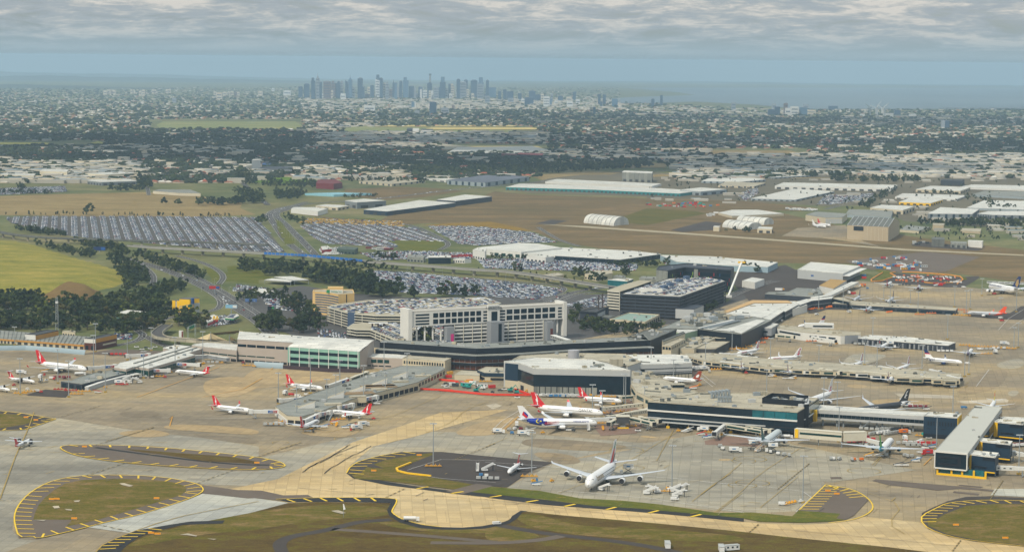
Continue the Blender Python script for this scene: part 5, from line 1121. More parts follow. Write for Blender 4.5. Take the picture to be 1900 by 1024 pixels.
def tent(label,peaks,rim,z):
 w=[P(x,y,z)for x,y in rim];r=empty('shade_canopy',(w[0].x,w[0].y,0),label,'canopy');c=[(P(x,y,z+7))for x,y in peaks]
 b=K(CAN);n=len(w)
 for i in range(n):
  p,q=w[i],w[(i+1)%n];m=(p+q)/2;pk=min(c,key=lambda v:(v.xy-m.xy).length)
  pk2=min(c,key=lambda v:(v.xy-q.xy).length)
  mid=m.lerp(pk,.5);mz=z+1.8
  b.face([(p.x,p.y,z),(q.x,q.y,z),(mid.x,mid.y,mz)]);b.face([(q.x,q.y,z),(pk.x,pk.y,z+7),(mid.x,mid.y,mz)]);b.face([(pk.x,pk.y,z+7),(p.x,p.y,z),(mid.x,mid.y,mz)])
  if(pk2-pk).length>1:b.face([(q.x,q.y,z),(pk2.x,pk2.y,z+7),(pk.x,pk.y,z+7)])
 b.bl('membrane',r)
 for pk in c:K(STL).tube((pk.x,pk.y,0),(pk.x,pk.y,z+8.5),.3).bl('mast',r)
 return r
tent('cream tensile canopy with sharp peaks behind the curved viaduct',[(391,618),(426,624),(444,613)],[(366,628),(385,630.5),(405,631),(424,632.5),(443,632),(462,626),(466,618),(440,617),(418,620),(395,618),(377,624)],8.5);landmark('the cream tent canopy',405,622)
for k,(pp,hh,lab)in enumerate(((B2([(280,548),(470,562),(492,548),(330,538)]),5,'front one of two flat white canopy roofs beside the tree belt'),(B2([(350,526),(500,552),(600,548),(480,522)]),6,'rear longer one of two flat white canopy roofs by the trees'),(B2([(190,615),(290,655),(355,635),(270,612)]),5,'pale flat canopy roof over parked cars near the orange tree'))):
 r,w,h=bld('carport',lab,'canopy',pp,None,MGY,W_,.2,z0=hh-1,h=hh,lm='the %s white canopy'%('front','rear','small')[k])
 for p in w:K(STL).tube((p[0],p[1],0),(p[0],p[1],hh-1),.3).bl('post',r)
for pp,hh,wm,rm,lab,lm in((B2([(806,322),(940,330),(962,312),(830,302)]),7,M('dark_green_wall',C(66,82,74),.8),M('dark_green_roof',C(78,92,84),.8),'dark green shed beside the caravan yard','the dark green shed'),(B2([(1320,380),(1440,388),(1455,372),(1330,366)]),7,GRF,GRF,'grey flat-roofed workshop beside the glass-fronted depot','the grey workshop'),(B2([(1475,385),(1640,385),(1645,372),(1480,374)]),9,GLS,W_,'glass-fronted depot with a white roof edge','the glass-fronted depot'),(B2([(1655,398),(1740,402),(1790,398),(1700,390)]),5,WHT,W_,'small white house-like building beside the red buses','the small white lodge'),(B2([(690,305),(700,330),(770,322),(740,300)]),6,RED,W_,'red and white striped fuel shop roof','the red-striped shop'),(B3([(460,372),(600,385),(660,378),(600,365)]),8,WHT,W_,'low white annex with round tanks beside the cream warehouse','the low white annex'),(B3([(885,505),(985,520),(1090,500),(1085,480),(960,480)]),7,CRM,CRR,'cream service building in the middle of the parking areas','the cream service building'),(B3([(565,512),(640,528),(735,510),(690,496)]),5,CRM,CRR,'beige flat roof tucked behind the elevated road','the beige flat roof'),(B3([(1095,520),(1180,535),(1185,520),(1130,512)]),9,GRF,GRF,'round-ended grey building behind the teal office','the round-ended building'),(B3([(1200,585),(1290,592),(1410,575),(1300,560),(1240,562)]),7,PKW,PKD,'beige ramp deck beside the teal office','the beige ramp deck'),(B3([(1285,535),(1410,545),(1412,525),(1300,522)]),9,GRF,GRF,'grey plant building left of the coloured-slot hotel','the grey plant building'),(A8([(470,215),(500,230),(600,225),(560,205)])[:0]or A1([(455,215),(548,222),(552,214),(470,210)]),5.5,CRM,CRR,'small cream substation behind the ribbed shed','the small cream substation'),(B2([(1800,330),(1890,345),(1900,320),(1830,315)]),12,WHT,W_,'white office cube left of the long cream warehouse','the white office cube')):
 r,w,h=bld('service_building',lab,'building',pp,None,wm,rm,.3,h=hh,lm=lm,units_n=2,us=3);cells(r,*edge(w,0),1,min(3.4,hh-1),GLS,5,.5)
r,w,h=bld('catering_hall','long white-roofed freight hall with dark glazed front below the brown paddock','warehouse',[(972,470.5),(1030,474.5),(1152,482),(1227,471.6),(1172,465.5),(1043,459.5)],(1152,482,490.5),DGY,W_,.4,units_n=16,lm='the long freight hall',us=5)
band(r,*edge(w,0),4,h,WHT,'wall',0,1,.3);cells(r,*edge(w,1),.5,5.5,GLS,9,.9);cells(r,*edge(w,2),1.5,6,GLS,8,.9)
r,w,h=bld('catering_hall','wide white gabled hall with blue-green doors left of the long freight hall','warehouse',[(885,459.5),(915,464),(967,468),(1043,460),(1000,452.5),(961,451)],(967,468,479),WHT,W_,.3,lm='the wide gabled hall');cells(r,*edge(w,1),.5,5,GLG,4,.6)
r,w,h=bld('flight_kitchen','white-roofed long building with blue-grey end behind the coloured-slot hotel','warehouse',[(1255,485.5),(1340,492),(1425,495.5),(1443,487),(1320,476),(1225,473.5)],None,M('pale_blue_wall',C(150,172,182),.7),W_,.4,h=8,units_n=10,lm='the long white-roofed kitchen',us=4)
a,b=P(1351.5,552),P(1367.5,545);top=Vector((b.x+6,b.y+10,hgt(1367,488,545)));r=empty('boom_crane',(a.x,a.y,0),'tall white boom crane leaning beside the coloured-slot hotel','crane')
K(WHT).beam((a.x,a.y,2),top,2.0,2.2).bl('boom',r);K(WHT).box((a.x,a.y,1.6),(8,3,2.4)).bl('body',r);K(YLW).box((top.x,top.y,top.z),(9,2,2)).bl('boom_head',r)
rg=random.Random(31)
for x,y in((1318,673),(1345,677),(1395,681.5),(1408,683),(1445,687),(1500,690),(1512,691),(1540,692),(1560,693),(1600,696),(1625,699),(1675,704),(1700,706),(1738,708),(1762,710)):
 c=P(x,y,4.6);m_=rg.choice((WHT,CRM,CRR));rr=empty('gate_box',(c.x,c.y,0),where(x,y,'pale gate room with dark glass'),'gate room','gate rooms along the beige pier');L_=rg.uniform(9,17);W2=rg.uniform(5,8)
 K(m_).box((c.x,c.y,4.9),(L_,W2,3.6),-.12).build('wall',rr,rr.location);K(rg.choice((GLG,GLS))).box((c.x,c.y-W2/2-.1,4.9),(L_*.7,.4,1.7),-.12).build('window',rr,rr.location);K(CRR).box((c.x,c.y,6.9),(L_+.5,W2+.5,.4),-.12).build('roof',rr,rr.location);K(DKF).box((c.x,c.y,1.5),(1.4,1.4,3),0).build('leg',rr,rr.location)
# aircraft
AW=M('aircraft_white',C(232,232,230),0.35,var=0.04,sc=.3,spec=.5);AR=M('aircraft_red',C(206,22,34),0.35,var=0.05,sc=.3,spec=.5);AG=M('aircraft_wing_grey',C(192,198,204),0.45,var=0.05,sc=.3);AD=M('engine_dark',(0.02,0.02,0.025),.5,var=0)
ABK=M('aircraft_black',C(36,38,44),0.35,var=0.1,sc=.3,spec=.5);ABL=M('aircraft_blue',C(14,50,150),0.35,var=0.05,sc=.3);AVR=M('virgin_red',C(196,40,70),.4,var=.05);AGO=M('gold_paint',C(176,146,96),.4,var=.05);AOR=M('aircraft_orange',C(236,84,36),.4,var=.04)
ATL=M('aircraft_teal',C(0,92,96),.4,var=.05);AGN=M('aircraft_green',C(84,182,76),.4,var=.05);ASK=M('aircraft_sky',C(30,150,196),.4,var=.05);APU=M('aircraft_purple',C(104,74,148),.4,var=.05);ABR=M('aircraft_brown',C(148,62,36),.4,var=.05);AYE=M('aircraft_yellow',C(240,220,50),.4,var=0)
ASV=M('aircraft_silver',C(186,190,194),.35,var=.05);ANV=M('aircraft_navy',C(28,50,100),.4,var=.05);AEM=M('emblem_green',C(20,120,60),.4,var=0);APK=M('flower_pink',C(216,60,90),.4,var=.3,sc=.5);ALV=M('lavender',C(120,110,190),.4,var=.05);TYR=M('tyre_black',(0.015,0.015,0.015),.9,var=0)
TYPES={'jumbo':dict(L=72.7,R=3.8,V=4.45,zc=5.8,span=79.7,wx=0.40,rc=17.5,tc=4,sweep=.62,dih=.10,eng=((14.9,.38,2.0,5.8),(25.7,.64,2.0,5.8)),fin=14.4,finc=13.5,st=30.4,wl=1.2),'wide':dict(L=61.5,R=2.85,V=2.95,zc=4.9,span=60.3,wx=0.41,rc=11,tc=2.6,sweep=.58,dih=.09,eng=((9.4,.0,1.5,5.4),),fin=10.0,finc=8.6,st=19.4,wl=1.8),'wide2':dict(L=65,R=3.0,V=3.05,zc=5.0,span=64.5,wx=0.41,rc=12,tc=2.0,sweep=.62,dih=.11,eng=((10.4,.0,1.75,5.8),),fin=10.0,finc=9,st=19.6,wl=2.2),'narrow':dict(L=39.4,R=1.9,V=2.05,zc=3.3,span=35.0,wx=0.42,rc=7.2,tc=1.5,sweep=.5,dih=.10,eng=((4.9,.0,1.05,3.7),),fin=7.4,finc=6.2,st=14.2,wl=2.6),'narrow2':dict(L=44.4,R=1.98,V=2.07,zc=3.5,span=35.8,wx=0.42,rc=7.2,tc=1.5,sweep=.5,dih=.09,eng=((5.7,.0,1.15,3.9),),fin=6.9,finc=6.4,st=12.4,wl=2.2),'ttail':dict(L=37.8,R=1.7,V=1.8,zc=2.8,span=28.4,wx=0.53,rc=5.2,tc=1.4,sweep=.44,dih=.06,eng='rear',fin=5.6,finc=5.4,st=11,wl=0),'prop':dict(L=32.8,R=1.35,V=1.4,zc=2.3,span=28.4,wx=0.43,rc=3.2,tc=1.5,sweep=.03,dih=.03,eng='prop',fin=5.2,finc=5.0,st=9.3,wl=0),}
def sect(b,x,y,z,c,th,up=None,prev=None):pass
def wing_mesh(secs,vertical=False):
 """secs: (x lead, y, z, chord, thickness) from root to tip"""
 b=MB();k0=None
 for x,y,z,c,th in secs:
  pr=((0,0),(-.12,.5),(-.4,.6),(-1,0),(-.4,-.35),(-.12,-.4))
  k=len(b.v)
  for u,t in pr:
   if vertical:b.v.append((x+u*c,y+t*th,z))
   else:b.v.append((x+u*c,y,z+t*th))
  if k0 is not None:
   for i in range(6):j=(i+1)%6;b.f.append((k0+i,k+i,k+j,k0+j))
  else:b.f.append(tuple(range(5,-1,-1)))
  k0=k
 b.f.append(tuple(range(k0,k0+6)))
 return b
def fix(b,mats,name,root,mi=None,smooth=False):
 b.mats=mats;b.mi=mi or[0]*len(b.f);return b.build(name,root,None,smooth)
ROO=[(.12,.98),(.20,.90),(.36,.62),(.52,.50),(.66,.50),(.60,.42),(.70,.30),(.58,.34),(.72,.06),(.60,.12),(.50,.30),(.38,.38),(.22,.62),(.10,.86)]
def plane(typ,nose,tail,label,livery,group,lm,flags=(),L=None):
 T=dict(TYPES[typ]);
 if L:T['L']=L
 zc=T['zc'];Ln=T['L'];Rr,V=T['R'],T['V']
 pn,pt=P(nose[0],nose[1],zc),P(tail[0],tail[1],zc+V*.5)
 d=Vector((pn.x-pt.x,pn.y-pt.y)).normalized()
 mid=Vector((pn.x,pn.y))-d*(Ln/2)if 'mid'not in flags else Vector(((pn.x+pt.x)/2,(pn.y+pt.y)/2))
 root=empty('airliner',(mid.x,mid.y,0.66),label,'airplane',group,math.atan2(d.y,d.x))
 landmark(lm,(nose[0]+tail[0])/2,(nose[1]+tail[1])/2)
 body,belly,tailm,finm=livery.get('body',AW),livery.get('belly'),livery.get('tail'),livery.get('fin',AW)
 hx=Ln/2
 N=30;S=16;b=MB();mats=[body,tailm or body,belly or body,livery.get('mid',body)];mi=[]
 def prof(t):
  nl,tl=.13 if typ!='jumbo'else.12,.33
  if t<nl:u=t/nl;r=math.sqrt(max(0,1-(1-u)**2))**.85;z=-(1-u)**2*V*.28
  elif t>1-tl:u=(t-1+tl)/tl;r=1-u**1.6*.9;z=u**1.7*V*.75
  else:r,z=1,0
  return max(.02,r),z
 ts=[0,.004,.015,.035,.06,.09,.13]+[.13+.54*i/12 for i in range(1,13)]+[.67+.33*i/11 for i in range(1,12)]
 for t in ts:
  r,z=prof(t);x=hx-t*Ln
  for i in range(S):a=2*math.pi*i/S;b.v.append((x,Rr*r*math.cos(a),zc+z+V*r*math.sin(a)))
 for j in range(len(ts)-1):
  for i in range(S):
   k=j*S;i2=(i+1)%S;b.f.append((k+i,k+i2,k+S+i2,k+S+i))
   t=(ts[j]+ts[j+1])/2;sn=math.sin(2*math.pi*(i+.5)/S)
   m=0
   if belly and sn<-.35:m=2
   th=livery.get('tail_t',.80)+livery.get('slant',.07)*sn
   if tailm and t>th:m=1
   if 'mid'in livery and livery['mid_t'][0]+.05*sn<t<livery['mid_t'][1]+.05*sn:m=3
   mi.append(m)
 b.f.append(tuple(range(S)));mi.append(0);k=(len(ts)-1)*S;b.f.append(tuple(range(k+S-1,k-1,-1)));mi.append(0)
 fix(b,mats,'fuselage',root,mi,True)
 ck=K(AD);x0=hx-.022*Ln-.4
 for s in(-1,1):
  for q in range(3):ck.box((x0-.55*q*Rr*.45,s*Rr*(.17+.2*q),zc+V*(.36+.06*q)),(.5*Rr*.4,.32*Rr*.6,.22*V*.6),-s*.5)
 ck.build('cockpit_window',root)['kind']='stuff'
 wc=K(GLS)
 for s in(-1,1):
  for dz in((.18,)if typ!='jumbo'else(.02,.5)):
   yy=Rr*math.sqrt(1-dz*dz)*1.004
   for q in range(34):
    u=.15+.6*q/34
    wc.box((hx-u*Ln,s*(yy-.03),zc+V*dz),(.9,.12,.34))
 wc.build('cabin_windows',root)['kind']='stuff'
 hs=T['span']/2;wx=hx-T['wx']*Ln+T['rc']*.2;hi=typ=='prop';zr=zc+V*.95 if hi else zc-V*.55
 for s in(-1,1):
  sw=T['sweep'];kx=.34
  secs=[(wx,s*Rr*.3,zr,T['rc'],T['rc']*.11),(wx-(kx*hs)*sw,s*kx*hs,zr+kx*hs*T['dih'],T['rc']*.55 if not hi else T['rc'],T['rc']*.07),(wx-hs*sw*.97,s*hs,zr+hs*T['dih']*(1.25 if not hi else 1),T['tc'],.12)]
  fix(wing_mesh(secs),[livery.get('wing',AG)],'wing',root)
  if T['wl']:
   lx,ly,lz=secs[-1][0]-.2,secs[-1][1],secs[-1][2]
   fix(wing_mesh([(lx,ly,lz,T['tc'],.15),(lx-1.4*sw-.6,ly+s*.9,lz+T['wl'],T['tc']*.45,.08)],False),[livery.get('winglet',AW)],'winglet',root)
  tx=-hx+T['st']*.36+(1.6 if typ in('ttail',)else 0)+2;sz=zc+V*.75
  if typ in('ttail','prop'):tx=-hx+2.6;sz=zc+V*.9+T['fin']*.98
  c=T['st']*.28;st=T['st']/2
  fix(wing_mesh([(tx,0 if typ in('ttail','prop')else s*Rr*.15,sz,c,c*.1),(tx-st*sw*1.1,s*st,sz+st*.1,c*.42,.1)]),[AG if typ!='jumbo'else AG],'tailplane',root)
  if isinstance(T['eng'],tuple):
   for(ey,u,er,el)in T['eng']:
    ex=wx-ey*sw+el*.72;ez=zr+ey*T['dih']-er*1.0-.1;n=K(livery.get('engine',AW))
    n.tube((ex-el*.12,s*ey,ez),(ex,s*ey,ez),er*1.03,er*.9,14,False);n.tube((ex-el*.6,s*ey,ez),(ex-el*.12,s*ey,ez),er*.98,er*1.03,14,False);n.tube((ex-el,s*ey,ez),(ex-el*.6,s*ey,ez),er*.55,er*.98,14,False)
    n.mat(AD);n.tube((ex-.5,s*ey,ez),(ex-.45,s*ey,ez),er*.88,er*.88,14);n.tube((ex-el-.5,s*ey,ez),(ex-el+.3,s*ey,ez),er*.3,er*.5,10)
    en=n.build('engine',root);K(AG).beam((ex-el*.3,s*ey,ez+er*1.05),(ex-el*.9,s*ey,ez+er*1.1),.4,er*.5).build('pylon',root)
  elif T['eng']=='rear':
   n=K(AW);ex=-hx+Ln*.27;y=s*(Rr+1.0);n.tube((ex-4.6,y,zc+.5),(ex,y,zc+.5),.65,.85,12,False);n.mat(AD).tube((ex-.3,y,zc+.5),(ex-.25,y,zc+.5),.78,n=12);n.build('engine',root)
  else:
   y=s*4.4;n=K(AW);n.tube((wx-4,y,zr-.5),(wx+2.2,y,zr-.5),.5,.62,10);n.build('engine',root)
   p_=K(AD);p_.tube((wx+2.2,y,zr-.5),(wx+2.9,y,zr-.5),.3,.05,8)
   for q in range(6):a=q*math.pi/3;p_.box((wx+2.35,y+math.cos(a)*1.1,zr-.5+math.sin(a)*1.1),(.12,.3+abs(math.cos(a))*1.7,.3+abs(math.sin(a))*1.7))
   p_.build('propeller',root)
  g=K(TYR);gx=wx-T['rc']*.55;gy=s*(4.4 if typ=='prop'else Rr*1.15)
  for q in(-.7,.7)if typ in('jumbo','wide','wide2')else(0,):g.tube((gx+q*1.3,gy-.5,.75),(gx+q*1.3,gy+.5,.75),.72,n=10)
  if typ=='jumbo':g.tube((gx-2.6,gy-s*2-.5,.75),(gx-2.6,gy-s*2+.5,.75),.72,n=10)
  g.mat(STL).tube((gx,gy,.7),(gx,gy*.9,zr),.2,n=6);g.build('landing_gear',root)
 g=K(TYR);ngx=hx-Ln*.11;g.tube((ngx,-.35,.5),(ngx,.35,.5),.5,n=10);g.mat(STL).tube((ngx,0,.5),(ngx,0,zc-V*.7),.15,n=6);g.build('nose_gear',root)
 fc,fh=T['finc']*1.1,T['fin']*1.06;fx=-hx+fc*1.28+.6;fz=zc+V*.55
 tipx=fx-fc*.92-(0 if typ!='ttail'else-.6);tipc=fc*.42 if typ not in('ttail','prop')else fc*.6
 secs=[(fx+fc*.42,0,fz,fc*1.5,.55),(fx,0,fz+fh*.16,fc*1.04,.45),(tipx,0,fz+fh*1.03,tipc,.22)]
 nlev=livery.get('finmats')
 if nlev:
  ss=[];mi=[]
  for q in range(9):
   u=q/8;ss.append(tuple(secs[1][k]+(secs[2][k]-secs[1][k])*u for k in range(5)))
  b=wing_mesh([secs[0]]+ss,True);mm=[AW]+list(nlev);mi=[]
  for f in b.f[:]:mi.append(0)
  for q in range(9):
   for i in range(6):
    idx=1+q*6+i
    mi[idx]=1+min(len(nlev)-1,int(max(0,q-1)/8*len(nlev)))
  fix(b,mm,'fin',root,mi)
 else:fix(wing_mesh(secs,True),[finm],'fin',root)
 def finpt(u,v,s):
  zz=fz+fh*(.02+.98*v);a=min(1,v);xl=fx+(tipx-fx)*a+.2;cc=fc*.94+(tipc-fc*.94)*a
  return(xl-u*cc,s*(.36-.16*a),zz)
 for polys,am in([livery['art']]if 'art'in livery else list(livery.get('arts',()))):
  for s in(-1,1):
   e=K(am)
   for pl in polys:
    pts=[finpt(u,v,s)for u,v in pl]
    from mathutils.geometry import tessellate_polygon
    k=len(e.v);e.v+=pts
    for t in tessellate_polygon([[Vector((p[0],p[2],0))for p in pts]]):e.f.append(tuple(k+i for i in(t if s<0 else t[::-1])));e.mi.append(0)
   e.build('tail_emblem',root)
 for(st_,x,z,size,m_)in livery.get('text',()):
  for s in(-1,1):
   cu=bpy.data.curves.new('lettering','FONT');cu.body=st_;cu.size=size;cu.align_x='CENTER';cu.align_y='CENTER';cu.extrude=0.02
   to=bpy.data.objects.new('lettering',cu);COL.objects.link(to);me=bpy.data.meshes.new_from_object(to);COL.objects.unlink(to);bpy.data.objects.remove(to)
   an=math.asin(min(.95,z));yy=s*(Rr*math.cos(an)+.07);zz=zc+V*math.sin(an)
   ux=Vector((-s,0,0))if s>0 else Vector((1,0,0));uy=Vector((0,-s*math.sin(an)*.9,math.cos(an))).normalized();un=ux.cross(uy)
   me.transform(Matrix(((ux.x,uy.x,un.x,hx-x*Ln),(ux.y,uy.y,un.y,yy),(ux.z,uy.z,un.z,zz),(0,0,0,1))))
   me.materials.clear();me.materials.append(m_);o=bpy.data.objects.new('lettering',me);COL.objects.link(o);o.parent=root
 ex=livery.get('extra')
 if ex:ex(root,T,hx)
 return root
QF=dict(fin=AR,tail=AR,tail_t=.86,slant=-.05,winglet=AR,art=([ROO],AW),text=(('QANTAS',.22,.42,3.0,ABK),))
QFN=dict(QF,text=(('QANTAS',.24,.42,1.9,ABK),))
def star(n,r0,r1,cx,cy):return[[(cx+math.cos(i*math.pi/n)*(r0 if i%2 else r1),cy+math.sin(i*math.pi/n)*(r0 if i%2 else r1)*.62)for i in range(2*n)]]
G='airliners parked around the terminals'
def moon(root,T,hx):
 e=K(AYE);R_,V=T['R'],T['V']
 for s in(-1,1):
  for i in range(10):
   a=math.radians(70+i*25);a2=math.radians(70+(i+1)*25)
   for t,r0,r1 in((0,1.5,1.05),):
    pts=[(hx-T['L']*.74+math.cos(a)*r0,math.sin(a)*r0),(hx-T['L']*.74+math.cos(a2)*r0,math.sin(a2)*r0),(hx-T['L']*.74+.35+math.cos(a2)*r1,math.sin(a2)*r1),(hx-T['L']*.74+.35+math.cos(a)*r1,math.sin(a)*r1)]
    e.face([(x,s*(R_*.97+.08),T['zc']+V*.35+z)for x,z in pts])
  e.face([(hx-T['L']*.74+2.2+math.cos(i*.785)*.7,s*(R_*.97+.08),T['zc']+V*.35+math.sin(i*.785)*.7)for i in range(8)])
 e.build('moon_emblem',root)
 for q in range(4):
  m=K(AR)
  for s in(-1,1):
   for i in range(9):
    x0=hx-T['L']*(.655-.02*i);x1=hx-T['L']*(.655-.02*(i+1))
    z0=-V*.75+q*.62+i*.17;z1=-V*.75+q*.62+(i+1)*.17;w_=.38*(1-i/10)
    def yz(z):c=max(-.97,min(.97,z/V));return R_*math.sqrt(1-c*c)+.06
    m.face([(x0,s*yz(z0),T['zc']+z0),(x1,s*yz(z1),T['zc']+z1),(x1,s*yz(z1+w_),T['zc']+z1+w_),(x0,s*yz(z0+w_),T['zc']+z0+w_)])
  m.build('red_stripe',root)
plane('wide',(166.3,686.2),(60,672),'large white jet with a red kangaroo-marked tail parked left of the low gate lounge',QF,G,'the far-left red-tailed widebody',('mid',))
plane('prop',(64,709),(23,702.5),'small turboprop with a dark red tail behind the far-left light masts',dict(fin=AR,tail=AR,tail_t=.9,art=([ROO],AW)),G,'the far-left turboprop')
plane('prop',(18.4,724.5),(-22,718),'white turboprop cut off by the left edge of the photo',dict(fin=AR,art=([ROO],AW)),G,'the cut-off turboprop')
plane('prop',(57,817),(37,824.5),'white turboprop with a red tail taxiing away above the teardrop grass island',dict(fin=AR,tail=AR,tail_t=.88),G,'the taxiing turboprop')
plane('ttail',(324.4,689.5),(391,693.5),'white T-tailed jet with a red tail nosing up to the white-roofed pier',dict(fin=AR,tail=AR,tail_t=.86,slant=.05,art=([ROO],AW),text=(('QantasLink',.25,.3,1.5,ABK),)),G,'the left T-tailed jet',('mid',))
plane('narrow',(465,763),(393,753),'red-tailed white jet standing alone at the left gate of the grey skylit pier',QFN,G,'the red-tailed jet at the pier tip',('mid',))
plane('narrow',(601.6,722),(527,712.4),'red-tailed white jet on the tan apron behind the grey skylit pier',QFN,G,'the red-tailed jet behind the skylit pier',('mid',))
plane('narrow',(613,765),(688,769),'white jet facing left with its red tail pointing right beside the skylit pier',QFN,G,'the right-tailed red jet',('mid',))
plane('narrow',(591,782),(554,795),'white red-tailed jet seen from behind at the near end of the skylit pier',QFN,G,'the jet seen from behind at the pier tip')
plane('wide',(1117.5,767),(985,753.5),'long white widebody with a red kangaroo tail in front of the black glass hall',QF,G,'the central red-tailed widebody',('mid',),L=63)
plane('narrow',(1156,745.4),(1068.6,737),'smaller red-tailed jet parked under the right end of the black glass hall',QFN,G,'the small red-tailed jet by the black hall',('mid',))
plane('wide',(1104.8,785),(962.5,780),'white widebody with a deep blue rear, yellow moon and sweeping red stripes',dict(fin=AW,tail=AW,tail_t=.92,mid=ABL,mid_t=(.63,.88),arts=(([[(.5,.6),(.85,.35),(.6,.1),(.35,.2),(.5,.4)]],AR),([[(.3,.55),(.5,.6),(.5,.4),(.35,.2),(.2,.35)]],ABL)),text=(('malaysia airlines',.2,.42,1.9,ABL),),extra=moon),G,'the blue-and-red striped widebody',('mid',),L=62)
def emi(root,T,hx):pass
plane('jumbo',(1091,898),(1137,862),'giant four-engined double-deck white jet facing the camera on the open apron',dict(arts=(([[(.02,.0),(.5,.0),(.62,.4),(.6,.66),(.3,.66),(.14,.3)]],AR),([[(.3,.66),(.6,.66),(.7,.94),(.45,.9)]],AEM),([[(.55,.02),(.75,.05),(1.0,.45),(.75,.4)]],ABK)),mid=AR,mid_t=(.885,.905),text=(('Emirates',.24,.42,4.6,AGO),)),G,'the giant double-deck jet')
plane('ttail',(944,877),(970.7,855),'small T-tailed white jet facing the camera on the black asphalt stand',dict(fin=AR,tail=AR,tail_t=.88,art=([[(.2,.8),(.6,.6),(.5,.3),(.3,.4)]],AW)),G,'the T-tailed jet on the asphalt stand',L=33)
plane('narrow',(1242.5,703.5),(1290,706),'white jet with a rust-brown round-patterned tail beside the pale banded block',dict(fin=ABR,tail=ABR,tail_t=.86,slant=-.04,art=([[(.5+.3*math.cos(a),.45+.2*math.sin(a))for a in[i*math.pi/5 for i in range(10)]]],AW)),G,'the brown-tailed jet',('mid',))
VA=dict(fin=AW,art=([[(.15,.95),(.5,.75),(.3,.5),(.7,.42),(.35,.2),(.8,.1),(.9,.3),(.6,.6),(.8,.8),(.4,.98)]],AVR),winglet=AW,text=(('virgin australia',.25,.4,1.5,AVR),))
plane('narrow',(1369,657),(1408.5,648.5),'white jet with pink-patterned tail parked behind the pier beside yellow stairs',VA,G,'the pink-tailed jet by the yellow stairs',('mid',))
plane('narrow',(1432,667),(1480,662),'white jet with a taller pink-patterned tail behind the middle of the beige pier',VA,G,'the pink-tailed jet behind the beige pier',('mid',))
plane('narrow',(1386,677.5),(1371,688),'white jet seen from behind at the nearest left gate of the beige pier',VA,G,'the first jet in front of the beige pier')
plane('narrow',(1475,685),(1459.7,693.5),'white jet seen from behind with equipment around it at the second beige pier gate',VA,G,'the second jet in front of the beige pier')
plane('narrow',(1660,699),(1648,706.5),'white jet seen from behind under the right half of the beige pier',VA,G,'the third jet in front of the beige pier')
plane('narrow',(1573,682.5),(1589,675.5),'white jet with its thin pink fin showing above the beige pier roof',VA,G,'the thin-finned jet behind the pier')
plane('narrow',(1662,688),(1679,680),'white jet with a tall pale fin behind the far part of the beige pier',VA,G,'the pale-finned jet behind the pier')
plane('wide2',(1492,750),(1549,725.5),'white widebody with a pink flower tail behind the glass concourse roof',dict(fin=AW,art=(star(6,.12,.3,.5,.35)+[[(.1,.02),(.9,.02),(.8,.18),(.2,.14)]],APK),winglet=AW,text=(('CHINA AIRLINES',.22,.42,2.2,ABL),)),G,'the pink flower-tailed widebody',('mid',))
plane('wide2',(1585,764),(1689,746.5),'black widebody with white fern patterns behind the grey link bridge',dict(body=ABK,fin=ABK,tail=AW,tail_t=.80,slant=.02,mid=ABK,mid_t=(.9,1.2),art=([[(.2,.85),(.5,.9),(.4,.6),(.7,.55),(.45,.4),(.75,.3),(.3,.35),(.25,.6)]],AW),winglet=AG,engine=ABK,text=(('AIR NEW ZEALAND',.25,.42,2.0,AW),)),G,'the black widebody',('mid',),L=68)
plane('wide2',(1450.5,799),(1407,826),'white widebody with a dark teal fin seen from behind at the glass concourse gates',dict(fin=ATL,body=M('aircraft_pale_grey',C(206,214,214),.35,var=.04),tail=AW,tail_t=.9),G,'the teal-finned widebody',('mid',))
plane('wide',(1654,817.5),(1629,839.5),'white widebody with a lime green fin and sky blue tail seen from behind',dict(fin=AGN,tail=ASK,tail_t=.84,slant=-.06,engine=ASK,winglet=AW),G,'the green-finned widebody',L=58)
plane('narrow2',(1795,581),(1868,582.5),'silver jet with a bright orange-red tail beside the low dark pier',dict(body=ASV,fin=AOR,tail=AOR,tail_t=.74,slant=.12,winglet=AOR,text=(('Jetstar',.16,.3,1.9,ABK),)),G,'the orange-tailed jet',('mid',))
plane('jumbo',(1836,531),(1935,546),'giant four-engined jet with a navy and gold tail at the far right edge',dict(fin=ANV,art=([[(.1,.7),(.5,.8),(.9,.4),(.8,.1),(.3,.3)]],AGO),text=(('SINGAPORE AIRLINES',.27,.45,3.0,ANV),)),G,'the far-right double-deck jet')
plane('narrow',(1803,650),(1794.5,658),'small jet with a purple tail seen from behind beside the yellow equipment row',dict(fin=APU,tail=APU,tail_t=.78),G,'the purple-tailed jet')
REX=dict(finmats=(AW,AW,AR,ANV,ANV,ANV),winglet=ANV,engine=ANV,text=(('REX',.74,.25,2.6,ANV),))
plane('narrow',(1787,673.3),(1711.6,664.7),'white jet with navy striped tail and blue engines taxiing right of the beige pier',REX,G,'the navy-striped taxiing jet',('mid',))
plane('narrow',(1486,606),(1527,601),'jet with only its navy and orange striped fin showing above the white gate building',REX,G,'the striped fin behind the gate building',('mid',))
plane('narrow',(1646,639.5),(1631.5,645.5),'white jet seen from behind in front of the charcoal ribbed pier',dict(fin=AW,finmats=(AW,AR,ANV)),G,'the jet before the charcoal pier')
JQ=dict(body=ASV,fin=AW,tail=AOR,tail_t=.9)
plane('narrow',(1616,571.3),(1604,577.5),'silver jet seen from behind with orange steps at the low dark pier',JQ,G,'the silver jet at the low dark pier')
plane('narrow',(1648,560),(1662,550.5),'jet with a dark fin facing the camera behind the low dark pier',dict(body=ASV,fin=ANV),G,'the dark-finned jet behind the low pier')
plane('narrow',(1586,557),(1597,549),'jet half hidden behind the end of the low dark pier',dict(body=ASV,fin=ANV),G,'the half-hidden jet by the arched walkway')
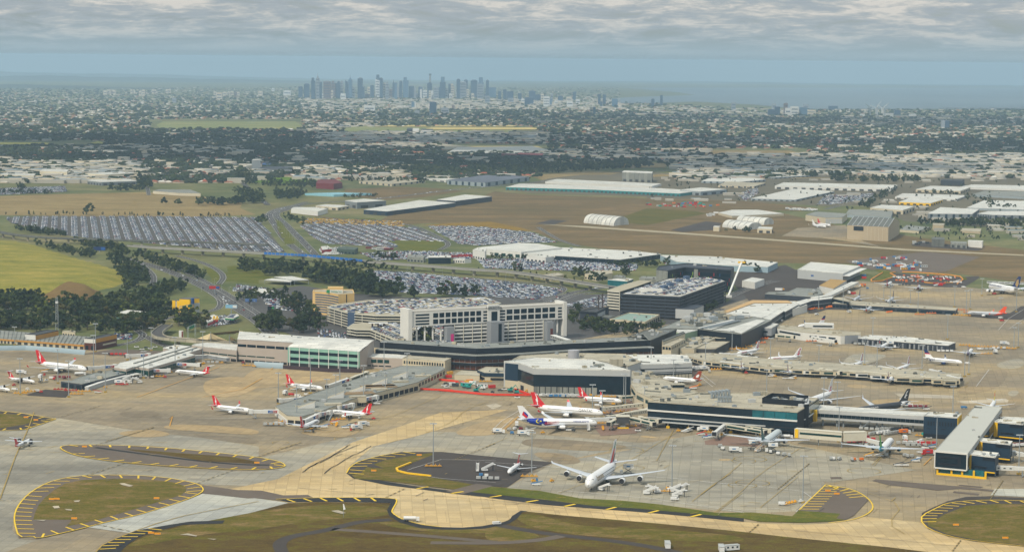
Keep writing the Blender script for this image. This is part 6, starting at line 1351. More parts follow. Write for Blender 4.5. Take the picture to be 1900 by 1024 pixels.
plane('narrow',(1653.6,525),(1641,531),'white jet with a red tail beside the equipment yard',dict(body=AW,fin=AR,tail=AR,tail_t=.85),G,'the red-tailed jet by the equipment yard')
plane('narrow',(1706,531.5),(1701,538.5),'jet with a dark red tail seen from behind below the equipment yard',dict(body=ASV,fin=AR,tail=MAR,tail_t=.8),G,'the dark red-tailed jet')
plane('narrow',(1838,758),(1841.5,750.5),'jet with a yellow patterned fin showing behind the box pier',dict(fin=AW,finmats=(AYE,AOR,YLW)),G,'the yellow-finned jet')
plane('narrow',(1537,421.5),(1502,416.5),'white jet parked outside the curved grey hangar',dict(fin=AW),G,'the jet outside the curved hangar',('mid',))
plane('narrow',(1545,419.5),(1512,414.5),'white jet with a red tail behind another at the curved grey hangar',dict(fin=AR),G,'the red-tailed jet by the curved hangar',('mid',))
# floodlight masts
MST=M('mast_grey',C(150,156,158),.5,var=.05)
def mast(x,yt,yb,rr=.34):
 h=min(34,max(12,hgt(x,yt,yb)));p=P(x,yb)
 r=empty('floodlight_mast',(p.x,p.y,0),where(x,yb,'tall grey floodlight mast'),'light mast','floodlight masts on the apron')
 b=K(MST);b.tube((p.x,p.y,0),(p.x,p.y,h),rr*1.3,rr*.7,8);b.bl('pole',r)
 K(MST).beam((p.x-2.4,p.y,h),(p.x+2.4,p.y,h),.5,.4).bl('crossbar',r)
 l=K(M('lamp_housing',C(196,200,202),.4,var=0))
 for s in(-2,-.7,.7,2):l.box((p.x+s,p.y-.3,h-.3),(.9,.7,.5))
 l.bl('lamp_cluster',r)['kind']='stuff'
 K(YELD).box((p.x,p.y,.7),(2.4,2.0,1.4),.2).bl('base_guard',r)
for m_ in((37.6,664.6,732.5),(107.7,648,711.6),(127.6,669,737),(173.7,620,691),(195.6,654,728),(27.3,606,640),(177.4,600,653),(236.4,620,668.4),(266.7,651,701.6),(325,625,686),(376.5,614.6,676),(280.6,607.6,651),(516.5,691.4,749),(576,664,730),(550.4,713,784),(606.4,703,761),(623,694.6,756),(630.5,668,709),(674.6,677.5,751),(715,690,737),(712.4,634,698),(755,655,718),(1099,713,770),(1157,693,748),(1160.5,694,752),(1207.6,644,694.6),(1249.5,667,705),(1117,724,775),(1195.6,717,762),(1331,744,800),(1422,685,742),(1528,700,755),(1553,708,760),(1556,754.6,819.4),(1308.6,635.6,678.7),(1358,614,656),(1429,627,679),(986.4,801.5,883.6),(1246.6,825.5,908.8),(803.8,785,866),(1489.5,845,933),(1737.3,772,834),(1890,806,880),(1767.7,716,768),(1519,534,574.5),(1564,531.6,572),(1639.6,531,557),(1651,531,577),(1689,538,566),(1703,541,581),(1771,531,570),(1792.6,539,585),(1800,537,574),(1821.6,516.5,549),(1856.6,552,583),(1885.6,534,579),(1604,628,677.6),(1619,589,634.7),(1519,640,682),(1710.5,640,688),(1757.8,583,630),(1789.6,650,699),(1797.5,652,695),(1881,607,647.6),(1889,599,645.4),(1626.7,639,695)):
 mast(*m_)
# jet bridges
BDG=M('bridge_white',C(214,214,208),.5,var=.08,sc=.4);BDC=M('bridge_cream',C(206,200,180),.6,var=.08,sc=.4)
def jetbridge(a,b,kind='white',z=4.3,sign=None,wd=3.0,hh=2.9,stair=True):
 A,Bq=P(a[0],a[1],z+1.4),P(b[0],b[1],z+1.4);body=BDG if kind=='white'else BDC
 sub={'white':'white jet bridge','cream':'cream jet bridge with dark glass sides','sign':'white jet bridge with a blue and red sign','square':'cream jet bridge with small square windows'}[kind if not sign else 'sign']
 r=empty('jet_bridge',(A.x,A.y,0),where((a[0]+b[0])/2,(a[1]+b[1])/2,sub),'jet bridge','jet bridges at the gates')
 m=A.lerp(Bq,.55);zc=z+hh/2
 K(body).beam((A.x,A.y,zc),(m.x,m.y,zc),wd,hh).bl('tunnel',r)
 K(body).beam((m.x,m.y,zc),(Bq.x,Bq.y,zc),wd*.86,hh*.88).bl('tunnel',r)
 d=(Bq-A);d.z=0;d.normalize();n=Vector((d.y,-d.x,0))
 if n.y>0:n=-n
 a0,a1=(A.x+n.x*(wd/2-.18),A.y+n.y*(wd/2-.18)),(m.x+n.x*(wd/2-.18),m.y+n.y*(wd/2-.18));c1=(Bq.x+n.x*(wd*.43-.18),Bq.y+n.y*(wd*.43-.18));m1=(m.x+n.x*(wd*.43-.18),m.y+n.y*(wd*.43-.18))
 if kind=='cream':band(r,a0,a1,z+.7,z+hh-.7,GLG,'window',.06,.94,.3);band(r,m1,c1,z+.7,z+hh-.7,GLG,'window',.06,.9,.3)
 if kind=='square':cells(r,a0,a1,z+1.1,z+1.9,GLS,6,.2,out=.3);cells(r,m1,c1,z+1.1,z+1.9,GLS,5,.2,out=.3)
 if kind=='white'and not sign:cells(r,a0,a1,z+1.1,z+1.8,GLS,3,.35,out=.3)
 if sign:
  q=a0,a1
  if(Vector(a1)-Vector(a0)).x<0:q=a1,a0
  band(r,q[0],q[1],z+.45,z+hh-.4,BLU,'sign_panel',.3,.62,.32);band(r,q[0],q[1],z+.45,z+hh-.4,RED,'sign_panel',.62,.95,.32)
  text(r,sign,q[0],q[1],z+hh/2,1.9,BDG,.7,u=.62)
 K(body).tube((A.x,A.y,z-.3),(A.x,A.y,z+hh+.3),wd*.72,n=12).bl('rotunda',r)
 cb=K(body);cb.box((Bq.x,Bq.y,zc),(3.4,wd+.9,hh+.4),math.atan2(d.y,d.x));cb.bl('cab',r)
 e=Bq+d*1.75;K(DRK).box((e.x,e.y,zc),(.5,wd+.4,hh),math.atan2(d.y,d.x)).bl('cab_hood',r)
 K(STL).tube((A.x,A.y,0),(A.x,A.y,z),.45).bl('column',r)
 k=A.lerp(Bq,.82);g=K(STL)
 for s in(-1.3,1.3):g.tube((k.x+n.x*s,k.y+n.y*s,.6),(k.x+n.x*s,k.y+n.y*s,z),.25)
 g.beam((k.x-n.x*1.6,k.y-n.y*1.6,1.2),(k.x+n.x*1.6,k.y+n.y*1.6,1.2),.6,.5);g.mat(TYR)
 for s in(-1.3,1.3):g.tube((k.x+n.x*(s-.3),k.y+n.y*(s-.3),.5),(k.x+n.x*(s+.3),k.y+n.y*(s+.3),.5),.5)
 g.bl('drive_column',r)
 if stair:
  s_=K(STL);q=Bq+n*(wd*.5+.6);s_.beam((q.x,q.y,z),(q.x-d.x*5+n.x*1.0,q.y-d.y*5+n.y*1.0,.3),.9,.35);s_.bl('service_stair',r)
SG='AIMEX'
for a_,b_,k_,s_ in((D1([(1680,545)])[0],D1([(1300,575)])[0],'white',SG),(D2([(600,690)])[0],D2([(890,685)])[0],'white',SG),(D2([(970,590)])[0],D2([(1330,605)])[0],'white',SG),(D2([(600,460)])[0],D2([(280,475)])[0],'white',SG),(D5([(1150,190)])[0],D5([(850,290)])[0],'white',SG),(D5([(1170,190)])[0],D5([(1420,95)])[0],'cream',None),(D5([(470,470)])[0],D5([(150,495)])[0],'white',SG),(A2([(620,800)])[0],A2([(415,800)])[0],'white',SG),(D5([(690,720)])[0],D5([(500,800)])[0],'white',SG),(D5([(720,700)])[0],D5([(880,670)])[0],'white',SG),(D5([(1010,600)])[0],D5([(1210,560)])[0],'white',SG),(D5([(1370,480)])[0],D5([(1560,445)])[0],'white',SG),(D5([(1700,370)])[0],D5([(1870,330)])[0],'white',SG),(D5([(1500,120)])[0],D5([(1650,85)])[0],'white',SG),(E1([(1270,865)])[0],E1([(620,930)])[0],'square',None),(E1([(1300,960)])[0],E1([(960,1010)])[0],'square',None),(E1([(1290,945)])[0],E1([(700,1060)])[0],'square',None),(E1([(1300,740)])[0],E1([(860,770)])[0],'cream',None),(A3([(1450,850)])[0],A3([(1140,860)])[0],'white',None),(A3([(1380,850)])[0],A3([(1300,890)])[0],'cream',None),(A3([(1450,850)])[0],A3([(1620,890)])[0],'cream',None),(A3([(1530,850)])[0],A3([(1660,870)])[0],'cream',None),(E2([(1330,680)])[0],E2([(1150,820)])[0],'white',None),(E2([(1330,710)])[0],E2([(1870,800)])[0],'cream',None),(E2([(1400,690)])[0],E3([(240,780)])[0],'cream',None),(E3([(1340,830)])[0],E3([(1830,960)])[0],'white',None),(E5([(790,580)])[0],E5([(1080,610)])[0],'white',None),(E5([(1490,630)])[0],E5([(1780,660)])[0],'cream',None),(E5([(770,455)])[0],E5([(1030,455)])[0],'white',None),(E5([(1040,490)])[0],E5([(1290,510)])[0],'white',None),(A5([(110,960)])[0],A5([(270,985)])[0],'cream',None),(A5([(490,985)])[0],A5([(690,1000)])[0],'cream',None),(A6([(990,100)])[0],A6([(1130,110)])[0],'cream',None),(A6([(1210,90)])[0],A6([(1310,110)])[0],'white',None),(A5([(300,915)])[0],A5([(380,920)])[0],'white',None),(A5([(620,940)])[0],A5([(780,960)])[0],'white',None),(A5([(1060,970)])[0],A5([(1130,980)])[0],'white',None),(E8([(330,810)])[0],E8([(560,830)])[0],'cream',None),(E8([(850,840)])[0],E8([(1170,890)])[0],'white',None),(E4([(1560,930)])[0],E4([(1950,945)])[0],'white',None),(E4([(1770,760)])[0],E4([(1960,790)])[0],'white',None),(E4([(1560,360)])[0],E4([(1900,370)])[0],'white',None)):
 jetbridge(a_,b_,k_,sign=s_)
wb=walkway('wide cream boarding bridge with a long dark window strip and yellow end',E3([(600,745),(1290,800),(1620,790)]),5.2,6,6.4,BDC,BDC,'boarding_bridge',cat='bridge',lm='the wide cream boarding bridge')
pa,pb=P(*E3([(600,745)])[0],11.6),P(*E3([(1290,800)])[0],11.6);band(wb,(pa.x,pa.y-3.2),(pb.x,pb.y-3.2),8.2,9.6,GLG,'window',.08,.96,.4);band(wb,(pa.x,pa.y-3.2),(pb.x,pb.y-3.2),5.2,11.8,YLW,'panel',-.02,.05,.6)
hb_=P(*A3([(1400,845)])[0],8);rr=empty('bridge_hub',(hb_.x,hb_.y,0),'glass and steel hub where the cream jet bridges meet beside the glass concourse','bridge hub');K(DKF).box((hb_.x,hb_.y,6.6),(10,7,5.2),.05).build('glass_wall',rr,rr.location);K(BDC).box((hb_.x,hb_.y,9.4),(11,8,.5),.05).build('roof',rr,rr.location);K(STL).box((hb_.x,hb_.y,2),(4,4,4),.05).build('base',rr,rr.location);K(YLW).box((hb_.x,hb_.y-4.5,.6),(9,1.2,1.2),.05).build('base_guard',rr,rr.location)
# apron vehicles
VW=M('vehicle_white',C(224,224,220),.45,var=.05);VY=M('vehicle_yellow',C(224,164,40),.5,var=.06);VR=M('vehicle_red',C(190,44,40),.5,var=.06);VG=M('container_grey',C(178,180,176),.5,var=.12,sc=1);VB=M('vehicle_blue',C(60,120,170),.5,var=.06);VO=M('vehicle_orange',C(228,120,40),.5,var=.05);VT=M('excavator_teal',C(30,150,140),.5,var=.06);VM=M('container_maroon',C(132,50,58),.5,var=.1,sc=1);VD=M('vehicle_dark',C(62,66,70),.5,var=.05);VK={}
def wheels(root,xs,w,r=.5):
 for x in xs:
  for s in(-1,1):K(TYR).tube((x,s*w-.18*s-.15,r),(x,s*w-.18*s+.15,r),r,n=8).build('wheel',root)
def mk(kind,col):
 """build one vehicle of each kind and colour at the origin, to be copied"""
 if(kind,col)in VK:return VK[(kind,col)]
 m=dict(white=VW,yellow=VY,red=VR,grey=VG,blue=VB,orange=VO,teal=VT,maroon=VM,dark=VD)[col]
 r=bpy.data.objects.new(kind,None);COL.objects.link(r)
 if kind in('box_truck','catering_truck'):
  z=1.3 if kind=='box_truck'else 4.4
  K(VW if col!='dark'else VD).box((4.1,0,1.7),(2.0,2.3,2.3)).build('cab',r);K(GLS).box((4.9,0,2.2),(.5,2.0,.8)).build('windscreen',r)
  K(m).box((-.6,0,z+1.25),(7.0,2.5,2.5)).build('cargo_box',r);K(VD).box((0,0,.85),(9.6,1.4,.4)).build('chassis',r)
  band_=K(VB)
  for s in(-1,1):band_.box((-.6,s*1.27,z+1.3),(2.6,.04,.8))
  band_.build('side_mark',r)['kind']='stuff'
  if z>3:
   sc=K(VD)
   for s in(-.9,.9):sc.beam((-3,s,1.2),(2,s,z),.25,.25);sc.beam((2,s,1.2),(-3,s,z),.25,.25)
   sc.build('scissor_lift',r)
  wheels(r,(3.6,-2.6),1.15)
 elif kind=='baggage_tug':
  K(m).box((0,0,.8),(3,1.5,.8)).box((.3,0,1.35),(.9,1.3,.4)).build('body',r);K(m).box((-.2,0,2.1),(1.5,1.4,.12)).build('canopy',r);wheels(r,(1,-1),.7,.38)
 elif kind=='cargo_dolly':
  K(VD).box((0,0,.5),(3.6,2,.25)).build('deck',r);b=K(m);b.box((0,0,1.4),(2.6,1.8,1.5));b.build('container',r);wheels(r,(1.2,-1.2),.9,.28)
 elif kind=='dolly_train':
  for q in range(4):K(m).box((q*4.2-6.3,0,1.4),(3.0,1.9,1.6)).build('container',r);K(VD).box((q*4.2-6.3,0,.5),(3.9,1.9,.2)).build('deck',r)
 elif kind=='service_van':
  b=K(m);b.box((-.3,0,1.25),(4.4,1.9,1.5));b.box((2.2,0,.95),(1.1,1.8,.9));b.build('body',r);K(GLS).box((1.75,0,1.6),(.7,1.95,.55)).build('window',r);wheels(r,(1.6,-1.6),.95,.36)
 elif kind=='service_car':
  b=K(m);b.box((0,0,.75),(4.6,1.85,.7));b.build('body',r);K(GLS).box((-.2,0,1.3),(2.4,1.6,.5)).build('cabin',r);wheels(r,(1.4,-1.4),.9,.33)
 elif kind=='belt_loader':
  K(VW).box((0,0,.8),(5.5,1.7,.8)).build('body',r);K(m).beam((-3.6,0,.9),(4.4,0,3.0),1.1,.4).build('conveyor',r);wheels(r,(1.8,-1.8),.8,.38)
 elif kind=='passenger_stairs':
  b=K(m)
  for q in range(9):b.box((-4+q*.95,0,.8+q*.42),(1.0,2.0,.22))
  b.build('steps',r)
  for s in(-1,1):K(VW).beam((-4.4,s,1.5),(4.2,s,5.2),.1,1.1).build('handrail',r)
  K(VW).box((4.9,0,4.3),(1.8,2.2,.25)).build('platform',r);K(VW).box((-2.2,0,.9),(4.2,2.1,1.0)).build('chassis',r)
  g=K(VD);
  for s in(-.9,.9):g.box((4,s,2.1),(.3,.3,4.2))
  g.build('support_legs',r)['kind']='stuff';wheels(r,(-3.4,.2),.95,.4)
 elif kind=='fuel_tanker':
  K(VW).box((4.4,0,1.6),(1.9,2.3,2.1)).build('cab',r);K(m).tube((-4.4,0,2.0),(3.2,0,2.0),1.15,n=12).build('tank',r);K(VD).box((0,0,.8),(9.6,1.4,.35)).build('chassis',r);wheels(r,(4,-1.8,-3.2),1.1,.5)
 elif kind=='excavator':
  K(VD).box((0,-1,.5),(4,.7,.9)).box((0,1,.5),(4,.7,.9)).build('tracks',r)['kind']='stuff'
  K(m).box((-.4,0,1.7),(3.6,2.5,1.4)).build('body',r);K(GLS).box((.7,.7,2.7),(1.4,1.1,1.2)).build('cab',r)
  b=K(m);b.beam((1,-.2,2.2),(4.6,-.2,5.6),.6,.7);b.beam((4.6,-.2,5.6),(6.6,-.2,3.0),.45,.5);b.build('boom',r);K(VD).box((6.6,-.2,1.8),(1.1,1.2,1.4)).build('bucket',r)
 elif kind=='bus':
  K(m).box((0,0,1.75),(11.5,2.5,2.6)).build('body',r);K(GLS).box((0,0,2.1),(11.0,2.56,.9)).build('window',r);wheels(r,(4,-3.5),1.15,.5)
 elif kind=='site_cabin':
  K(m).box((0,0,1.5),(9,3,2.8)).build('wall',r);K(VG).box((0,0,3.0),(9.3,3.3,.2)).build('roof',r)
  for q in(-3,0,3):K(GLS).box((q,-1.52,1.8),(1.2,.1,1)).build('window',r)
 elif kind=='ground_power_unit':
  K(m).box((0,0,1.0),(2.8,1.6,1.3)).build('housing',r);K(VD).box((0,0,1.75),(1.2,1.0,.3)).build('vent',r);wheels(r,(.9,-.9),.7,.3)
 elif kind=='equipment_frame':
  b=K(m)
  for q in range(4):b.box((q*3-4.5,0,.8),(2.4,1.6,.5));b.box((q*3-4.5,0,1.5),(.3,1.6,1.2))
  b.beam((-6,0,.4),(6,0,.4),.4,.3);b.build('frame',r)
 elif kind=='shipping_container':
  K(m).box((0,0,1.3),(6.1,2.44,2.6)).build('box_body',r);K(VD).box((3.06,0,1.3),(.06,2.2,2.3)).build('door',r)
 VK[(kind,col)]=r;r['fresh']=1
 return r
NICE={'box_truck':'box truck','catering_truck':'catering truck raised on its scissor lift','baggage_tug':'baggage tug','cargo_dolly':'cargo dolly with one container','dolly_train':'line of four baggage containers','service_van':'service van','service_car':'service car','belt_loader':'belt loader','passenger_stairs':'set of mobile passenger stairs','fuel_tanker':'fuel tanker','excavator':'excavator','bus':'bus','site_cabin':'site cabin','ground_power_unit':'ground power unit','equipment_frame':'steel equipment frame','shipping_container':'shipping container'}
CATS={'box_truck':'truck','catering_truck':'truck','baggage_tug':'tug','cargo_dolly':'cargo dolly','dolly_train':'baggage carts','service_van':'van','service_car':'car','belt_loader':'belt loader','passenger_stairs':'mobile stairs','fuel_tanker':'tanker','excavator':'excavator','bus':'bus','site_cabin':'site cabin','ground_power_unit':'power unit','equipment_frame':'equipment','shipping_container':'container'}
def veh(kind,col,x,y,ang=0.0,label=None,z=0.66):
 p=P(x,y);proto=mk(kind,col);o=proto
 if 'fresh'in proto:del proto['fresh']
 else:o=copytree(proto)
 o.location=(p.x,p.y,z if y>430 else.2);o.rotation_euler=(0,0,math.radians(ang))
 tag(o,label or where(x,y,'%s %s'%(col,NICE[kind])),CATS[kind],'ground vehicles and equipment around the airport');return o
VL=[]
def VF(fr,s):
 for t in s.split(';'):
  t=t.split()
  if len(t)<4:continue
  k,c,x,y=t[:4];a=float(t[4])if len(t)>4 else R.choice((0,20,160,200,90,45))
  q=fr([(float(x),float(y))])[0];veh(KK[k],c,q[0],q[1],a)
KK=dict(b='box_truck',c='catering_truck',t='baggage_tug',d='cargo_dolly',l='dolly_train',v='service_van',r='service_car',e='belt_loader',s='passenger_stairs',f='fuel_tanker',x='excavator',u='bus',k='site_cabin',g='ground_power_unit',q='equipment_frame',h='shipping_container')
VF(D1,'b white 305 670 0;f white 1165 690 20;e yellow 650 640 10;t red 650 690;v white 760 740 0;d red 790 755;d maroon 940 740;g white 680 770;c white 590 790 90;t red 205 840;v white 215 905;q yellow 430 940 30;v white 530 930;t red 600 940 10;v white 980 850;r blue 1110 870;r dark 1170 880;q yellow 1230 930 15;q yellow 1120 970 0;e red 1430 945;r white 1730 810 0;q red 1780 830 0;t yellow 1540 870;s grey 1860 760 10;b white 1680 600 90;v dark 1620 390 0;l red 1730 395 0;l maroon 900 730 0;q red 880 905 -3;q red 1040 920 -3;t white 400 900;q yellow 300 960 0')
VF(D2,'b white 170 895 0;t red 215 910;s grey 360 880 10;s grey 430 880 200;e grey 270 845 0;q yellow 740 790 0;q yellow 1600 590 0;t red 835 800;t yellow 920 730;d grey 480 800;d grey 560 800;g white 650 800;e blue 1080 640 0;l grey 1500 590 0;r white 420 360 0;r white 500 395 10;r dark 560 370;r white 690 360;r white 620 385;t yellow 1400 600;e orange 1100 665 0')
VF(D3,'d maroon 640 675 0;q yellow 715 710 0;t yellow 800 722')
VF(D5,'e yellow 350 350 20;t dark 650 370;g yellow 480 360;b white 230 420 80;v red 320 430;v white 410 450;g white 530 425;e red 950 830 10;q yellow 980 870;t yellow 900 855;b white 1270 930 35;b white 1370 880 35;t red 1190 945;e blue 1110 910 0;e dark 1200 870;t red 1260 870;t red 1520 780 0;t dark 640 970;e yellow 560 960 -20;q yellow 40 860;e grey 120 840;e blue 800 900 10;q yellow 1290 565 0;q yellow 1400 560 0;q yellow 1660 450 0;q yellow 1010 790;e grey 1570 560 0;g grey 1310 770;q yellow 220 820;l grey 60 870 0')
VF(D4,'k yellow 1650 870;h red 1830 880 0;h yellow 1850 830')
VF(D8,'x teal 330 630 180;x teal 390 640 10;x teal 500 690 20;x teal 1000 690 20;x teal 1090 715 180;k white 590 625 0;h white 450 580;h yellow 380 570 0;r dark 850 680 0;r white 910 665 0;v white 600 650;v white 510 630;g dark 740 710;h red 730 635 20;h dark 195 610 0;h white 145 600;r white 30 610;r dark 60 580;r white 70 630;g red 100 480;h orange 400 555;r white 1100 785 0;l white 1480 760 0;l grey 1600 765 0;l blue 1700 770 0;l white 1820 765 0;l grey 1880 775 0;t yellow 1240 690;k teal 350 610;q yellow 640 550 0')
VF(E1,'l grey 60 750 0;l white 130 765 0;g yellow 450 750;q yellow 600 770 0;q yellow 720 770 0;t dark 290 935;g yellow 770 880 0;v white 540 905 0;t dark 790 980;q yellow 900 995 0;q yellow 960 990 0;r white 1170 835;v grey 840 850;g grey 1040 830;d grey 750 960;q yellow 650 1010 0')
VF(A3,'b white 490 965 0;b white 670 980 0;b white 625 915 90;d grey 570 945;d white 610 940;d maroon 655 940;d grey 695 945;e grey 725 950;t yellow 815 965;e dark 1010 945 10;d dark 960 940;g dark 1040 950;r white 1510 950 0;t yellow 1090 785 0;s white 1150 940 90;q yellow 1240 895 0;q yellow 1450 915 0;g white 1350 905;v white 1880 950;q yellow 1255 935;l grey 870 690 0;d blue 590 970')
VF(E2,'r white 30 795 0;e white 720 810 30;e grey 770 790 20;e red 950 850 20;t red 1030 870;e blue 1030 900 10;e blue 1100 885 10;b white 990 795;t yellow 930 770;t yellow 620 800;b white 510 60 0;t yellow 930 130;e orange 840 175 0;q yellow 1090 820;l dark 1290 330 0;g yellow 1250 860')
VF(B7,'b white 200 190 0;d white 130 175;d grey 115 160;c white 315 175 0;c white 420 190 180;d white 455 205;d grey 490 210;d grey 520 215;d white 410 195;f white 500 110 0;d grey 765 235;d white 780 235;d grey 815 235;d orange 900 240;d grey 890 240;d orange 945 240;e white 1050 215 0;e yellow 985 215;d grey 1090 215;b red 1340 205 0;v white 480 500 0;q yellow 530 495;t white 590 485;e blue 1265 245 0;d grey 1200 215;d grey 1215 220;d grey 1240 220;d white 1280 235;e dark 1160 270 0;e dark 1200 270 0;s yellow 345 185')
VF(E4,'l maroon -140 640 0;l red -60 650 0;l white -90 620 30;l maroon -30 600 20;l red 30 620 0;l white 80 690 0;l grey 520 665 0;l white 600 660 0;l grey 630 690 0;b white 500 620 90;t orange 510 640;l white 660 650 60;d red 690 690;l red 740 665 0;e blue 815 705 20;e dark 740 715;b red 775 785 0;t red 720 790;e grey 690 770 0;l grey 150 545 45;l grey 190 540 45;l white 245 540 45;l grey 325 550 45;l grey 385 540 45;b orange 490 545 20;l grey 80 500;l grey 260 500;v white 10 460;r white 170 465;v white 240 480;l dark 440 500;r grey 780 600 0;h teal 735 565;q yellow 710 575;t yellow 810 575;e dark 750 260 0;l grey 600 230 0;l maroon 650 235 0;b white 520 230 0;v blue 1190 245 0;l white 1850 690 20;l maroon 1880 680 20;s grey 1640 540 20')
VF(E5,'l grey 400 690 40;l white 440 660 40;l grey 470 690 40;b white 525 690 30;v grey 600 720 90;q yellow 700 690 20;v white 655 655 0;q yellow 650 640 0;q yellow 785 655 0;t red 1135 740;t dark 1350 720;e blue 1320 710 20;e dark 1500 785 0;v white 1520 775;t yellow 1560 790;e dark 1710 820;e white 1800 820 0;t yellow 1850 820;q yellow 1530 710 0;t yellow 460 915;e orange 365 960 0;q yellow 1070 385 0;q yellow 1150 350 0;q yellow 960 390 20;q orange 1400 235 0;q orange 1350 300;t yellow 1000 600;t yellow 1225 665;l grey 1650 690 0')
VF(E8,'v white 400 610 80;g yellow 410 570;v white 630 490 0;r white 500 510;r white 850 365 0;q yellow 780 380;q orange 820 440;q orange 930 425;v orange 1110 400 0;q orange 1090 410;q orange 1310 405 0;q orange 1550 415 0;r grey 910 515;r white 1390 480;q yellow 770 860;q orange 830 905 10;q orange 130 870;s grey 1330 880;t dark 1440 930;l grey 1560 950 0;b orange 1580 100;g blue 1650 130 0;b white 1380 210 90;h red 1440 210;v red 1700 940;t yellow 1200 940;v yellow 420 150 90;k white 355 155')
VF(A5,'q yellow 1350 755 0;q yellow 1430 765 0;q yellow 1510 770 0;q yellow 1590 770 0;q yellow 1680 780 0;q yellow 1750 785 0;d white 1600 785;d white 1640 785;d white 1690 785;b white 1690 750 0;b white 1615 820 90;v white 1480 790 0;l grey 1520 790 0;l white 1180 810 0;e dark 700 790 0;c white 710 775 0;e yellow 850 760;l grey 810 750;v white 1370 915 0;q yellow 1360 500 0;q yellow 1290 495 0;q orange 1330 450 0;q orange 1380 470 0;q orange 960 490 0;q orange 700 470;q orange 1060 480;h yellow 795 450;h yellow 825 450;v white 1660 520;v red 1670 545;u white 1580 220 0;u white 1630 222 0;u white 1680 224 0;u white 1730 226 0;u white 1780 228 0;u white 1830 230 0;u white 1600 235 0;e white 1100 240 30;h red 1140 235;v white 1340 255 0;l red 1130 225 0;q yellow 1210 215 0;g blue 510 262;v yellow 465 245;h red 480 175 0;h blue 478 155 0;l dark 830 235 0;l grey 890 450 0;l grey 1150 470 0;q yellow 1540 830 0;v white 350 465;v white 70 490;u white 1700 290 0;v red 1605 312;v red 1550 290')
VF(A7,'s white 870 520 -40;s white 1210 545 0;s white 1240 535 180;s white 1390 530 0;s white 1400 550 180;s white 1440 525 20;g blue 380 450;g yellow 355 455;e blue 375 480 0;t yellow 490 455;c white 1045 400 180;q yellow 325 420 0;q yellow 1300 530 0;v white 1390 590 0;g yellow 1345 510;v white 85 770;k white 1340 935;k white 1735 960;k white 1810 955;s grey 1420 565 0')
VF(B6,'s white 1765 375 90;s grey 1840 375 20;d blue 1790 415;d white 1830 420;l grey 1840 440 -5;f white 1275 745 0;q yellow 1440 345 0')
def cluster(fr,poly,n,kinds,cols,seed):
 r=random.Random(seed);q=fr(poly);xs=[a for a,b in q];ys=[b for a,b in q];k=0;t=0
 while k<n and t<4000:
  t+=1;x,y=r.uniform(min(xs),max(xs)),r.uniform(min(ys),max(ys))
  if inpoly(x,y,q):veh(r.choice(kinds),r.choice(cols),x,y,r.choice((0,8,90,170,25)));k+=1
cluster(A5,[(760,135),(1280,170),(1300,215),(900,220),(760,200)],44,('cargo_dolly','dolly_train','belt_loader','service_van','ground_power_unit'),('white','grey','red','white','orange'),3)
cluster(A5,[(460,60),(1150,60),(1000,110),(480,90)],34,('shipping_container','site_cabin','shipping_container'),('red','blue','white','orange','grey','yellow'),4)
cluster(B4,[(1020,510),(1300,470),(1380,520),(1250,545),(1060,530)],26,('shipping_container','box_truck','service_van'),('white','blue','grey','red'),5)
cluster(B4,[(1340,405),(1420,405),(1420,418),(1345,420)],8,('shipping_container',),('dark','grey'),8)
cluster(B4,[(690,238),(860,245),(860,252),(690,246)],16,('box_truck',),('white',),9)
cluster(B4,[(0,212),(230,205),(360,222),(300,235),(0,226)],46,('shipping_container',),('red','maroon','teal','blue','grey','red','orange'),6)
cluster(B4,[(300,270),(350,260),(350,275),(300,280)],5,('site_cabin',),('white',),7)
cluster(B2,[(1640,378),(1860,372),(1850,388),(1650,392)],9,('bus',),('red',),10)
cluster(B2,[(1000,318),(1200,330),(1190,340),(1010,330)],8,('bus',),('orange','white','maroon'),11)
cluster(B2,[(690,335),(800,340),(800,378),(710,370)],22,('service_van','site_cabin'),('white',),12)
cluster(B8,[(740,275),(900,280)][:0]or B4([(0,0)])and[(430,690),(800,690),(790,700),(450,700)],0,('bus',),('red',),12)
BR=M('red_barrier',C(226,60,34),.6,var=.1,sc=.3)
for lab,pts,wd in(('low orange-red barrier wall running along the front of the fenced works area',D8([(-50,672),(200,695),(600,735),(800,745),(1290,748)]),1.3),('orange-red barrier at the back of the works area beside the yellow machinery',D8([(-80,520),(100,535),(350,572)]),1.2),('orange-red barrier closing the right side of the works area',D8([(1290,748),(1180,705),(1060,665)]),1.2)):
 q=wp(pts);r=empty('barrier_wall',(q[0].x,q[0].y,0),lab,'barrier')
 for i in range(len(q)-1):K(BR).beam((q[i].x,q[i].y,1.3),(q[i+1].x,q[i+1].y,1.3),wd,1.6).bl('barrier_panel',r)
q=wp(A2([(1560,640),(1890,655)]));r=empty('barrier_wall',(q[0].x,q[0].y,0),'left end of the orange-red barrier beside the skylit pier','barrier');K(BR).beam((q[0].x,q[0].y,1.2),(q[1].x,q[1].y,1.2),1.2,1.5).bl('barrier_panel',r)
OB=M('orange_barrier',C(226,150,48),.6,var=.1)
for lab,pts in(('zigzag orange barrier along the left grass edge of the equipment yard',A5([(640,125),(540,185),(545,200),(640,195),(755,155),(705,130),(750,120)])),('long orange barrier curving round the far side of the equipment yard',A5([(810,118),(940,122),(1230,145),(1310,158),(1335,185),(1310,205),(1285,222)])),('short orange barrier in front of the equipment yard',A5([(1000,208),(1060,215),(1120,215)]))):
 q=wp(pts);r=empty('barrier_wall',(q[0].x,q[0].y,0),lab,'barrier')
 for i in range(len(q)-1):K(OB).beam((q[i].x,q[i].y,.9),(q[i+1].x,q[i+1].y,.9),1.2,1.2).bl('barrier_panel',r)
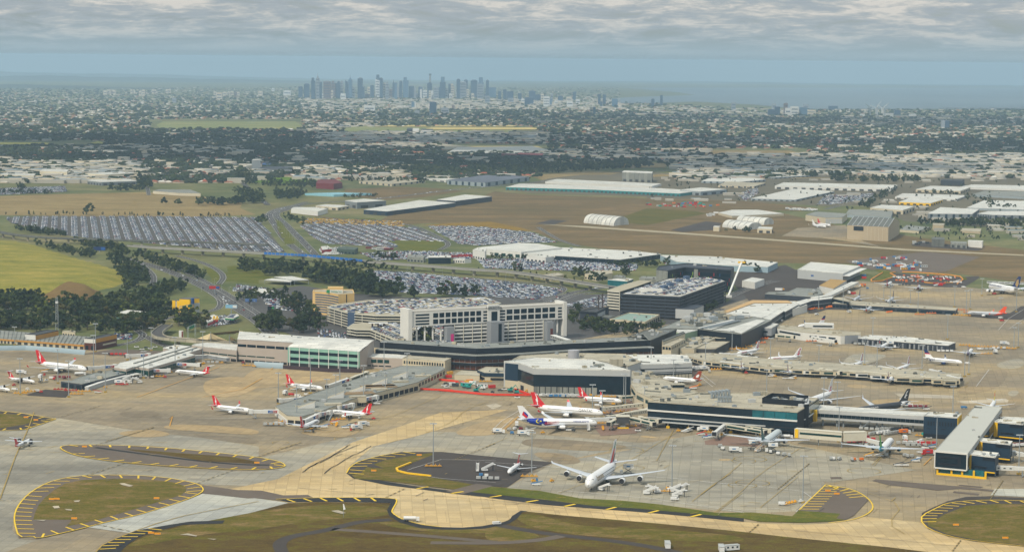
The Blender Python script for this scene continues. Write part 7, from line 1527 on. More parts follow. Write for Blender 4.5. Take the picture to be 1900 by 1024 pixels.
sheet('green_grass',A5([(560,185),(640,130),(560,95),(680,100),(750,125),(700,135),(750,155),(640,190)]),GRG,5);sheet('green_grass',A5([(1310,158),(1350,160),(1375,180),(1335,188)]),GRG,5)
q=wp(B6([(1275,318),(1170,360),(1180,378),(1250,395),(1425,415)]));r=empty('barrier_wall',(q[0].x,q[0].y,0),'thick yellow kerb barrier bending round the left end of the asphalt stand','barrier')
for i in range(len(q)-1):K(YLW).beam((q[i].x,q[i].y,1.0),(q[i+1].x,q[i+1].y,1.0),1.4,1.0).bl('barrier_panel',r)
for k,(x,y,lab)in enumerate(B5([(620,203)])+B5([(380,590)])+B5([(417,588)])+B5([(1150,583)])+B5([(545,732)])+B5([(1110,838)])+B5([(1157,845)])+B6([(1337,265)])+B6([(1003,380)])+B6([(145,322)])+B7([(1500,623)])+B7([(800,440)])+B7([(748,423)])+B5([(188,12)])+B7([(1790,700)])and[(a,b,i)for i,(a,b)in enumerate(B5([(620,203),(380,590),(417,588),(1150,583),(545,732),(1110,838),(1157,845)])+B6([(1337,265),(1003,380),(145,322)])+B7([(1500,623),(800,440),(748,423),(1790,700)])+A1([(190,853),(262,873)]))]):
 p=P(x,y);r=empty('taxiway_sign',(p.x,p.y,.6),'%s small orange taxiway sign counted from the top left of the airfield grass'%(ORD[k]if k<16 else 'last'),'taxiway sign','orange taxiway signs on the grass')
 K(M('sign_orange',C(240,160,30),.5,var=0)).box((p.x,p.y,1.4),(3.6,.4,1.1)).bl('board',r);K(STL).box((p.x,p.y,.8),(3,.2,.5)).bl('legs',r)
p=P(*B6([(780,715)])[0]);r=empty('windsock',(p.x,p.y,.6),'white windsock on a slim pole above the pale paved patch','windsock');K(STL).tube((p.x,p.y,.4),(p.x,p.y,9),.14).bl('pole',r);K(VW).tube((p.x,p.y,9),(p.x+.8,p.y-.6,5.6),.3,.75,10).bl('sock',r)
for pts in(B6([(690,670),(740,663),(800,685),(770,692),(720,680)]),B5([(875,468),(910,465),(980,485),(950,492),(900,480)]),B5([(385,635),(430,632),(440,648),(400,652)]),B5([(475,655),(530,658),(525,668),(490,664)]),B5([(540,595),(590,590),(580,603),(550,604)]),B5([(250,735),(340,735),(320,745)]),B5([(1320,845),(1380,835),(1450,852),(1440,858),(1370,848)]),B5([(1520,872),(1590,876),(1570,883)])):
 sheet('pale_paved_patch',pts,PALC,13)
def viaduct(label,pts,z,w,lm,step=32,par=1.1,name='elevated_road',z2=None,parm=None):
 sp=smoothpts(pts,2,False);n=len(sp)
 zz=lambda i:z+((z2 if z2 is not None else z)-z)*i/(n-1)
 q=[P(a,b,zz(i))for i,(a,b)in enumerate(sp)];r=empty(name,(q[0].x,q[0].y,0),label,'viaduct');g=K(parm or CRR)
 L,Rr=strip([(p.x,p.y)for p in q],w,MB(),z=lambda i:zz(i));d=K(ROADA)
 for i in range(n-1):d.face([Rr[i],Rr[i+1],L[i+1],L[i]])
 d.bl('road_deck',r)
 for S_ in(L,Rr):
  b=K(parm or CRR)
  for i in range(n-1):b.beam((S_[i][0],S_[i][1],S_[i][2]-.3),(S_[i+1][0],S_[i+1][1],S_[i+1][2]-.3),.5,par+1.8)
  b.bl('parapet',r)
 b=K(GRD)
 for i in range(n-1):b.beam((q[i].x,q[i].y,q[i].z-1.2),(q[i+1].x,q[i+1].y,q[i+1].z-1.2),w*.7,1.6)
 b.bl('girder',r)
 for p in resample([(p.x,p.y)for p in q],step)[1:-1]:K(CRR).box((p.x,p.y,(z-1.4)/2),(w*.35,1.6,z-1.6),.1).bl('column',r)
 if lm:landmark(lm,*pts[len(pts)//2])
viaduct('curved concrete viaduct sweeping round to the western terminal hall',D2([(870,20),(760,90),(705,150),(760,190),(830,210),(1180,240),(1890,292)])+D3([(545,345)]),7,11,'the curved viaduct')
viaduct('long thin elevated railway-like flyover crossing beside the big left car park',B1([(-40,190),(80,215),(300,237),(600,248),(1000,260),(1500,272),(1890,287)])+B2([(300,292)]),8,9,'the thin flyover',40,.1,parm=GRD)
viaduct('long pale elevated road ramp running from the left car park to the beige ramp tower',B1([(950,296),(1120,312),(1400,326),(1890,350)])+B2([(300,355),(600,372),(1000,412),(1500,448),(1890,478)])+B3([(300,482),(600,522),(860,568),(1090,602)]),8,12,'the long elevated ramp',34,.4,parm=M('ramp_concrete',C(158,156,148),.8))
bl=K(M('blue_hoarding',C(40,110,190),.6,var=.15,sc=.2));q=[P(a,b,9.6)for a,b in B2([(280,350),(450,358),(600,366),(800,385),(1000,404)])]
r=empty('hoarding_fence',(q[0].x,q[0].y,8),'bright blue hoarding fixed along the pale elevated road ramp','hoarding')
for i in range(len(q)-1):
 n=6
 for k in range(n):a_,b_=q[i].lerp(q[i+1],k/n),q[i].lerp(q[i+1],(k+.86)/n);K(bl.mats[0]).beam((a_.x,a_.y-6.4,9.4),(b_.x,b_.y-6.4,9.4),.3,2.6+R.uniform(0,1)).bl('hoarding_panel',r)
GNM=M('gantry_grey',C(170,178,178),.5,var=.05);SGR=M('road_sign_green',C(30,120,80),.5,var=.1,sc=1)
def gantry(label,x0,y0,x1,y1,h,signs):
 a,b=P(x0,y0),P(x1,y1);r=empty('sign_gantry',(a.x,a.y,0),label,'sign gantry');g=K(GNM)
 for p in(a,b):
  for s in(-.5,.5):K(GNM).tube((p.x+s,p.y,0),(p.x+s,p.y,h),.18).bl('post',r)
 for z in(h,h-1.6):g.beam((a.x,a.y,z),(b.x,b.y,z),.3,.3)
 for k in range(9):p=a.lerp(b,k/9);q=a.lerp(b,(k+1)/9);g.beam((p.x,p.y,h-1.6),(q.x,q.y,h),.15,.15)
 g.bl('truss_beam',r)
 for u0,u1 in signs:band(r,(a.x,a.y),(b.x,b.y),h-3.4,h-.4,SGR,'road_sign',u0,u1,.3)
gantry('white sign gantry with two green road signs before the yellow hotel',333.5,590,358,585,13,((.2,.48),(.62,.92)))
gantry('truss sign gantry with green signs on the curved viaduct',348.5,632,362.5,626,14,((.2,.55),(.6,.85)))
def billboard(label,x0,x1,yt,yb,yg,mat,mat2=None):
 xm=(x0+x1)/2;g=P(xm,yg);h1,h0=hgt(xm,yt,yg),hgt(xm,yb,yg);a,b=P(x0,yg),P(x1,yg);w=(b-a).length
 r=empty('billboard',(g.x,g.y,0),label,'billboard');K(mat).box((g.x,g.y,(h0+h1)/2),(w,.8,h1-h0)).bl('board',r)
 if mat2:K(mat2).box((g.x+w*.3,g.y-.45,(h0+h1)/2),(w*.34,.1,(h1-h0)*.8)).bl('poster',r)
 K(STL).tube((g.x,g.y,0),(g.x,g.y,h0),.6).bl('post',r)
billboard('pale sky blue billboard on a single post above the petrol station',418.5,440,565.5,571.5,582,M('pale_blue_poster',C(140,190,220),.5,var=.15,sc=.2),VW)
billboard('red and blue double billboard hanging over the freeway',388,408,530.5,536,545,RED,BLU)
billboard('dark blue billboard beside the freeway embankment',455,477,554,560,566,M('blue_poster',C(90,120,170),.5,var=.4,sc=.3))
billboard('dark navy digital billboard among trees below the thin flyover',173,196,458,465,468,ANV,BLU)
billboard('black vertical advertising pylon beside the tree clump left of the sand-coloured hotel',496.5,509,568,583,588,BLK,GRN)
billboard('white poster panel standing beside the sign gantry on the viaduct',332,340,613,627,632,VW,POS)
p=P(106,616);hh_=hgt(106,551,616);r=empty('radio_mast',(p.x,p.y,0),'tall lattice radio mast rising from the trees behind the ribbed shed','radio mast');b=K(MST)
for s,t_ in((-1.4,-1.4),(1.4,-1.4),(1.4,1.4),(-1.4,1.4)):b.tube((p.x+s,p.y+t_,0),(p.x+s*.5,p.y+t_*.5,hh_),.22)
for k in range(12):z0,z1=hh_*k/12,hh_*(k+1)/12;b.beam((p.x-1.3,p.y-1.3,z0),(p.x+1.2,p.y-1.2,z1),.15,.15);b.beam((p.x+1.3,p.y-1.3,z0),(p.x-1.2,p.y-1.2,z1),.15,.15)
b.bl('lattice_frame',r);K(VW).box((p.x,p.y,hh_*.85),(2.6,2.6,2)).bl('antenna',r)
# parked cars
CC=[('white',C(232,236,240),33),('silver',C(168,176,188),22),('dark grey',C(60,66,76),20),('black',C(34,36,42),9),('blue',C(44,78,134),11),('red',C(150,34,36),7),('beige',C(182,168,142),4)]
CM=[(n,M('car_paint_'+n.replace(' ','_'),c,.3,var=0,spec=.5),w)for n,c,w in CC]
YCM=('yellow',M('car_paint_yellow',C(226,178,30),.4,var=0),1)
def car_geo():
 v=[];f=[]
 def bx(x0,x1,y0,y1,z0,z1,tx0,tx1,ty):
  k=len(v);v.extend([(x0,-y0,z0),(x1,-y0,z0),(x1,y0,z0),(x0,y0,z0),(tx0,-ty,z1),(tx1,-ty,z1),(tx1,ty,z1),(tx0,ty,z1)])
  return[(k,k+1,k+5,k+4),(k+1,k+2,k+6,k+5),(k+2,k+3,k+7,k+6),(k+3,k,k+4,k+7),(k+4,k+5,k+6,k+7)]
 a=bx(-2.25,2.25,.88,.88,.3,.95,-2.2,2.1,.86);b=bx(-1.7,1.15,.82,.8,.95,1.38,-1.3,.55,.68)
 return v,a,b[:4],b[4:]
CV,CA,CB_,CT=car_geo()
def car_mesh(m):
 me=bpy.data.meshes.new('parked_car');me.from_pydata(CV,[],CA+CB_+CT);me.materials.append(m);me.materials.append(GLS);me.polygons.foreach_set('material_index',[0]*len(CA)+[1]*len(CB_)+[0]);return me
CMS={n:car_mesh(m)for n,m,w in CM+[YCM]}
CARS=[]
def rows_in(poly,z,dirv,pitch,spot,place,fill=.93,cols=None,aisle=True,crossgap=None,seed=1,jit=.35,world=None):
 r=random.Random(seed);w=world or[(p.x,p.y)for p in rp(poly,z)]
 d=Vector(dirv).normalized();n=Vector((-d.y,d.x));c=Vector(cen(w));us=[(Vector(p)-c).dot(d)for p in w];vs=[(Vector(p)-c).dot(n)for p in w]
 v=min(vs)+3;k=0;ws=[x for _,_,x in CM]
 while v<max(vs)-1:
  for off in((0,5.2)if aisle else(0,)):
   u=min(us)+2
   while u<max(us)-1:
    p=c+d*u+n*(v+off)
    if inpoly(p.x,p.y,w)and r.random()<fill and not(crossgap and(u-min(us))%crossgap<7):
     cn=cols or r.choices([n_ for n_,_,_ in CM],ws)[0]
     CARS.append((p.x+r.uniform(-jit,jit),p.y+r.uniform(-jit,jit),z,math.atan2(n.y,n.x)+(math.pi if r.random()<.5 else 0)+r.uniform(-.04,.04),cn,place))
    u+=spot
  v+=pitch
def vpd(px0,py0,px1,py1):a,b=P(px0,py0),P(px1,py1);return(b.x-a.x,b.y-a.y)
dl=vpd(353,446,331,413)
rows_in(L1,0,dl,16.5,2.7,'the big left car park',.95,crossgap=170,seed=2)
rows_in(L2,0,vpd(742,440,690,422),18,2.8,'the middle car park',.8,seed=3)
rows_in(L2b,0,vpd(745,418,570,408),15,3.2,'the taxi rank',.5,'yellow',seed=4)
rows_in(L2b,0,vpd(745,418,570,408),15,3.2,'the taxi rank',.25,seed=41)
rows_in(L3,0,vpd(985,445,870,421),15.5,2.8,'the car park below the brown paddock',.88,seed=5)
rows_in(L4,0,vpd(1030,545,950,558),14.5,2.7,'the central car park',.93,seed=6)
rows_in(L5,0,vpd(1180,492,900,484),14.5,2.8,'the car park before the long freight hall',.9,seed=7)
rows_in(L6,0,vpd(1060,567,1115,553),14.5,2.8,'the small car park by the beige ramp tower',.92,seed=8)
rows_in(L7,0,vpd(500,556,570,560),15,2.8,'the lot beside the sand-coloured hotel',.8,seed=9)
rows_in(L9,0,vpd(218,624,246,625),13,2.7,'the small lot behind the brick office',.85,seed=10)
rows_in(L10,0,(1,.05),14,2.7,'the far left storage yard',.85,seed=11)
rows_in(L11,0,(1,-.1),14,3.4,'the caravan yard',.7,'white',seed=12)
rows_in(L12,0,(1,-.12),16,2.8,'the rental yard',.75,seed=13)
rows_in(L13,0,(1,.2),14,3,'the restaurant lot',.7,seed=14)
rows_in(L14,0,(1,.1),14,2.8,'the lot among the trees',.85,seed=15)
rows_in([(610,571),(645,579),(697,583),(745,583.5),(830,575),(925,562),(900,553),(740,556),(682,558),(622,566)],h1,vpd(640,577,740,563),17.5,2.75,'the roof of the white-banded car park',.62,seed=16,jit=.7)
rows_in([(690,612),(742,631),(750,624),(790,620),(798,600),(746,599),(700,601)],8.6,vpd(700,602,760,625),15,2.75,'the cream ramp deck',.85,seed=17)
rows_in([(1160,545),(1260,548),(1340,521.5),(1312,516),(1242,519),(1185,535)],h3,vpd(1190,545,1320,517),16,2.75,'the roof of the charcoal car park',.74,seed=18)
rows_in(PD4,5,vpd(750,610,800,628),14,2.8,'the deck under the white slab hotel',.8,seed=19)
rows_in([(590,610),(650,620),(640,632),(588,625)],0,(1,.1),14,3,'the yard beside the cream ramp deck',.6,seed=20)
rows_in(B4([(900,170),(1150,160),(1140,185),(950,215),(860,215)]),0,(1,.3),15,2.9,'the yard beside the white distribution shed',.6,seed=21)
rows_in(B4([(450,165),(560,130),(560,160),(500,200)]),0,(1,.2),15,2.9,'the yard of the freight estate',.5,seed=22)
rows_in(B3([(1460,400),(1540,395),(1545,440),(1470,440)]),0,(1,0),15,2.9,'the yard left of the white-roofed kitchen',.7,seed=23)
def driving(pts,n,seed,lanes=(2,-2)):
 r=random.Random(seed);q=[(p.x,p.y)for p in wp(pts)];s=resample(q,6)
 for k in range(n):
  i=r.randrange(1,len(s)-2);d=(s[i+1]-s[i]).normalized();o=r.choice(lanes);cn=r.choices([a for a,_,_ in CM],[c for _,_,c in CM])[0]
  CARS.append((s[i].x-d.y*o,s[i].y+d.x*o,.3,math.atan2(d.y,d.x),cn,'the freeway and approach roads'))
driving(B1([(870,385),(1100,440),(1300,510),(1500,600),(1640,690),(1760,770),(1890,850)]),26,1,(-6,-2,2,6));driving(B2([(480,10),(300,70),(350,140),(400,220),(460,290),(560,360)]),18,2,(-3,0,3));driving(B2([(420,40),(345,70),(420,130),(500,210),(570,280),(650,365)]),18,3,(-3,0,3));driving(C5([(0,420),(230,395),(640,345),(860,330)]),16,4);driving(B3([(560,740),(760,650),(900,620),(1100,600)]),8,5);driving(B8([(1175,240),(1240,320),(1350,410)]),14,6)
nh=lambda c:math.hypot(c[0],c[1])
CARS.sort(key=nh)
for i,(x,y,z,a,cn,pl)in enumerate(CARS[:300]):
 o=bpy.data.objects.new('parked_car',CMS[cn]);o.location=(x,y,z+.12);o.rotation_euler=(0,0,a);COL.objects.link(o)
 tag(o,'%s car standing among others on %s'%(cn,pl),'car','cars on %s'%pl)
def mergeinst(name,geo,faces_mats,insts,mats,label,cat,part=None):
 """numpy merge of many small copies into one object"""
 V=np.array(geo[0],dtype=np.float64);fl=geo[1];n=len(insts);nv=len(V)
 A=np.array([i[3]for i in insts]);X=np.array([i[0]for i in insts]);Y=np.array([i[1]for i in insts]);Zz=np.array([i[2]for i in insts]);S=np.array([i[4]for i in insts])if len(insts[0])>4 else np.ones((n,3))
 ca,sa=np.cos(A),np.sin(A);vx=V[None,:,0]*S[:,0:1];vy=V[None,:,1]*S[:,1:2];vz=V[None,:,2]*S[:,2:3]
 W=np.stack([X[:,None]+vx*ca[:,None]-vy*sa[:,None],Y[:,None]+vx*sa[:,None]+vy*ca[:,None],Zz[:,None]+vz],-1).reshape(-1,3)
 k=len(fl[0]);Fs=np.array(fl,dtype=np.int64);FF=(Fs[None]+(np.arange(n)*nv)[:,None,None]).reshape(-1,k)
 me=bpy.data.meshes.new(name);me.vertices.add(len(W));me.vertices.foreach_set('co',W.ravel().astype(np.float32))
 me.loops.add(FF.size);me.loops.foreach_set('vertex_index',FF.ravel().astype(np.int32));me.polygons.add(len(FF));me.polygons.foreach_set('loop_start',np.arange(0,FF.size,k,dtype=np.int32));me.polygons.foreach_set('loop_total',np.full(len(FF),k,dtype=np.int32))
 for m in mats:me.materials.append(m)
 me.polygons.foreach_set('material_index',np.asarray(faces_mats,dtype=np.int32).ravel());me.update();me.validate()
 o=bpy.data.objects.new(name,me);COL.objects.link(o)
 tag(o,label,cat,kind='stuff');return o
rest=CARS[300:]
names=[n for n,_,_ in CM+[YCM]]
fm=[]
for c in rest:
 ci=names.index(c[4]);fm.append([ci]*len(CA)+[len(names)]*len(CB_)+[ci])
mergeinst('parked_cars_beyond',(CV,CA+CB_+CT),fm,[(c[0],c[1],c[2]+.12,c[3])for c in rest],[m for _,m,_ in CM+[YCM]]+[GLS],'thousands of parked cars filling the more distant car parks','parked cars')
print('CARS',len(CARS))
# trees
LEAF=[]
for i,c in enumerate(((46,60,32),(60,72,36),(38,52,32),(78,86,44),(100,110,48),(84,80,46),(58,66,46))):
 t=NT('leaf_'+'abcdefg'[i]);f=t.noise(.5,4,.7);f2=t.noise(.07,2,.5)
 t.b.inputs['Subsurface Weight'].default_value=0.0
 cc=t.ramp(t.mix(.35,f,f2),[(.32,tuple(x*.45 for x in C(*c))),(.5,tuple(x*.8 for x in C(*c))),(.68,tuple(x*1.9 for x in C(*c)))]);LEAF.append(t.out(cc,.85,0,.15))
BARK=M('bark',C(110,98,84),.9,var=.2,sc=1)
def crown_geo(seed,h,rad,n_clump,n_leaf,leaf,shape='round'):
 """leaf-sized quads on many small clumps spread through an uneven crown"""
 r=random.Random(seed);v=[];f=[];cl=[]
 for i in range(n_clump):
  a=r.uniform(0,6.28);u=r.random()**.6;zz=r.uniform(.28,1.0)
  prof={'round':math.sqrt(max(0,1-((zz-.62)/.42)**2)),'tall':.75*math.sqrt(max(0,1-((zz-.6)/.44)**2)),'cone':1.15*(1.05-zz),'flat':math.sqrt(max(0,1-((zz-.72)/.3)**2))*1.15}[shape]
  cl.append((math.cos(a)*u*rad*prof,math.sin(a)*u*rad*prof,zz*h,r.uniform(.5,1.0)*rad*.36))
 per=n_leaf//n_clump
 for(cx,cy,cz,cr)in cl:
  for k in range(per):
   d=Vector((r.gauss(0,1),r.gauss(0,1),r.gauss(0,1)+.25)).normalized();p=Vector((cx,cy,cz))+Vector((d.x,d.y,d.z*.75))*cr*r.uniform(.75,1.05)
   q=(d+Vector((r.gauss(0,.5),r.gauss(0,.5),r.gauss(0,.5)))).normalized();t1=q.cross(Vector((0,0,1)));t1=t1.normalized()if t1.length>.01 else Vector((1,0,0));t2=q.cross(t1)
   s=leaf*r.uniform(.6,1.3);kk=len(v)
   for a_,b_ in((-1,-1),(1,-.8),(.9,1),(-.8,.9)):v.append(tuple(p+t1*(a_*s)+t2*(b_*s)))
   f.append((kk,kk+1,kk+2,kk+3))
 return v,f
def trunk_mesh(h,rad,seed):
 r=random.Random(seed);b=K(BARK);b.tube((0,0,-.2),(0,0,h*.5),h*.028,h*.018,7)
 for k in range(5):a=r.uniform(0,6.28);b.tube((0,0,h*(.3+.05*k)),(math.cos(a)*rad*.6,math.sin(a)*rad*.6,h*r.uniform(.55,.85)),h*.014,h*.005,5)
 me=bpy.data.meshes.new('trunk');me.from_pydata(b.v,[],b.f);me.materials.append(BARK);return me
VAR=[]
for i,(sh,rad,nc,nl,lf)in enumerate((('round',7.2,16,520,.62),('round',6.4,13,460,.62),('flat',7.6,15,480,.6),('tall',6.0,14,460,.58),('round',7.8,20,620,.62),('cone',3.6,12,380,.5),('flat',6.6,11,380,.6),('tall',5.2,10,380,.55))):
 g=crown_geo(100+i,14,rad,nc,nl,lf,sh);tm=trunk_mesh(14,rad,i);cms=[]
 for k in(i%3,(i+1)%4,4 if i in(3,7)else(i+3)%7):
  me=bpy.data.meshes.new('crown');me.from_pydata(g[0],[],g[1]);me.materials.append(LEAF[k]);cms.append((me,k))
 VAR.append((g,tm,cms))
TREES=[]
def wood(poly,n,hmin,hmax,seed,kinds=(0,1,2,4),fr=None,place='the tree belt'):
 n=int(n*1.7)if n>12 else n;r=random.Random(seed);q=fr(poly)if fr else poly;xs=[a for a,b in q];ys=[b for a,b in q];k=0;t=0
 while k<n and t<n*60:
  t+=1;x,y=r.uniform(min(xs),max(xs)),r.uniform(min(ys),max(ys))
  if not inpoly(x,y,q):continue
  k+=1;p=P(x,y);TREES.append((p.x,p.y,gxy(p.x,p.y),r.uniform(hmin,hmax),r.choice(kinds),place,x,y,r.random()))
wood([(-20,556),(70,560),(86,572),(60,582),(-20,578)],26,12,19,1,fr=None,place='the wood left of the brown bank')
wood([(66,580),(150,566),(230,560),(262,548),(296,550),(312,562),(312,588),(250,592),(150,594),(80,594)],74,11,19,2,place='the wood in front of the brown bank')
wood([(-20,600),(60,596),(150,604),(300,598),(300,614),(240,624),(130,618),(-20,616)],52,10,17,3,place='the tree row behind the ribbed shed')
wood(B1([(250,290),(470,330),(700,370),(700,400),(480,370),(260,300)]),26,7,11,4,place='the hedge of trees below the thin flyover')
wood(B1([(100,175),(300,205),(500,220),(490,240),(200,215)]),26,7,12,5,place='the hedge above the thin flyover')
wood(B1([(700,390),(860,400),(1000,450),(1080,530),(1080,600),(930,640),(900,560),(840,470)]),36,9,15,6,place='the trees at the tip of the grassy mound')
wood(B1([(870,340),(1100,400),(1300,450),(1500,520),(1500,560),(1280,500),(1050,410),(860,370)]),44,8,14,7,place='the trees along the far side of the freeway')
wood(B1([(530,270),(660,310),(900,330),(860,350),(640,330)]),18,8,14,8,place='the trees behind the navy billboard')
wood(B1([(1100,650),(1250,600),(1340,600),(1330,640),(1240,660),(1100,690)]),20,9,14,9,place='the trees beside the yellow hotel')
wood([(308,606),(345,596),(385,598),(380,612),(340,620),(312,618)],12,13,20,10,place='the tall clump inside the curved viaduct')
wood([(465,606),(515,600),(518,622),(480,626)],8,12,18,11,place='the clump behind the curved-roof hall')
wood([(530,600),(590,598),(598,622),(545,628)],10,13,20,12,place='the trees left of the cream ramp deck')
wood([(440,558),(470,545),(520,545),(560,560),(600,578),(598,592),(540,590),(520,570),(470,572)],30,8,14,13,place='the trees left of the sand-coloured hotel')
wood(B2([(90,450),(300,460),(600,500),(600,520),(300,520),(100,490)]),30,10,17,14,place='the trees behind the white canopies')
wood(B2([(560,530),(850,560),(1060,600),(1060,640),(850,600),(600,570)]),44,12,21,15,place='the dark wood behind the sand-coloured hotel')
wood(B2([(880,600),(1080,620),(1270,660),(1260,690),(1110,690),(1000,660),(900,650)]),22,13,21,16,place='the tall trees right of the sand-coloured hotel')
wood(B2([(1300,670),(1390,670),(1390,690),(1300,690)]),3,11,14,17,place='the trees right of the sand-coloured hotel')
wood(B2([(1530,660),(1850,660),(1850,680),(1540,680)]),10,10,18,18,place='the clump before the central car park')
wood(B3([(800,520),(890,525),(880,545),(800,545)]),4,11,16,19,place='the clump behind the elevated road');wood(B3([(950,555),(1020,560),(1010,575),(960,575)]),3,11,15,20,place='the trees left of the teal glass office')
wood(B3([(1140,500),(1220,505),(1210,520),(1140,518)]),5,8,11,21,place='the trees above the teal glass office');wood(B3([(360,480),(430,485),(420,498),(370,495)]),3,9,13,22,(4,3),place='the yellowish trees by the elevated road')
wood([(1078,600),(1110,606),(1140,612),(1145,622),(1090,620),(1075,612)],14,7,13,23,place='the garden right of the white slab hotel');wood([(1145,606),(1200,608),(1230,604),(1240,610),(1190,622),(1150,622)],14,6,10,24,place='the garden before the pale green pavilion')
wood([(786,636),(796,637),(794,642),(786,642)],3,15,19,25,place='the lone clump under the white slab hotel')
wood(E7([(1000,290),(1120,240),(1180,240),(1060,330),(1000,340)]),9,5,9,26,place='the planted strip beside the charcoal car park')
wood(B4([(60,215),(65,216),(64,218)])[:0]or B3([(1460,425),(1540,420),(1540,440),(1465,445)]),7,7,11,27,place='the trees left of the coloured-slot hotel');wood(B4([(470,545),(570,550),(600,560),(480,565)]),7,8,12,28,place='the trees behind the white boom crane')
wood(B3([(1060,442),(1140,440),(1190,448),(1430,440),(1430,455),(1150,460)]),14,6,10,29,place='the trees before the long freight hall');wood(B3([(170,390),(400,405),(670,410),(670,418),(400,415),(180,400)]),11,5,9,30,place='the small trees before the wide gabled hall')
wood(B2([(1040,385),(1110,388),(1290,395),(1290,405),(1100,400)]),8,8,12,31,place='the trees by the rental yard');wood(B2([(220,130),(300,130),(300,145),(230,150)]),6,10,16,32,place='the dark clump beside the dual carriageway');wood(B2([(430,100),(580,140),(570,155),(440,115)]),8,8,13,33,place='the trees at the roundabout')
wood(B8([(400,452),(460,455),(450,462),(410,460)])[:0]or B8([(425,448),(462,452),(460,462),(430,462)]),2,16,20,34,place='the lone gum trees in the dry paddock');wood(B8([(810,400),(840,400),(838,410),(815,410)]),2,11,14,35,place='the lone pair in the dry paddock');wood(B8([(885,405),(925,408),(920,414),(890,414)]),3,10,13,36,place='the small group in the dry paddock')
wood(B8([(0,455),(500,460),(1100,466),(1280,470),(1100,474),(500,468),(0,462)]),34,4,9,37,(5,7,5),place='the sapling row above the big left car park');wood(B8([(990,400),(1180,395),(1320,385),(1320,400),(1180,410),(1000,418)]),40,9,15,38,place='the dark belt right of the dry paddock');wood(B8([(1180,345),(1320,350),(1320,385),(1230,385)]),24,9,16,39,place='the dark belt right of the dry paddock')
wood(B8([(1390,350),(1540,350),(1540,385),(1400,390)]),30,9,15,40,place='the belt before the maroon hall');wood(B8([(1300,300),(1590,305),(1590,325),(1300,320)]),30,9,15,41,place='the belt behind the sports field');wood(B8([(700,270),(760,275),(760,340),(705,340)]),26,9,17,42,(0,3,4,7),place='the avenue beyond the dry paddock');wood(B8([(1190,250),(1290,255),(1290,320),(1210,310)]),26,9,16,43,(0,3,4),place='the trees below the white tower hotel')
wood(B8([(80,320),(135,320),(130,335),(85,335)]),4,10,14,44);wood(B8([(540,325),(700,325),(700,342),(540,342)]),14,8,13,45);wood(B8([(0,340),(260,350),(250,358),(0,352)]),22,5,9,46)
wood(B4([(1360,318),(1460,310),(1900,320),(1900,335),(1700,330),(1480,330)]),46,8,14,47,place='the trees behind the concrete blocks');wood(B4([(930,95),(1400,95),(1400,108),(930,106)]),30,10,17,48,place='the gum trees behind the long white shed');wood(B4([(600,60),(1000,75),(1000,90),(640,70)]),34,9,15,49);wood(B4([(1060,225),(1200,150),(1250,140),(1250,165),(1100,240)]),26,7,11,50,place='the roadside trees in the freight estate');wood(B4([(360,350),(520,350),(520,358),(360,356)]),9,6,10,51,place='the trees at the white arched sheds');wood(B4([(1370,155),(1560,165),(1900,245),(1700,240),(1560,180)]),26,6,10,52)
wood(C5([(0,300),(430,310),(430,325),(0,315)]),20,8,13,53,(4,3,0));wood(C5([(640,270),(980,275),(1500,245),(1620,235),(1620,215),(1100,225),(640,255)]),190,10,17,54,place='the long dark belt behind the chevron shed');wood(C5([(0,390),(160,385),(200,392),(0,400)]),14,5,8,55);wood(C5([(60,240),(400,270),(640,275),(640,255),(400,240)]),90,9,15,56)
wood([(1056,574),(1075,572),(1078,598),(1060,604)],9,6,11,60,place='the verge right of the white slab hotel');wood(B4([(0,110),(260,70),(1000,75),(1900,100),(1900,300),(1300,300),(1000,250),(500,205),(0,185)]),95,4,9,61,(0,3,5,7),place='the freight estate');wood(B4([(1270,330),(1900,330),(1900,400),(1300,400)]),40,4,9,62,(0,3,5,7),place='the right-hand paddock');wood(B2([(600,440),(1000,450),(1300,480),(1000,500),(620,460)]),16,6,11,63,place='the strip below the blue hoarding');wood([(860,500),(1040,516),(1130,536),(1128,540),(1030,522),(860,506)],14,4,8,64,(3,5,7),place='the road verge by the long elevated ramp')
TREES.sort(key=lambda t:math.hypot(t[0],t[1]))
HN=lambda h:'low'if h<9 else 'medium-sized'if h<13 else 'tall'if h<17 else 'very tall'
KN={0:'dark green',1:'olive green',2:'deep green',3:'mid green',4:'pale green',5:'brownish',6:'grey-green'}
for i,(x,y,z,h,k,pl,px_,py_,rv)in enumerate(TREES[:300]):
 g,tm,cms=VAR[k];s=h/14;me,ck=cms[int(rv*2.999)]
 r=empty('tree',(x,y,z),'%s %s tree in %s'%(HN(h),KN[ck],pl.replace('the ','the ',1)),'tree','trees of %s'%pl.replace('the ','',1),rz=rv*6.28);r.scale=(s,s,s)
 a=bpy.data.objects.new('crown',me);b=bpy.data.objects.new('trunk',tm);a.parent=r;b.parent=r;COL.objects.link(a);COL.objects.link(b)
rest=TREES[300:]
for k in range(8):
 q=[t for t in rest if t[4]==k]
 if not q:continue
 g=crown_geo(300+k,14,(7.2,6.4,7.6,6.0,7.8,3.6,6.6,5.2)[k],9,130,1.05,('round','round','flat','tall','round','cone','flat','tall')[k])
 fm=[[int(t[8]*3.99)]*len(g[1])for t in q]
 if len(q):mergeinst('wood_canopy',g,fm,[(t[0],t[1],t[2],t[8]*6.28,(t[3]/14,)*3)for t in q],[LEAF[0],LEAF[1],LEAF[2],LEAF[3]],'more distant tree crowns in the belts around the paddocks and estates','trees')
print('TREES',len(TREES))
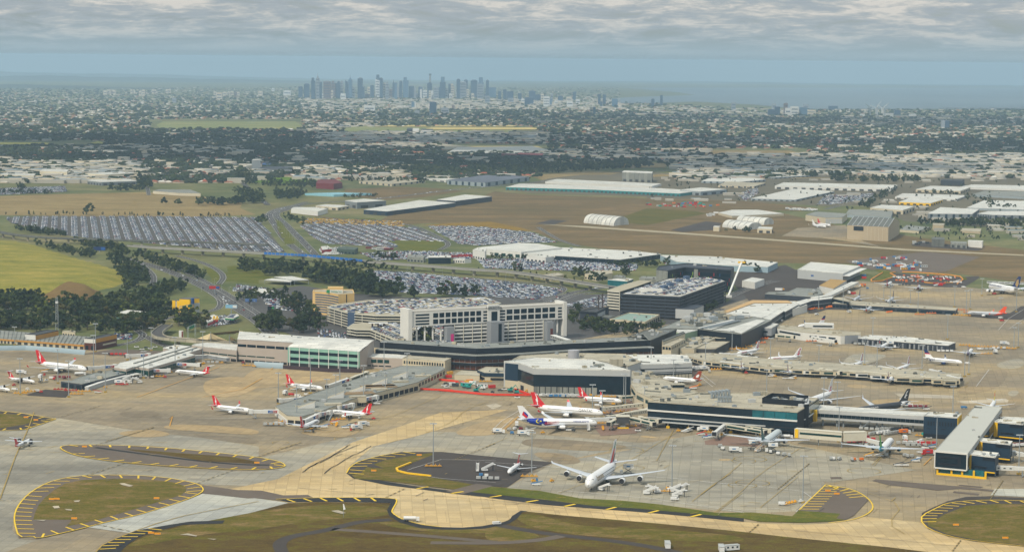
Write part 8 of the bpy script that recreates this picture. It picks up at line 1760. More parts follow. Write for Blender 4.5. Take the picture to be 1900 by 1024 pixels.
# slim street lights along the roads
SL=K(MST);SL.tube((0,0,0),(0,0,11),.16,.1,5);SL.beam((0,0,11),(1.8,0,11.2),.14,.12)
me_p=bpy.data.meshes.new('pole');me_p.from_pydata(SL.v,[],SL.f);me_p.materials.append(MST);lh=K(VW);lh.box((2.0,0,11.2),(.9,.35,.2));me_l=bpy.data.meshes.new('lamp');me_l.from_pydata(lh.v,[],lh.f);me_l.materials.append(VW)
def lamps(pts,step,place,off=0,seed=0):
 q=[(p.x,p.y)for p in wp(pts)];s=resample(q,step)
 for i in range(1,len(s)-1):
  d=(s[i+1]-s[i]).normalized();x,y=s[i].x-d.y*off,s[i].y+d.x*off;pp=PX((x,y,0))
  r=empty('street_light',(x,y,0),where(pp[0],pp[1],'slim grey street light'),'street light','street lights along %s'%place,rz=math.atan2(d.x,-d.y));a=bpy.data.objects.new('pole',me_p);b=bpy.data.objects.new('lamp',me_l);a.parent=r;b.parent=r;COL.objects.link(a);COL.objects.link(b)
lamps(B1([(870,385),(1100,440),(1300,510),(1500,600),(1640,690),(1760,770),(1890,850)]),55,'the freeway',11);lamps(B1([(870,385),(1100,440),(1300,510),(1500,600),(1640,690)]),70,'the freeway',-13);lamps(B2([(300,70),(350,140),(400,220),(460,290),(560,360)]),60,'the dual carriageway',9);lamps([(690,500),(800,508),(1000,530)],60,'the central car park');lamps([(20,412),(200,425),(400,440),(520,455)],90,'the big left car park');lamps([(560,425),(700,430),(820,445)],80,'the middle car park');lamps(A1([(1000,290),(1060,240),(980,200)]),40,'the shed approach road')
# warehouses of the freight estate
WB=M('pale_blue_grey_wall',C(150,160,164),.8,var=.08,sc=.05);WG=M('warehouse_grey_wall',C(128,134,136),.8,var=.1,sc=.05);WC=M('warehouse_cream_wall',C(206,196,170),.8,var=.08,sc=.05);TAN=M('tan_hangar_wall',C(180,164,136),.8,var=.08,sc=.05);SRF=M('solar_grey_roof',C(96,102,116),.6,var=.3,sc=.03);TLW=M('teal_trim',C(36,128,130),.6,var=.1)
def wh(fr,pts,hp,wall,roof,label,cat='warehouse',doors=0,lm=None,chev=0,s=2.714):
 q=fr(pts);i=max(range(len(q)),key=lambda k:q[k][1]);h=hgt(q[i][0],q[i][1],q[i][1]+hp/s)
 r,w,h=bld('warehouse'if cat=='warehouse'else cat.replace(' ','_'),label,cat,q,None,wall,roof,.3,h=max(4,min(h,75)),lm=lm)
 zb=gxy(*w[0])
 if doors:
  for e in(0,1):a,b=edge(w,e);cells(r,a,b,zb+.5,zb+min(6,h*.6),DKF,doors,.5,name='door',out=.3)
 if chev:
  for e in(0,1):a,b=edge(w,e);cells(r,a,b,zb+.5,zb+h*.9,NVY,chev,.3,name='dark_panel',out=.3)
 return r,w,h
wl=[(B4,[(525,185),(750,192),(945,150),(740,137)],10,WB,W_,'large pale flat distribution shed beside the full truck yard',8),(B4,[(645,122),(1230,136),(1262,118),(690,105)],16,WHT,W_,'very long white shed with roof vents behind the pale distribution shed',14),(B4,[(275,98),(470,103),(600,90),(480,75),(330,76)],10,WB,W_,'white shed with dark slanted panels at the left of the freight estate',0),(B4,[(360,120),(540,125),(600,108),(400,100)],10,CRM,CRR,'cream-roofed shed in front of the shed with slanted panels',4),(B4,[(255,60),(410,68),(620,48),(540,40)],8,DGY,DKF,'long dark grey warehouse at the far side of the freight estate',0),(B4,[(540,70),(640,80),(820,70),(740,57)],8,WB,W_,'white open-sided warehouse right of the long dark grey one',8),(B4,[(360,257),(430,274),(690,262),(560,243),(430,243)],12,CRM,W_,'low white-roofed hall behind the twin arched sheds',0),(B4,[(1000,265),(1230,280),(1240,248),(1020,240)],16,WB,GRF,'grey-roofed hangar annex right of the curved hangar',0),(B4,[(1125,232),(1290,245),(1350,225),(1180,218)],22,CRM,W_,'square cream warehouse with a white roof behind the tan hangar',4),(B4,[(1250,178),(1560,190),(1615,170),(1290,160)],10,WHT,W_,'long white warehouse behind the yellow-banded depot',8),(B4,[(1270,203),(1430,210),(1490,192),(1330,180)],14,YLW,W_,'depot with a yellow fascia and a white roof',5),(B4,[(1415,262),(1640,264),(1675,240),(1480,230)],24,WG,W_,'big grey warehouse with wedge-shaped dark panels',0),(B4,[(1610,232),(1900,242),(1990,200),(1700,195)],12,WB,W_,'very wide white warehouse at the right edge of the estate',0),(B4,[(1665,262),(1740,268),(1980,272),(1980,250),(1720,250)],24,WG,W_,'white and charcoal chevron warehouse at the right edge',4),(B4,[(1355,140),(1580,148),(1630,130),(1430,122)],14,CRM,W_,'cream warehouse with small dark windows above the yellow-banded depot',6),(B4,[(1560,130),(1960,142),(1960,122),(1640,116)],9,WHT,W_,'white-roofed row warehouse in the upper right of the estate',0),(B4,[(1640,165),(1960,180),(1960,152),(1700,148)],12,WB,GRF,'grey-roofed warehouse below the white row at the upper right',0),(B4,[(1480,94),(1590,98),(1600,90),(1490,88)],26,DGY,DKF,'dark mid-rise office block with white window frames among the warehouses',6),(B4,[(1440,318),(1495,322),(1500,312),(1440,310)],26,TAN,CRR,'small tan cube building behind the tan hangar',0),(B4,[(1435,390),(1500,394),(1500,382),(1436,380)],36,GRD,GRD,'bare concrete block left of the white box',0),(B4,[(1530,408),(1612,414),(1612,404),(1530,400)],24,GRF,GRF,'low unfinished concrete structure between the concrete block and white box',3),(B4,[(1617,400),(1690,405),(1695,398),(1620,395)],30,WHT,W_,'small bright white box building at the end of the concrete blocks',0),(B4,[(1580,347),(1680,352),(1685,338),(1590,335)],12,TAN,CRR,'low tan building among trees near the road',0),(B4,[(1275,342),(1370,350),(1430,330),(1310,320)],12,CRM,GRF,'cluster hall with many roof units right of the tan hangar',0),(B4,[(335,328),(365,330),(370,325),(340,323)],22,CRM,W_,'small cream cube left of the arched sheds',0),(B4,[(557,337),(630,340),(635,330),(565,328)],22,CRM,W_,'small cream block right of the arched sheds',2),(C5,[(860,338),(1340,352),(1790,372),(1900,358),(1690,345),(1070,322),(930,320)],16,TLW,W_,'extremely long low white and teal parcel hub',20),(C5,[(1070,308),(1640,334),(1690,320),(1130,295)],12,WHT,W_,'raised white hall standing behind the teal parcel hub',0),(C5,[(1480,258),(1640,265),(1645,255),(1490,250)],50,GRF,W_,'tall unfinished white and grey building among cranes',5),(C5,[(1790,352),(1900,362),(2040,350),(1900,340)],22,WB,W_,'grey and teal right wing of the parcel hub',3),(C5,[(490,405),(592,412),(785,388),(640,378)],28,DGY,W_,'white-roofed warehouse with charcoal ribbed walls',0),(C5,[(100,458),(225,468),(590,422),(400,407)],24,NVY,W_,'long white-roofed warehouse with navy walls',3),(C5,[(0,410),(65,420),(220,410),(100,400)],34,WG,W_,'grey warehouse with dark end panels',2),(C5,[(545,302),(750,314),(985,285),(850,270),(730,275)],22,WB,SRF,'chevron-sided shed with solar-dark roof',0),(C5,[(75,307),(250,322),(430,303),(300,292)],12,CRM,CRR,'beige flat warehouse left of the chevron-sided shed',0),(C5,[(420,287),(540,302),(660,282),(520,270)],12,WHT,W_,'white warehouse tucked behind the beige flat one',3),(C5,[(835,162),(915,166),(920,160),(840,156)],22,MAR,MAR,'maroon cube office in the middle distance',0),(C5,[(920,162),(1055,168),(1060,158),(930,155)],26,BLK,RED,'dark office with a red rooftop box beside the maroon cube',0),(C5,[(545,154),(900,160),(1085,140),(1000,122),(600,128)],12,WC,W_,'very long cream warehouse behind the maroon cube',0),(C5,[(0,112),(540,135),(700,124),(500,105)],8,TAN,CRR,'long tan warehouse in the dark tree belt',0),(C5,[(330,30),(360,31),(362,24),(333,23)],20,DGY,DGY,'dark office tower left of a pale one by the pale airfield',0),(C5,[(362,32),(395,33),(397,26),(363,25)],20,WHT,W_,'pale office tower right of a dark one by the pale airfield',0),(C5,[(405,33),(470,35),(472,29),(408,28)],16,WHT,DGY,'white-striped office block by the pale airfield',6),(B8,[(1455,180),(1312,178),(1312,176),(1400,174)][:0]or[(1268,184),(1312,182),(1312,177),(1275,178)],60,WHT,W_,'tall white tower hotel standing above the suburb',0),(B8,[(1240,212),(1268,208),(1270,203),(1246,206)],32,WHT,W_,'stepped lower wing of the white tower hotel',0),(B8,[(1320,205),(1364,207),(1366,199),(1324,198)],14,BLU,BLU,'bright blue box building right of the white tower hotel',0),(B8,[(1300,225),(1470,232),(1474,216),(1330,214)],20,MGY,DGY,'blue-grey office block below the bright blue box',0),(B8,[(1300,238),(1376,242),(1380,234),(1306,232)],16,WHT,W_,'small white hall in front of the blue-grey office block',0),(B8,[(1592,298),(1680,303),(1724,296),(1690,280),(1600,282)],28,MAR,MAR,'maroon curved sports hall beside the bright green field',0),(B8,[(1535,350),(1680,357),(1872,350),(1700,346)],10,M('sky_blue_roof',C(140,190,204),.6),M('sky_blue_roof'),'long sky-blue low roof below the maroon hall',0),(B8,[(1465,427),(1600,442),(1650,427),(1590,420),(1480,420)],22,WHT,W_,'white warehouse with an orange sign at the roundabout',0),(B8,[(1590,412),(1700,422),(1760,412),(1640,405)],14,CRM,W_,'low white buildings behind the white warehouse at the roundabout',3),(B8,[(1850,430),(1960,440),(1980,430),(1900,425)][:0]or[(1480,222),(1600,228),(1740,232),(1750,222),(1560,216)],14,CRM,W_,'long pale industrial row right of the white tower hotel',0),(B8,[(865,104),(913,106),(914,100),(867,99)],10,WHT,W_,'small white box building in the dark suburb',0),(B8,[(770,338),(900,348),(1010,350),(960,332),(800,330)],14,WC,GRF,'brick-fronted retail row at the edge of the dry paddock',0),(B8,[(200,238),(338,242),(345,230),(215,228)],34,WC,W_,'sunlit cream factory in the left industrial area',0),(B8,[(430,250),(530,256),(690,248),(600,240)],22,WC,W_,'wide sunlit white factory right of the cream factory',4),(B8,[(0,256),(170,262),(180,252),(20,248)],22,WC,W_,'sunlit white factory at the left edge',3),(B8,[(440,286),(512,294),(690,288),(640,276),(480,276)],18,WG,W_,'grey warehouse with pale bays at the edge of the industrial area',5),(B8,[(300,205),(500,212),(690,214),(640,203),(340,197)],14,WC,CRR,'long pale roof at the back of the left industrial area',0),(B8,[(0,215),(190,222),(270,218),(60,205)],12,WC,GRF,'grey-roofed works at the upper left of the industrial area',0),(B8,[(40,236),(160,240),(170,230),(60,228)],12,WC,W_,'pale workshop row at the left edge of the industrial area',0),(B8,[(95,272),(172,276),(175,270),(100,268)],12,BRK,GRF,'low brick works in the left industrial area',0)]
for i,(fr,pts,hp,wm,rm,lab,dr)in enumerate(wl):
 wh(fr,pts,hp,wm,rm,lab,'warehouse'if 'tower'not in lab and 'office'not in lab else 'office building',dr,lm='the '+lab if len(lab.split())<6 else None,chev=6 if 'chevron'in lab or 'slanted'in lab or 'wedge'in lab else 0,s=2.879 if fr is C5 else 2.714)
def arch(name,label,a,b,depth_px,rise,mat,nrib=0,door=None):
 """barrel-vaulted building: a, b are the foot points of the front arch, depth_px the foot of the rear"""
 A,B_,Cc=P(*a),P(*b),P(*depth_px);r=empty(name,(A.x,A.y,0),label,'hangar');d=Vector((B_.x-A.x,B_.y-A.y));n=Vector((Cc.x-A.x,Cc.y-A.y));m=K(mat);N=18;prev=None
 for i in range(N+1):
  t=math.pi*i/N;u=.5-.5*math.cos(t);z=rise*math.sin(t)**.8;p=(A.x+d.x*u,A.y+d.y*u,z);q=(p[0]+n.x,p[1]+n.y,z)
  if prev:m.face([prev[0],p,q,prev[1]])
  prev=(p,q)
 m.build('roof',r,r.location,smooth=True)
 for off in((0,0),(n.x,n.y)):
  e=K(mat);e.face([(A.x+d.x*(.5-.5*math.cos(math.pi*i/N))+off[0],A.y+d.y*(.5-.5*math.cos(math.pi*i/N))+off[1],rise*math.sin(math.pi*i/N)**.8)for i in range(N+1)]);e.bl('end_wall',r)
 for k in range(1,nrib+1):
  u0=k/(nrib+1);e=K(DKF)
  for i in range(N):
   t,t2=math.pi*i/N,math.pi*(i+1)/N;P0=[(A.x+n.x*u0+d.x*(.5-.5*math.cos(s_)),A.y+n.y*u0+d.y*(.5-.5*math.cos(s_)),rise*math.sin(s_)**.8+.15)for s_ in(t,t2)];e.beam(P0[0],P0[1],.7,.35)
  e.bl('rib',r)
 if door:band(r,(A.x,A.y),(B_.x,B_.y),0,rise*.55,door,'door',.3,.7,.3)
 landmark('the '+label.split(' on ')[0][:40]if 0 else 'the '+label.split(' ')[0]+' arched hangar',(a[0]+b[0])/2,a[1])
arch('arched_hangar','big lone white fabric hangar with dark ribs on the brown paddock',(1139,419.5),(1167,416.5),(1083,414),15,W_,6)
arch('arched_hangar','front one of two white barrel-vaulted sheds beside the dark yard',B4([(510,345)])[0],B4([(580,338)])[0],B4([(380,330)])[0],12,W_,4)
arch('arched_hangar','rear one of two white barrel-vaulted sheds beside the dark yard',B4([(590,320)])[0],B4([(640,315)])[0],B4([(450,308)])[0],12,W_,4)
fa,fb,fc=P(*B4([(1008,392)])[0]),P(*B4([(1215,403)])[0]),P(*B4([(1272,366)])[0]);eh=hgt(B4([(1215,0)])[0][0],B4([(0,330)])[0][1],B4([(0,403)])[0][1]);dv=fc-fb;fd=fa+dv
r=empty('maintenance_hangar',(fa.x,fa.y,0),'huge tan maintenance hangar with a black sign and a grey pitched roof','hangar');landmark('the huge tan hangar',1621,430)
K(TAN).prism([(p.x,p.y)for p in(fa,fb,fc,fd)],0,eh,False).bl('wall',r)
g=K(GRD);m1,m2=(fa+fd)/2,(fb+fc)/2;rz_=eh+9
g.face([(fa.x,fa.y,eh),(fb.x,fb.y,eh),(m2.x,m2.y,rz_),(m1.x,m1.y,rz_)]);g.face([(m1.x,m1.y,rz_),(m2.x,m2.y,rz_),(fc.x,fc.y,eh),(fd.x,fd.y,eh)]);g.mat(TAN).face([(fb.x,fb.y,eh),(fc.x,fc.y,eh),(m2.x,m2.y,rz_)]);g.face([(fa.x,fa.y,eh),(m1.x,m1.y,rz_),(fd.x,fd.y,eh)]);g.bl('roof',r)
band(r,fa,fb,eh*.66,eh*.95,BLK,'sign_panel',.16,.4,.4);cells(r,fa,fb,1,eh*.9,CRM,6,.05,.45,1,'door_rib',.3)
for k in range(9):u=k/8;a_=fa.lerp(fb,u);b_=m1.lerp(m2,u);K(LGY).beam((a_.x,a_.y,eh+.3),(b_.x,b_.y,rz_+.3),.8,.3).bl('roof_rib',r)
ro=B4([(800,268),(900,283),(985,283),(1010,262),(850,252)]);r,w,h=bld('curved_hangar','curved grey-roofed hangar beside two parked white jets','hangar',ro,(ro[2][0],ro[2][1],ro[2][1]+30/2.714),CRM,GRF,.4,lm='the curved hangar');cells(r,*edge(w,1),.5,h-2,LGY,6,.9,name='door')
# the city on the horizon
TB=M('tower_blue_glass',C(92,124,154),.3,var=.12,sc=.02);TD=M('tower_dark_glass',C(64,88,116),.3,var=.12,sc=.02);TC=M('tower_cream',C(214,204,184),.7,var=.08,sc=.02);TW=M('tower_white',C(222,224,224),.6,var=.06,sc=.02);TG=M('tower_grey',C(150,158,168),.6,var=.1,sc=.02);TR=M('tower_brown',C(122,108,110),.7,var=.1,sc=.02)
TM=dict(b=(TB,'blue glass'),d=(TD,'dark blue glass'),c=(TC,'cream'),w=(TW,'white'),g=(TG,'grey'),r=(TR,'brownish'))
city=[]
def tw(fr,s,x0,x1,yt,yb,k,top=''):
 a,b=fr([(x0,yt),(x1,yb)]);city.append((a[0],b[0],a[1],b[1],k,top))
for t in '68,100,285,d;118,160,262,d,dome;180,212,212,d,step;222,248,200,g,mast;250,272,245,d;290,347,238,r;357,388,240,r,step;388,410,255,d;410,432,238,d;434,458,238,g;372,384,285,c;478,503,235,d,slant;505,537,215,b,spire;510,560,292,w;590,630,210,d;632,645,288,d;675,698,290,c;700,730,275,d;750,788,185,d,step;745,780,225,w,slant;783,808,210,d;812,830,250,c;833,862,248,g,step;855,902,310,r;895,912,248,d,mast;915,932,250,b;935,950,290,g;955,978,235,d;990,1032,208,b,step;1042,1082,280,d;1085,1100,295,g;1125,1158,288,d;1160,1200,320,w;1203,1240,255,d;1214,1235,177,d,slim;1258,1298,290,g;1215,1232,322,c;1236,1250,322,w;1300,1325,290,d;1315,1358,205,d,crown;1336,1380,305,w;1387,1406,262,d;1407,1437,265,c,step;1460,1488,222,d,dome;1490,1540,245,g,dome;1525,1555,228,d,dome;1548,1568,310,c;1587,1638,230,d,dome;1650,1694,208,b,crown;1642,1692,265,g;1590,1612,348,c;1655,1680,345,c;1720,1742,228,d;1722,1800,295,b;1827,1850,325,d;1870,1898,312,d;1700,1715,350,g;1395,1420,350,w;1452,1470,330,w;1140,1150,310,w;1100,1120,345,g;640,690,352,r;440,480,350,w;340,370,320,c;260,290,350,w;1058,1080,350,w'.split(';'):
 t=t.split(',');tw(C2,4.75,float(t[0]),float(t[1]),float(t[2]),388+R.uniform(-6,14),t[3],t[4]if len(t)>4 else '')
for t in '118,140,235,d,310;163,186,217,d,310;195,225,235,d,312;228,248,230,d,315;292,320,250,d,312;390,440,228,d,315;322,352,300,w,340;352,422,288,d,355;445,490,262,d,320;492,514,255,c,345;517,565,278,w,370;567,586,300,b,365;578,598,258,g,330;645,682,275,d,320;612,640,318,w,350;720,760,283,c,330;775,798,238,d,315;802,832,305,w,350;722,770,320,w,370;925,950,375,c,435;952,972,372,b,435;997,1016,258,d,350;1018,1030,325,d,370;1040,1062,262,d,350;1120,1164,300,b,370;1466,1490,300,d,375;1544,1563,268,d,362;205,250,296,g,335;0,40,275,g,340'.split(';'):
 t=t.split(',');tw(C3,4.75,float(t[0]),float(t[1]),float(t[2]),float(t[4]),t[3])
for t in '182,203,220,g,270;398,430,262,d,300;436,462,246,d,300;490,508,224,r,295;500,526,254,w,298;532,568,244,w,300;585,620,250,b,300;624,668,266,c,292;755,798,242,d,268;1140,1168,266,d,300;1415,1430,326,g,375;1432,1456,328,d,375;420,440,228,g,262;604,630,232,g,262;940,960,290,w,305;1090,1125,285,w,308;1230,1260,290,w,312'.split(';'):
 t=t.split(',');tw(C4,3.167,float(t[0]),float(t[1]),float(t[2]),float(t[4]),t[3])
for t in '572,590,498,c,525;592,612,494,c,525;616,638,496,c,525;720,730,492,c,518;734,743,494,c,518;766,780,500,c,530;784,800,494,c,532;838,848,492,c,520;850,860,494,c,520;915,926,492,c,518;928,940,490,c,518;950,972,540,g,568;1178,1192,504,c,528;1196,1224,508,c,555;1230,1250,506,c,530;1256,1266,504,c,528;1272,1286,502,c,528;1292,1304,508,r,535;1306,1320,506,c,532;1425,1446,502,c,528;1500,1512,486,w,505;1565,1600,498,w,528'.split(';'):
 t=t.split(',');tw(C1,2.97,float(t[0]),float(t[1]),float(t[2]),float(t[4]),t[3])
for t in '608,645,478,c,505;650,736,455,w,508;1080,1098,418,w,478;1066,1080,420,b,478;1225,1278,422,d,530;1325,1388,475,g,532;1290,1310,448,c,485;1316,1330,448,c,485;1420,1440,450,r,490;1450,1470,448,c,490;1503,1572,440,c,482;1090,1130,500,g,530'.split(';'):
 t=t.split(',');tw(C2,4.75,float(t[0]),float(t[1]),float(t[2]),float(t[4]),t[3])
city.sort()
REG=[(0,460,'far left housing'),(460,575,'left fringe of the city'),(575,680,'left part of the city'),(680,790,'centre left of the city'),(790,870,'centre right of the city'),(870,960,'right part of the city'),(960,1170,'docklands right of the city'),(1170,1400,'bay shore'),(1400,2000,'far right shore')]
cnt={}
for x0,x1,yt,yb,k,top in city:
 m,nm=TM[k];xm=(x0+x1)/2;b=P(xm,yb);h=hgt(xm,yt,yb);wd=max(18,(P(x1,yb)-P(x0,yb)).length);dp=min(wd,48)
 rg=[c for a,b_,c in REG if a<=xm<b_][0];hn='very tall'if h>210 else 'tall'if h>130 else 'mid-height'if h>70 else 'low'
 tn=dict(dome=' round-topped',step=' stepped',mast=' masted',slant=' slant-topped',spire=' spired',slim=' thin-topped',crown=' crowned').get(top,'')
 key='%s%s %s tower'%(hn,tn,nm);cnt[(key,rg)]=cnt.get((key,rg),0)+1;c=cnt[(key,rg)]
 lab=('%s in the %s'%(key,rg))if c==1 else '%s %s from the left, %s'%(ORD[min(c-1,19)],key,rg)
 r=empty('skyscraper',b,lab,'skyscraper');H2=h
 if top=='step':K(m).box((b.x,b.y,b.z+h*.43),(wd,dp,h*.86)).build('shaft',r,b);K(m).box((b.x-wd*.1,b.y,b.z+h*.93),(wd*.6,dp*.7,h*.14)).build('crown',r,b)
 elif top in('mast','spire'):K(m).box((b.x,b.y,b.z+h*.46),(wd,dp,h*.92)).build('shaft',r,b);q=K(m);q.tube((b.x,b.y,b.z+h*.92),(b.x,b.y,b.z+h*1.02),wd*.35,wd*.15,4);q.tube((b.x,b.y,b.z+h*1.02),(b.x,b.y,b.z+h*1.16),2.5,.8,6);q.build('spire',r,b)
 elif top=='dome':q=K(m);q.box((b.x,b.y,b.z+h*.47),(wd,dp,h*.94));q.build('shaft',r,b);K(m).tube((b.x,b.y,b.z+h*.94),(b.x,b.y,b.z+h),wd*.52,wd*.3,10).build('crown',r,b)
 elif top=='slim':K(m).box((b.x,b.y,b.z+h*.33),(wd,dp,h*.66)).build('shaft',r,b);K(TG).box((b.x,b.y,b.z+h*.8),(wd*.7,dp*.7,h*.28)).build('upper_shaft',r,b);K(m).box((b.x,b.y,b.z+h*.97),(wd*.95,dp*.8,h*.06)).build('crown',r,b)
 elif top=='crown':K(m).box((b.x,b.y,b.z+h*.38),(wd,dp,h*.76)).build('shaft',r,b);K(TB).box((b.x,b.y,b.z+h*.88),(wd*.66,dp*.7,h*.24)).build('crown',r,b)
 elif top=='slant':q=K(m);q.prism([(b.x-wd/2,b.y),(b.x+wd/2,b.y),(b.x+wd/2,b.y+dp),(b.x-wd/2,b.y+dp)],b.z,lambda x,y:b.z+h*(1 if x<b.x else.9));q.build('shaft',r,b)
 else:K(m).box((b.x,b.y,b.z+h*.48),(wd,dp,h*.96)).build('shaft',r,b);K(TG).box((b.x,b.y,b.z+h*.98),(wd*.5,dp*.5,h*.04)).build('plant_room',r,b)
 nfl=int(h/26)
 if k in 'cwgr'and wd>18:
  for z in range(1,min(nfl,6)+1):K(TD).box((b.x,b.y-dp/2-.3,b.z+z*h/(min(nfl,6)+1)),(wd*.8,.8,h/(min(nfl,6)+1)*.3)).build('window_band',r,b)
cx,cy=C3([(910,335)])[0];b=P(cx,C3([(0,385)])[0][1]);zc_=b.z+hgt(cx,cy,C3([(0,385)])[0][1]);rad=(P(cx+11,200)-P(cx,200)).length*1.0
r=empty('observation_wheel',b,'giant white observation wheel on the waterfront right of the city','ferris wheel');q=K(TW)
rad=min(60,zc_-b.z)
for i in range(28):
 a,a2=2*math.pi*i/28,2*math.pi*(i+1)/28;q.beam((b.x+math.cos(a)*rad,b.y,zc_+math.sin(a)*rad),(b.x+math.cos(a2)*rad,b.y,zc_+math.sin(a2)*rad),4,5)
q.build('rim',r,b);q=K(TW)
for i in range(7):a=2*math.pi*i/7+.3;q.beam((b.x,b.y,zc_),(b.x+math.cos(a)*rad,b.y,zc_+math.sin(a)*rad),3,3.5)
q.build('spokes',r,b);q=K(TW);q.beam((b.x-22,b.y,b.z),(b.x,b.y,zc_),4,4);q.beam((b.x+22,b.y,b.z),(b.x,b.y,zc_),4,4);q.build('support_frame',r,b)
for i,(x,yt,yb,ln)in enumerate(((995,232,302,-8),(1030,238,300,-10),(1038,216,300,6),(1065,240,298,-6),(1075,228,300,8),(1083,245,302,5))):
 (px_,py_),(_,yb_)=C4([(x,yt),(x,yb)]);b=P(px_,yb_);h=hgt(px_,py_,yb_);r=empty('tower_crane',b,'%s white tower crane from the left over the far right shore'%ORD[i],'crane');K(TW).box((b.x,b.y,b.z+h*.36),(7,7,h*.72)).build('mast',r,b);K(TW).beam((b.x,b.y,b.z+h*.7),(b.x+ln*4,b.y,b.z+h),5,5).build('jib',r,b);K(TG).beam((b.x,b.y,b.z+h*.7),(b.x-ln*1.5,b.y,b.z+h*.72),5,5).build('counter_jib',r,b)
a,b=P(*C4([(1400,268)])[0]),P(*C4([(2050,268)])[0]);r=empty('long_bridge',a,'long low bridge crossing the river mouth at the far right horizon','bridge');hb=hgt(1800,C4([(0,262)])[0][1],C4([(0,276)])[0][1])
K(TG).beam((a.x,a.y,a.z+hb),(b.x,b.y,b.z+hb),20,7).build('deck',r,a)
for k in range(1,14):p=a.lerp(b,k/14);K(TG).box((p.x,p.y,p.z+hb/2),(9,9,hb)).build('pier',r,a)
# suburbs between the airport and the city
def house_geo():
 v=[(-.5,-.5,0),(.5,-.5,0),(.5,.5,0),(-.5,.5,0),(-.5,-.5,.55),(.5,-.5,.55),(.5,.5,.55),(-.5,.5,.55),(-.56,-.56,.55),(.56,-.56,.55),(.56,.56,.55),(-.56,.56,.55),(-.2,0,1),(.2,0,1)]
 return v,[(0,1,5,4),(1,2,6,5),(2,3,7,6),(3,0,4,7),(8,9,13,12),(10,11,12,13),(9,10,13,13),(11,8,12,12)]
def blob_geo(seed):
 r=random.Random(seed);v=[];f=[]
 for c in range(4):
  cx,cy,cz=r.uniform(-.3,.3),r.uniform(-.3,.3),r.uniform(.35,.62);s=r.uniform(.2,.36);k=len(v)
  for j,zz in enumerate((-.9,-.1,.6)):
   for i in range(5):a=i*1.2566+j*.6;q=s*(.7,1,.6)[j]*r.uniform(.75,1.2);v.append((cx+math.cos(a)*q,cy+math.sin(a)*q,cz+zz*s*.9))
  for j in range(2):
   for i in range(5):n=(i+1)%5;f.append((k+j*5+i,k+j*5+n,k+j*5+5+n,k+j*5+5+i))
  f.append((k+10,k+11,k+12,k+13));f.append((k+10,k+13,k+14,k+14))
 return v,f
NZ=lambda x,y,s:math.sin(x*s+1.3*math.sin(y*s*2.1+1))*math.cos(y*s*3.3+1.1*math.sin(x*s*1.7+2))
IND=[((0,302,258,350),.9),((640,246,1020,274),.8),((1008,279,1330,300),.75),((1250,288,1960,336),1.0),((640,313,760,341),.6),((147,273,455,286),.7),((545,311,705,337),.7),((590,230,700,274),.7),((1560,215,1760,232),.6),((560,184,1160,204),1.3),((1180,200,1500,215),.5),((1300,320,1960,345),.9)]
DARK=[(-200,240,560,292),(560,286,1010,312),(540,190,700,202),(930,296,1220,318),(1560,262,1960,282),(1500,212,1700,226),(-200,160,200,172)]
OPEN=[(-200,262,195,272),(640,236,1000,246),(820,268,1015,284),(1000,312,1250,352),(280,222,560,240),(1300,276,1500,288),(500,330,560,345)]
HM=[M('roof_terracotta',C(168,96,70),.8,var=.2,sc=.03),M('roof_grey',C(122,124,126),.8,var=.2,sc=.03),M('roof_charcoal',C(78,80,84),.8,var=.2,sc=.03),M('roof_brown',C(118,92,76),.8,var=.2,sc=.03),M('roof_pale',C(228,224,212),.7,var=.1,sc=.03),M('house_wall',C(196,180,156),.8,var=.15,sc=.03)]
hs=[];ind=[];ft=[];rs=random.Random(99)
def inb(x,y,L):return[q for q in L if q[0]<=x<=q[2]and q[1]<=y<=q[3]]
def rowpick():return 163+(340-163)*rs.random()**1.0
LOW=355
for n in range(58000):
 x=rs.uniform(-330,2230);y=rowpick()
 if y>336-12*NZ(x,5,.004)and not(-330<x<720):continue
 if 960<x<1260 and y>300 and rs.random()<.8:continue
 if x>1150 and y<204-(0 if x>1440 else(1440-x)*.05)and y>160:continue
 if inb(x,y,OPEN):continue
 if y>345 or(y>335 and 440<x):continue
 I=[q[1]for q in IND if q[0][0]<=x<=q[0][2]and q[0][1]<=y<=q[0][3]];D_=inb(x,y,DARK)
 p=P(x,y);g=p.z;t=rs.random();cl=NZ(x,y*6,.013)+.5*NZ(x,y*4,.05)
 far=p.y>12000
 if I and t<I[0]*(.13 if p.y<8000 else.3):
  ind.append((p.x,p.y,g,rs.choice((0,.05,-.08)),(rs.uniform(25,80),rs.uniform(18,50),rs.uniform(5,9)),rs.choice((0,0,1,1,2,2,3))));continue
 if I and t<.3:continue
 pt=.82 if D_ else(.6+.16*cl)
 if t<pt:
  s=rs.uniform(9,17)*(1.25 if far else 1);ft.append((p.x,p.y,g-1,rs.uniform(0,6.28),(s*1.6,s*1.2,s*rs.uniform(.75,1.1)),rs.randrange(4)))
 else:
  if rs.random()<.05:ind.append((p.x,p.y,g,0,(rs.uniform(22,50),rs.uniform(12,26),rs.uniform(6,12)),rs.choice((0,1,2,2,3))));continue
  big=False
  hs.append((p.x,p.y,g,rs.choice((0,.12,-.2,1.5)),(rs.uniform(30,60),rs.uniform(20,40),rs.uniform(8,16))if big else(rs.uniform(12,21)*(1.2 if far else 1),rs.uniform(9,14),rs.uniform(5,6.5)),4 if big or rs.random()<(.5 if far else.24)else rs.choices((0,1,2,3),(40,20,22,18))[0]))
nd_=lambda t:math.hypot(t[0],t[1])
RB=[]
for fr,pts,*_ in wl:q=fr(pts);RB.append((min(a for a,b in q)-4,min(b for a,b in q)-3,max(a for a,b in q)+4,max(b for a,b in q)+9))
RB+=[(1500,385,1700,455),(1330,385,1445,435)]
k=0
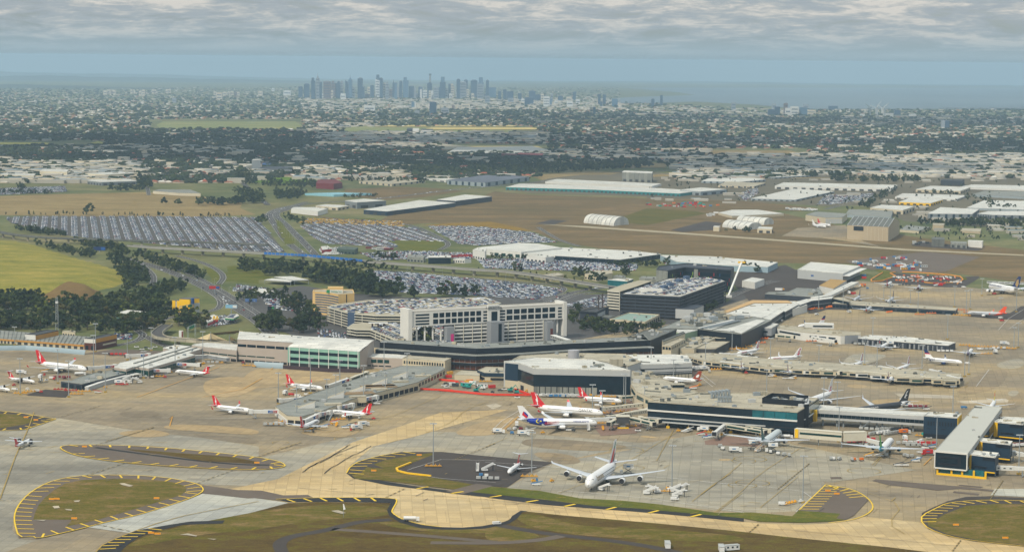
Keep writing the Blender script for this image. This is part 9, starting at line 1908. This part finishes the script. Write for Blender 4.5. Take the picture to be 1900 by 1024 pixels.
while k<120:
 x,y=rs.uniform(1215,1940),rs.uniform(325,455)
 if(y>378 and x<1680)or(y>440 and x<1720)or inb(x,y,RB)or(y>430 and rs.random()<.5):k+=0 if rs.random()<.9 else 1;continue
 k+=1;p=P(x,y);ind.append((p.x,p.y,p.z,rs.choice((0,.1,-.1)),(rs.uniform(8,34),rs.uniform(6,16),rs.uniform(3,6)),rs.choice((0,1,2,2,3))))
hs.sort(key=nd_);ind.sort(key=nd_);ft.sort(key=nd_)
hv,hf=house_geo();HN_=('terracotta-roofed','grey-roofed','charcoal-roofed','brown-roofed','pale-roofed')
hm_s=[]
for k in range(5):
 me=bpy.data.meshes.new('house');me.from_pydata(hv,[],[tuple(dict.fromkeys(f))for f in hf]);me.materials.append(HM[5]);me.materials.append(HM[k]);me.polygons.foreach_set('material_index',[0]*4+[1]*4);hm_s.append(me)
for x,y,z,a,s,k in hs[:300]:
 o=bpy.data.objects.new('house',hm_s[k]);o.location=(x,y,z);o.rotation_euler=(0,0,a);o.scale=s;COL.objects.link(o);pl='left of the long road'if PX((x,y,z))[0]<440 else 'beyond the freight estate'
 tag(o,'%s house among the trees of the suburb %s'%(HN_[k],pl),'house','houses of the suburb '+pl)
q=hs[300:];mergeinst('suburb_houses',(hv,hf),[[5]*4+[t[5]]*4 for t in q],q,HM,'mass of distant houses spreading from the estates to the city','houses')
iv=[(x,y,z)for z in(0,1)for x,y in((-.5,-.5),(.5,-.5),(.5,.5),(-.5,.5))];iff=[(0,1,5,4),(1,2,6,5),(2,3,7,6),(3,0,4,7),(4,5,6,7)]
IM=[M('far_shed_white',C(214,210,198),.7,var=.1,sc=.02),M('far_shed_cream',C(208,192,160),.7,var=.1,sc=.02),M('far_shed_grey',C(160,164,164),.7,var=.1,sc=.02),M('far_shed_blue',C(126,148,162),.7,var=.1,sc=.02),M('far_shed_wall',C(178,172,158),.8,var=.15,sc=.02)]
ims=[]
for k in range(4):me=bpy.data.meshes.new('industrial_shed');me.from_pydata(iv,[],iff);me.materials.append(IM[4]);me.materials.append(IM[k]);me.polygons.foreach_set('material_index',[0]*4+[1]);ims.append(me)
for x,y,z,a,s,k in ind[:230]:
 o=bpy.data.objects.new('industrial_shed',ims[k]);o.location=(x,y,z);o.rotation_euler=(0,0,a);o.scale=s;COL.objects.link(o);u=PX((x,y,z));pl='left industrial area'if u[0]<500 else 'area around the white tower hotel'if u[0]<720 else 'freight estate and beyond'
 tag(o,'%s-roofed low industrial shed in the %s'%(('white','cream','grey','blue-grey')[k],pl),'shed','low sheds of the '+pl)
q=ind[230:]
if q:mergeinst('industrial_roofs',(iv,iff),[[4]*4+[t[5]]for t in q],q,IM,'mass of distant pale industrial roofs','sheds')
for k in range(3):
 g=blob_geo(k+5);q=ft[k::3];mergeinst('suburb_trees',g,[[t[5]]*len(g[1])for t in q],q,[LEAF[0],LEAF[1],LEAF[6],LEAF[2]],'mass of trees filling the suburbs towards the city','trees')
print('SUB',len(hs),len(ind),len(ft))
def fsheet(name,x0,x1,y0,y1,mat,off=1.2):
 draped(name,[(x0+8,x1-8,y1),(x0,x1,(y0+y1)/2),(x0+12,x1-12,y0)],mat,off,16)
YG=grass_mat('yellow_green_field',C(148,146,60),C(168,164,72),C(180,170,90),.004,.02);OG=grass_mat('olive_airfield',C(112,122,76),C(132,138,84),C(160,150,96),.003,.01);GO=grass_mat('gold_field',C(188,168,100),C(206,184,112),C(214,196,130),.004,.02)
fsheet('field',-60,96,265,269,YG);fsheet('field',168,196,263,269,YG);fsheet('airfield_grass',290,560,226,240,OG);fsheet('airfield_grass',560,960,233,246,OG);fsheet('field',690,960,233.5,236.5,GO,3);fsheet('field',790,1000,238,242,GO,3);fsheet('field',850,1010,272,282,GO);fsheet('field',1290,1480,280,290,DRY);fsheet('field',1130,1240,303,312,DRY)
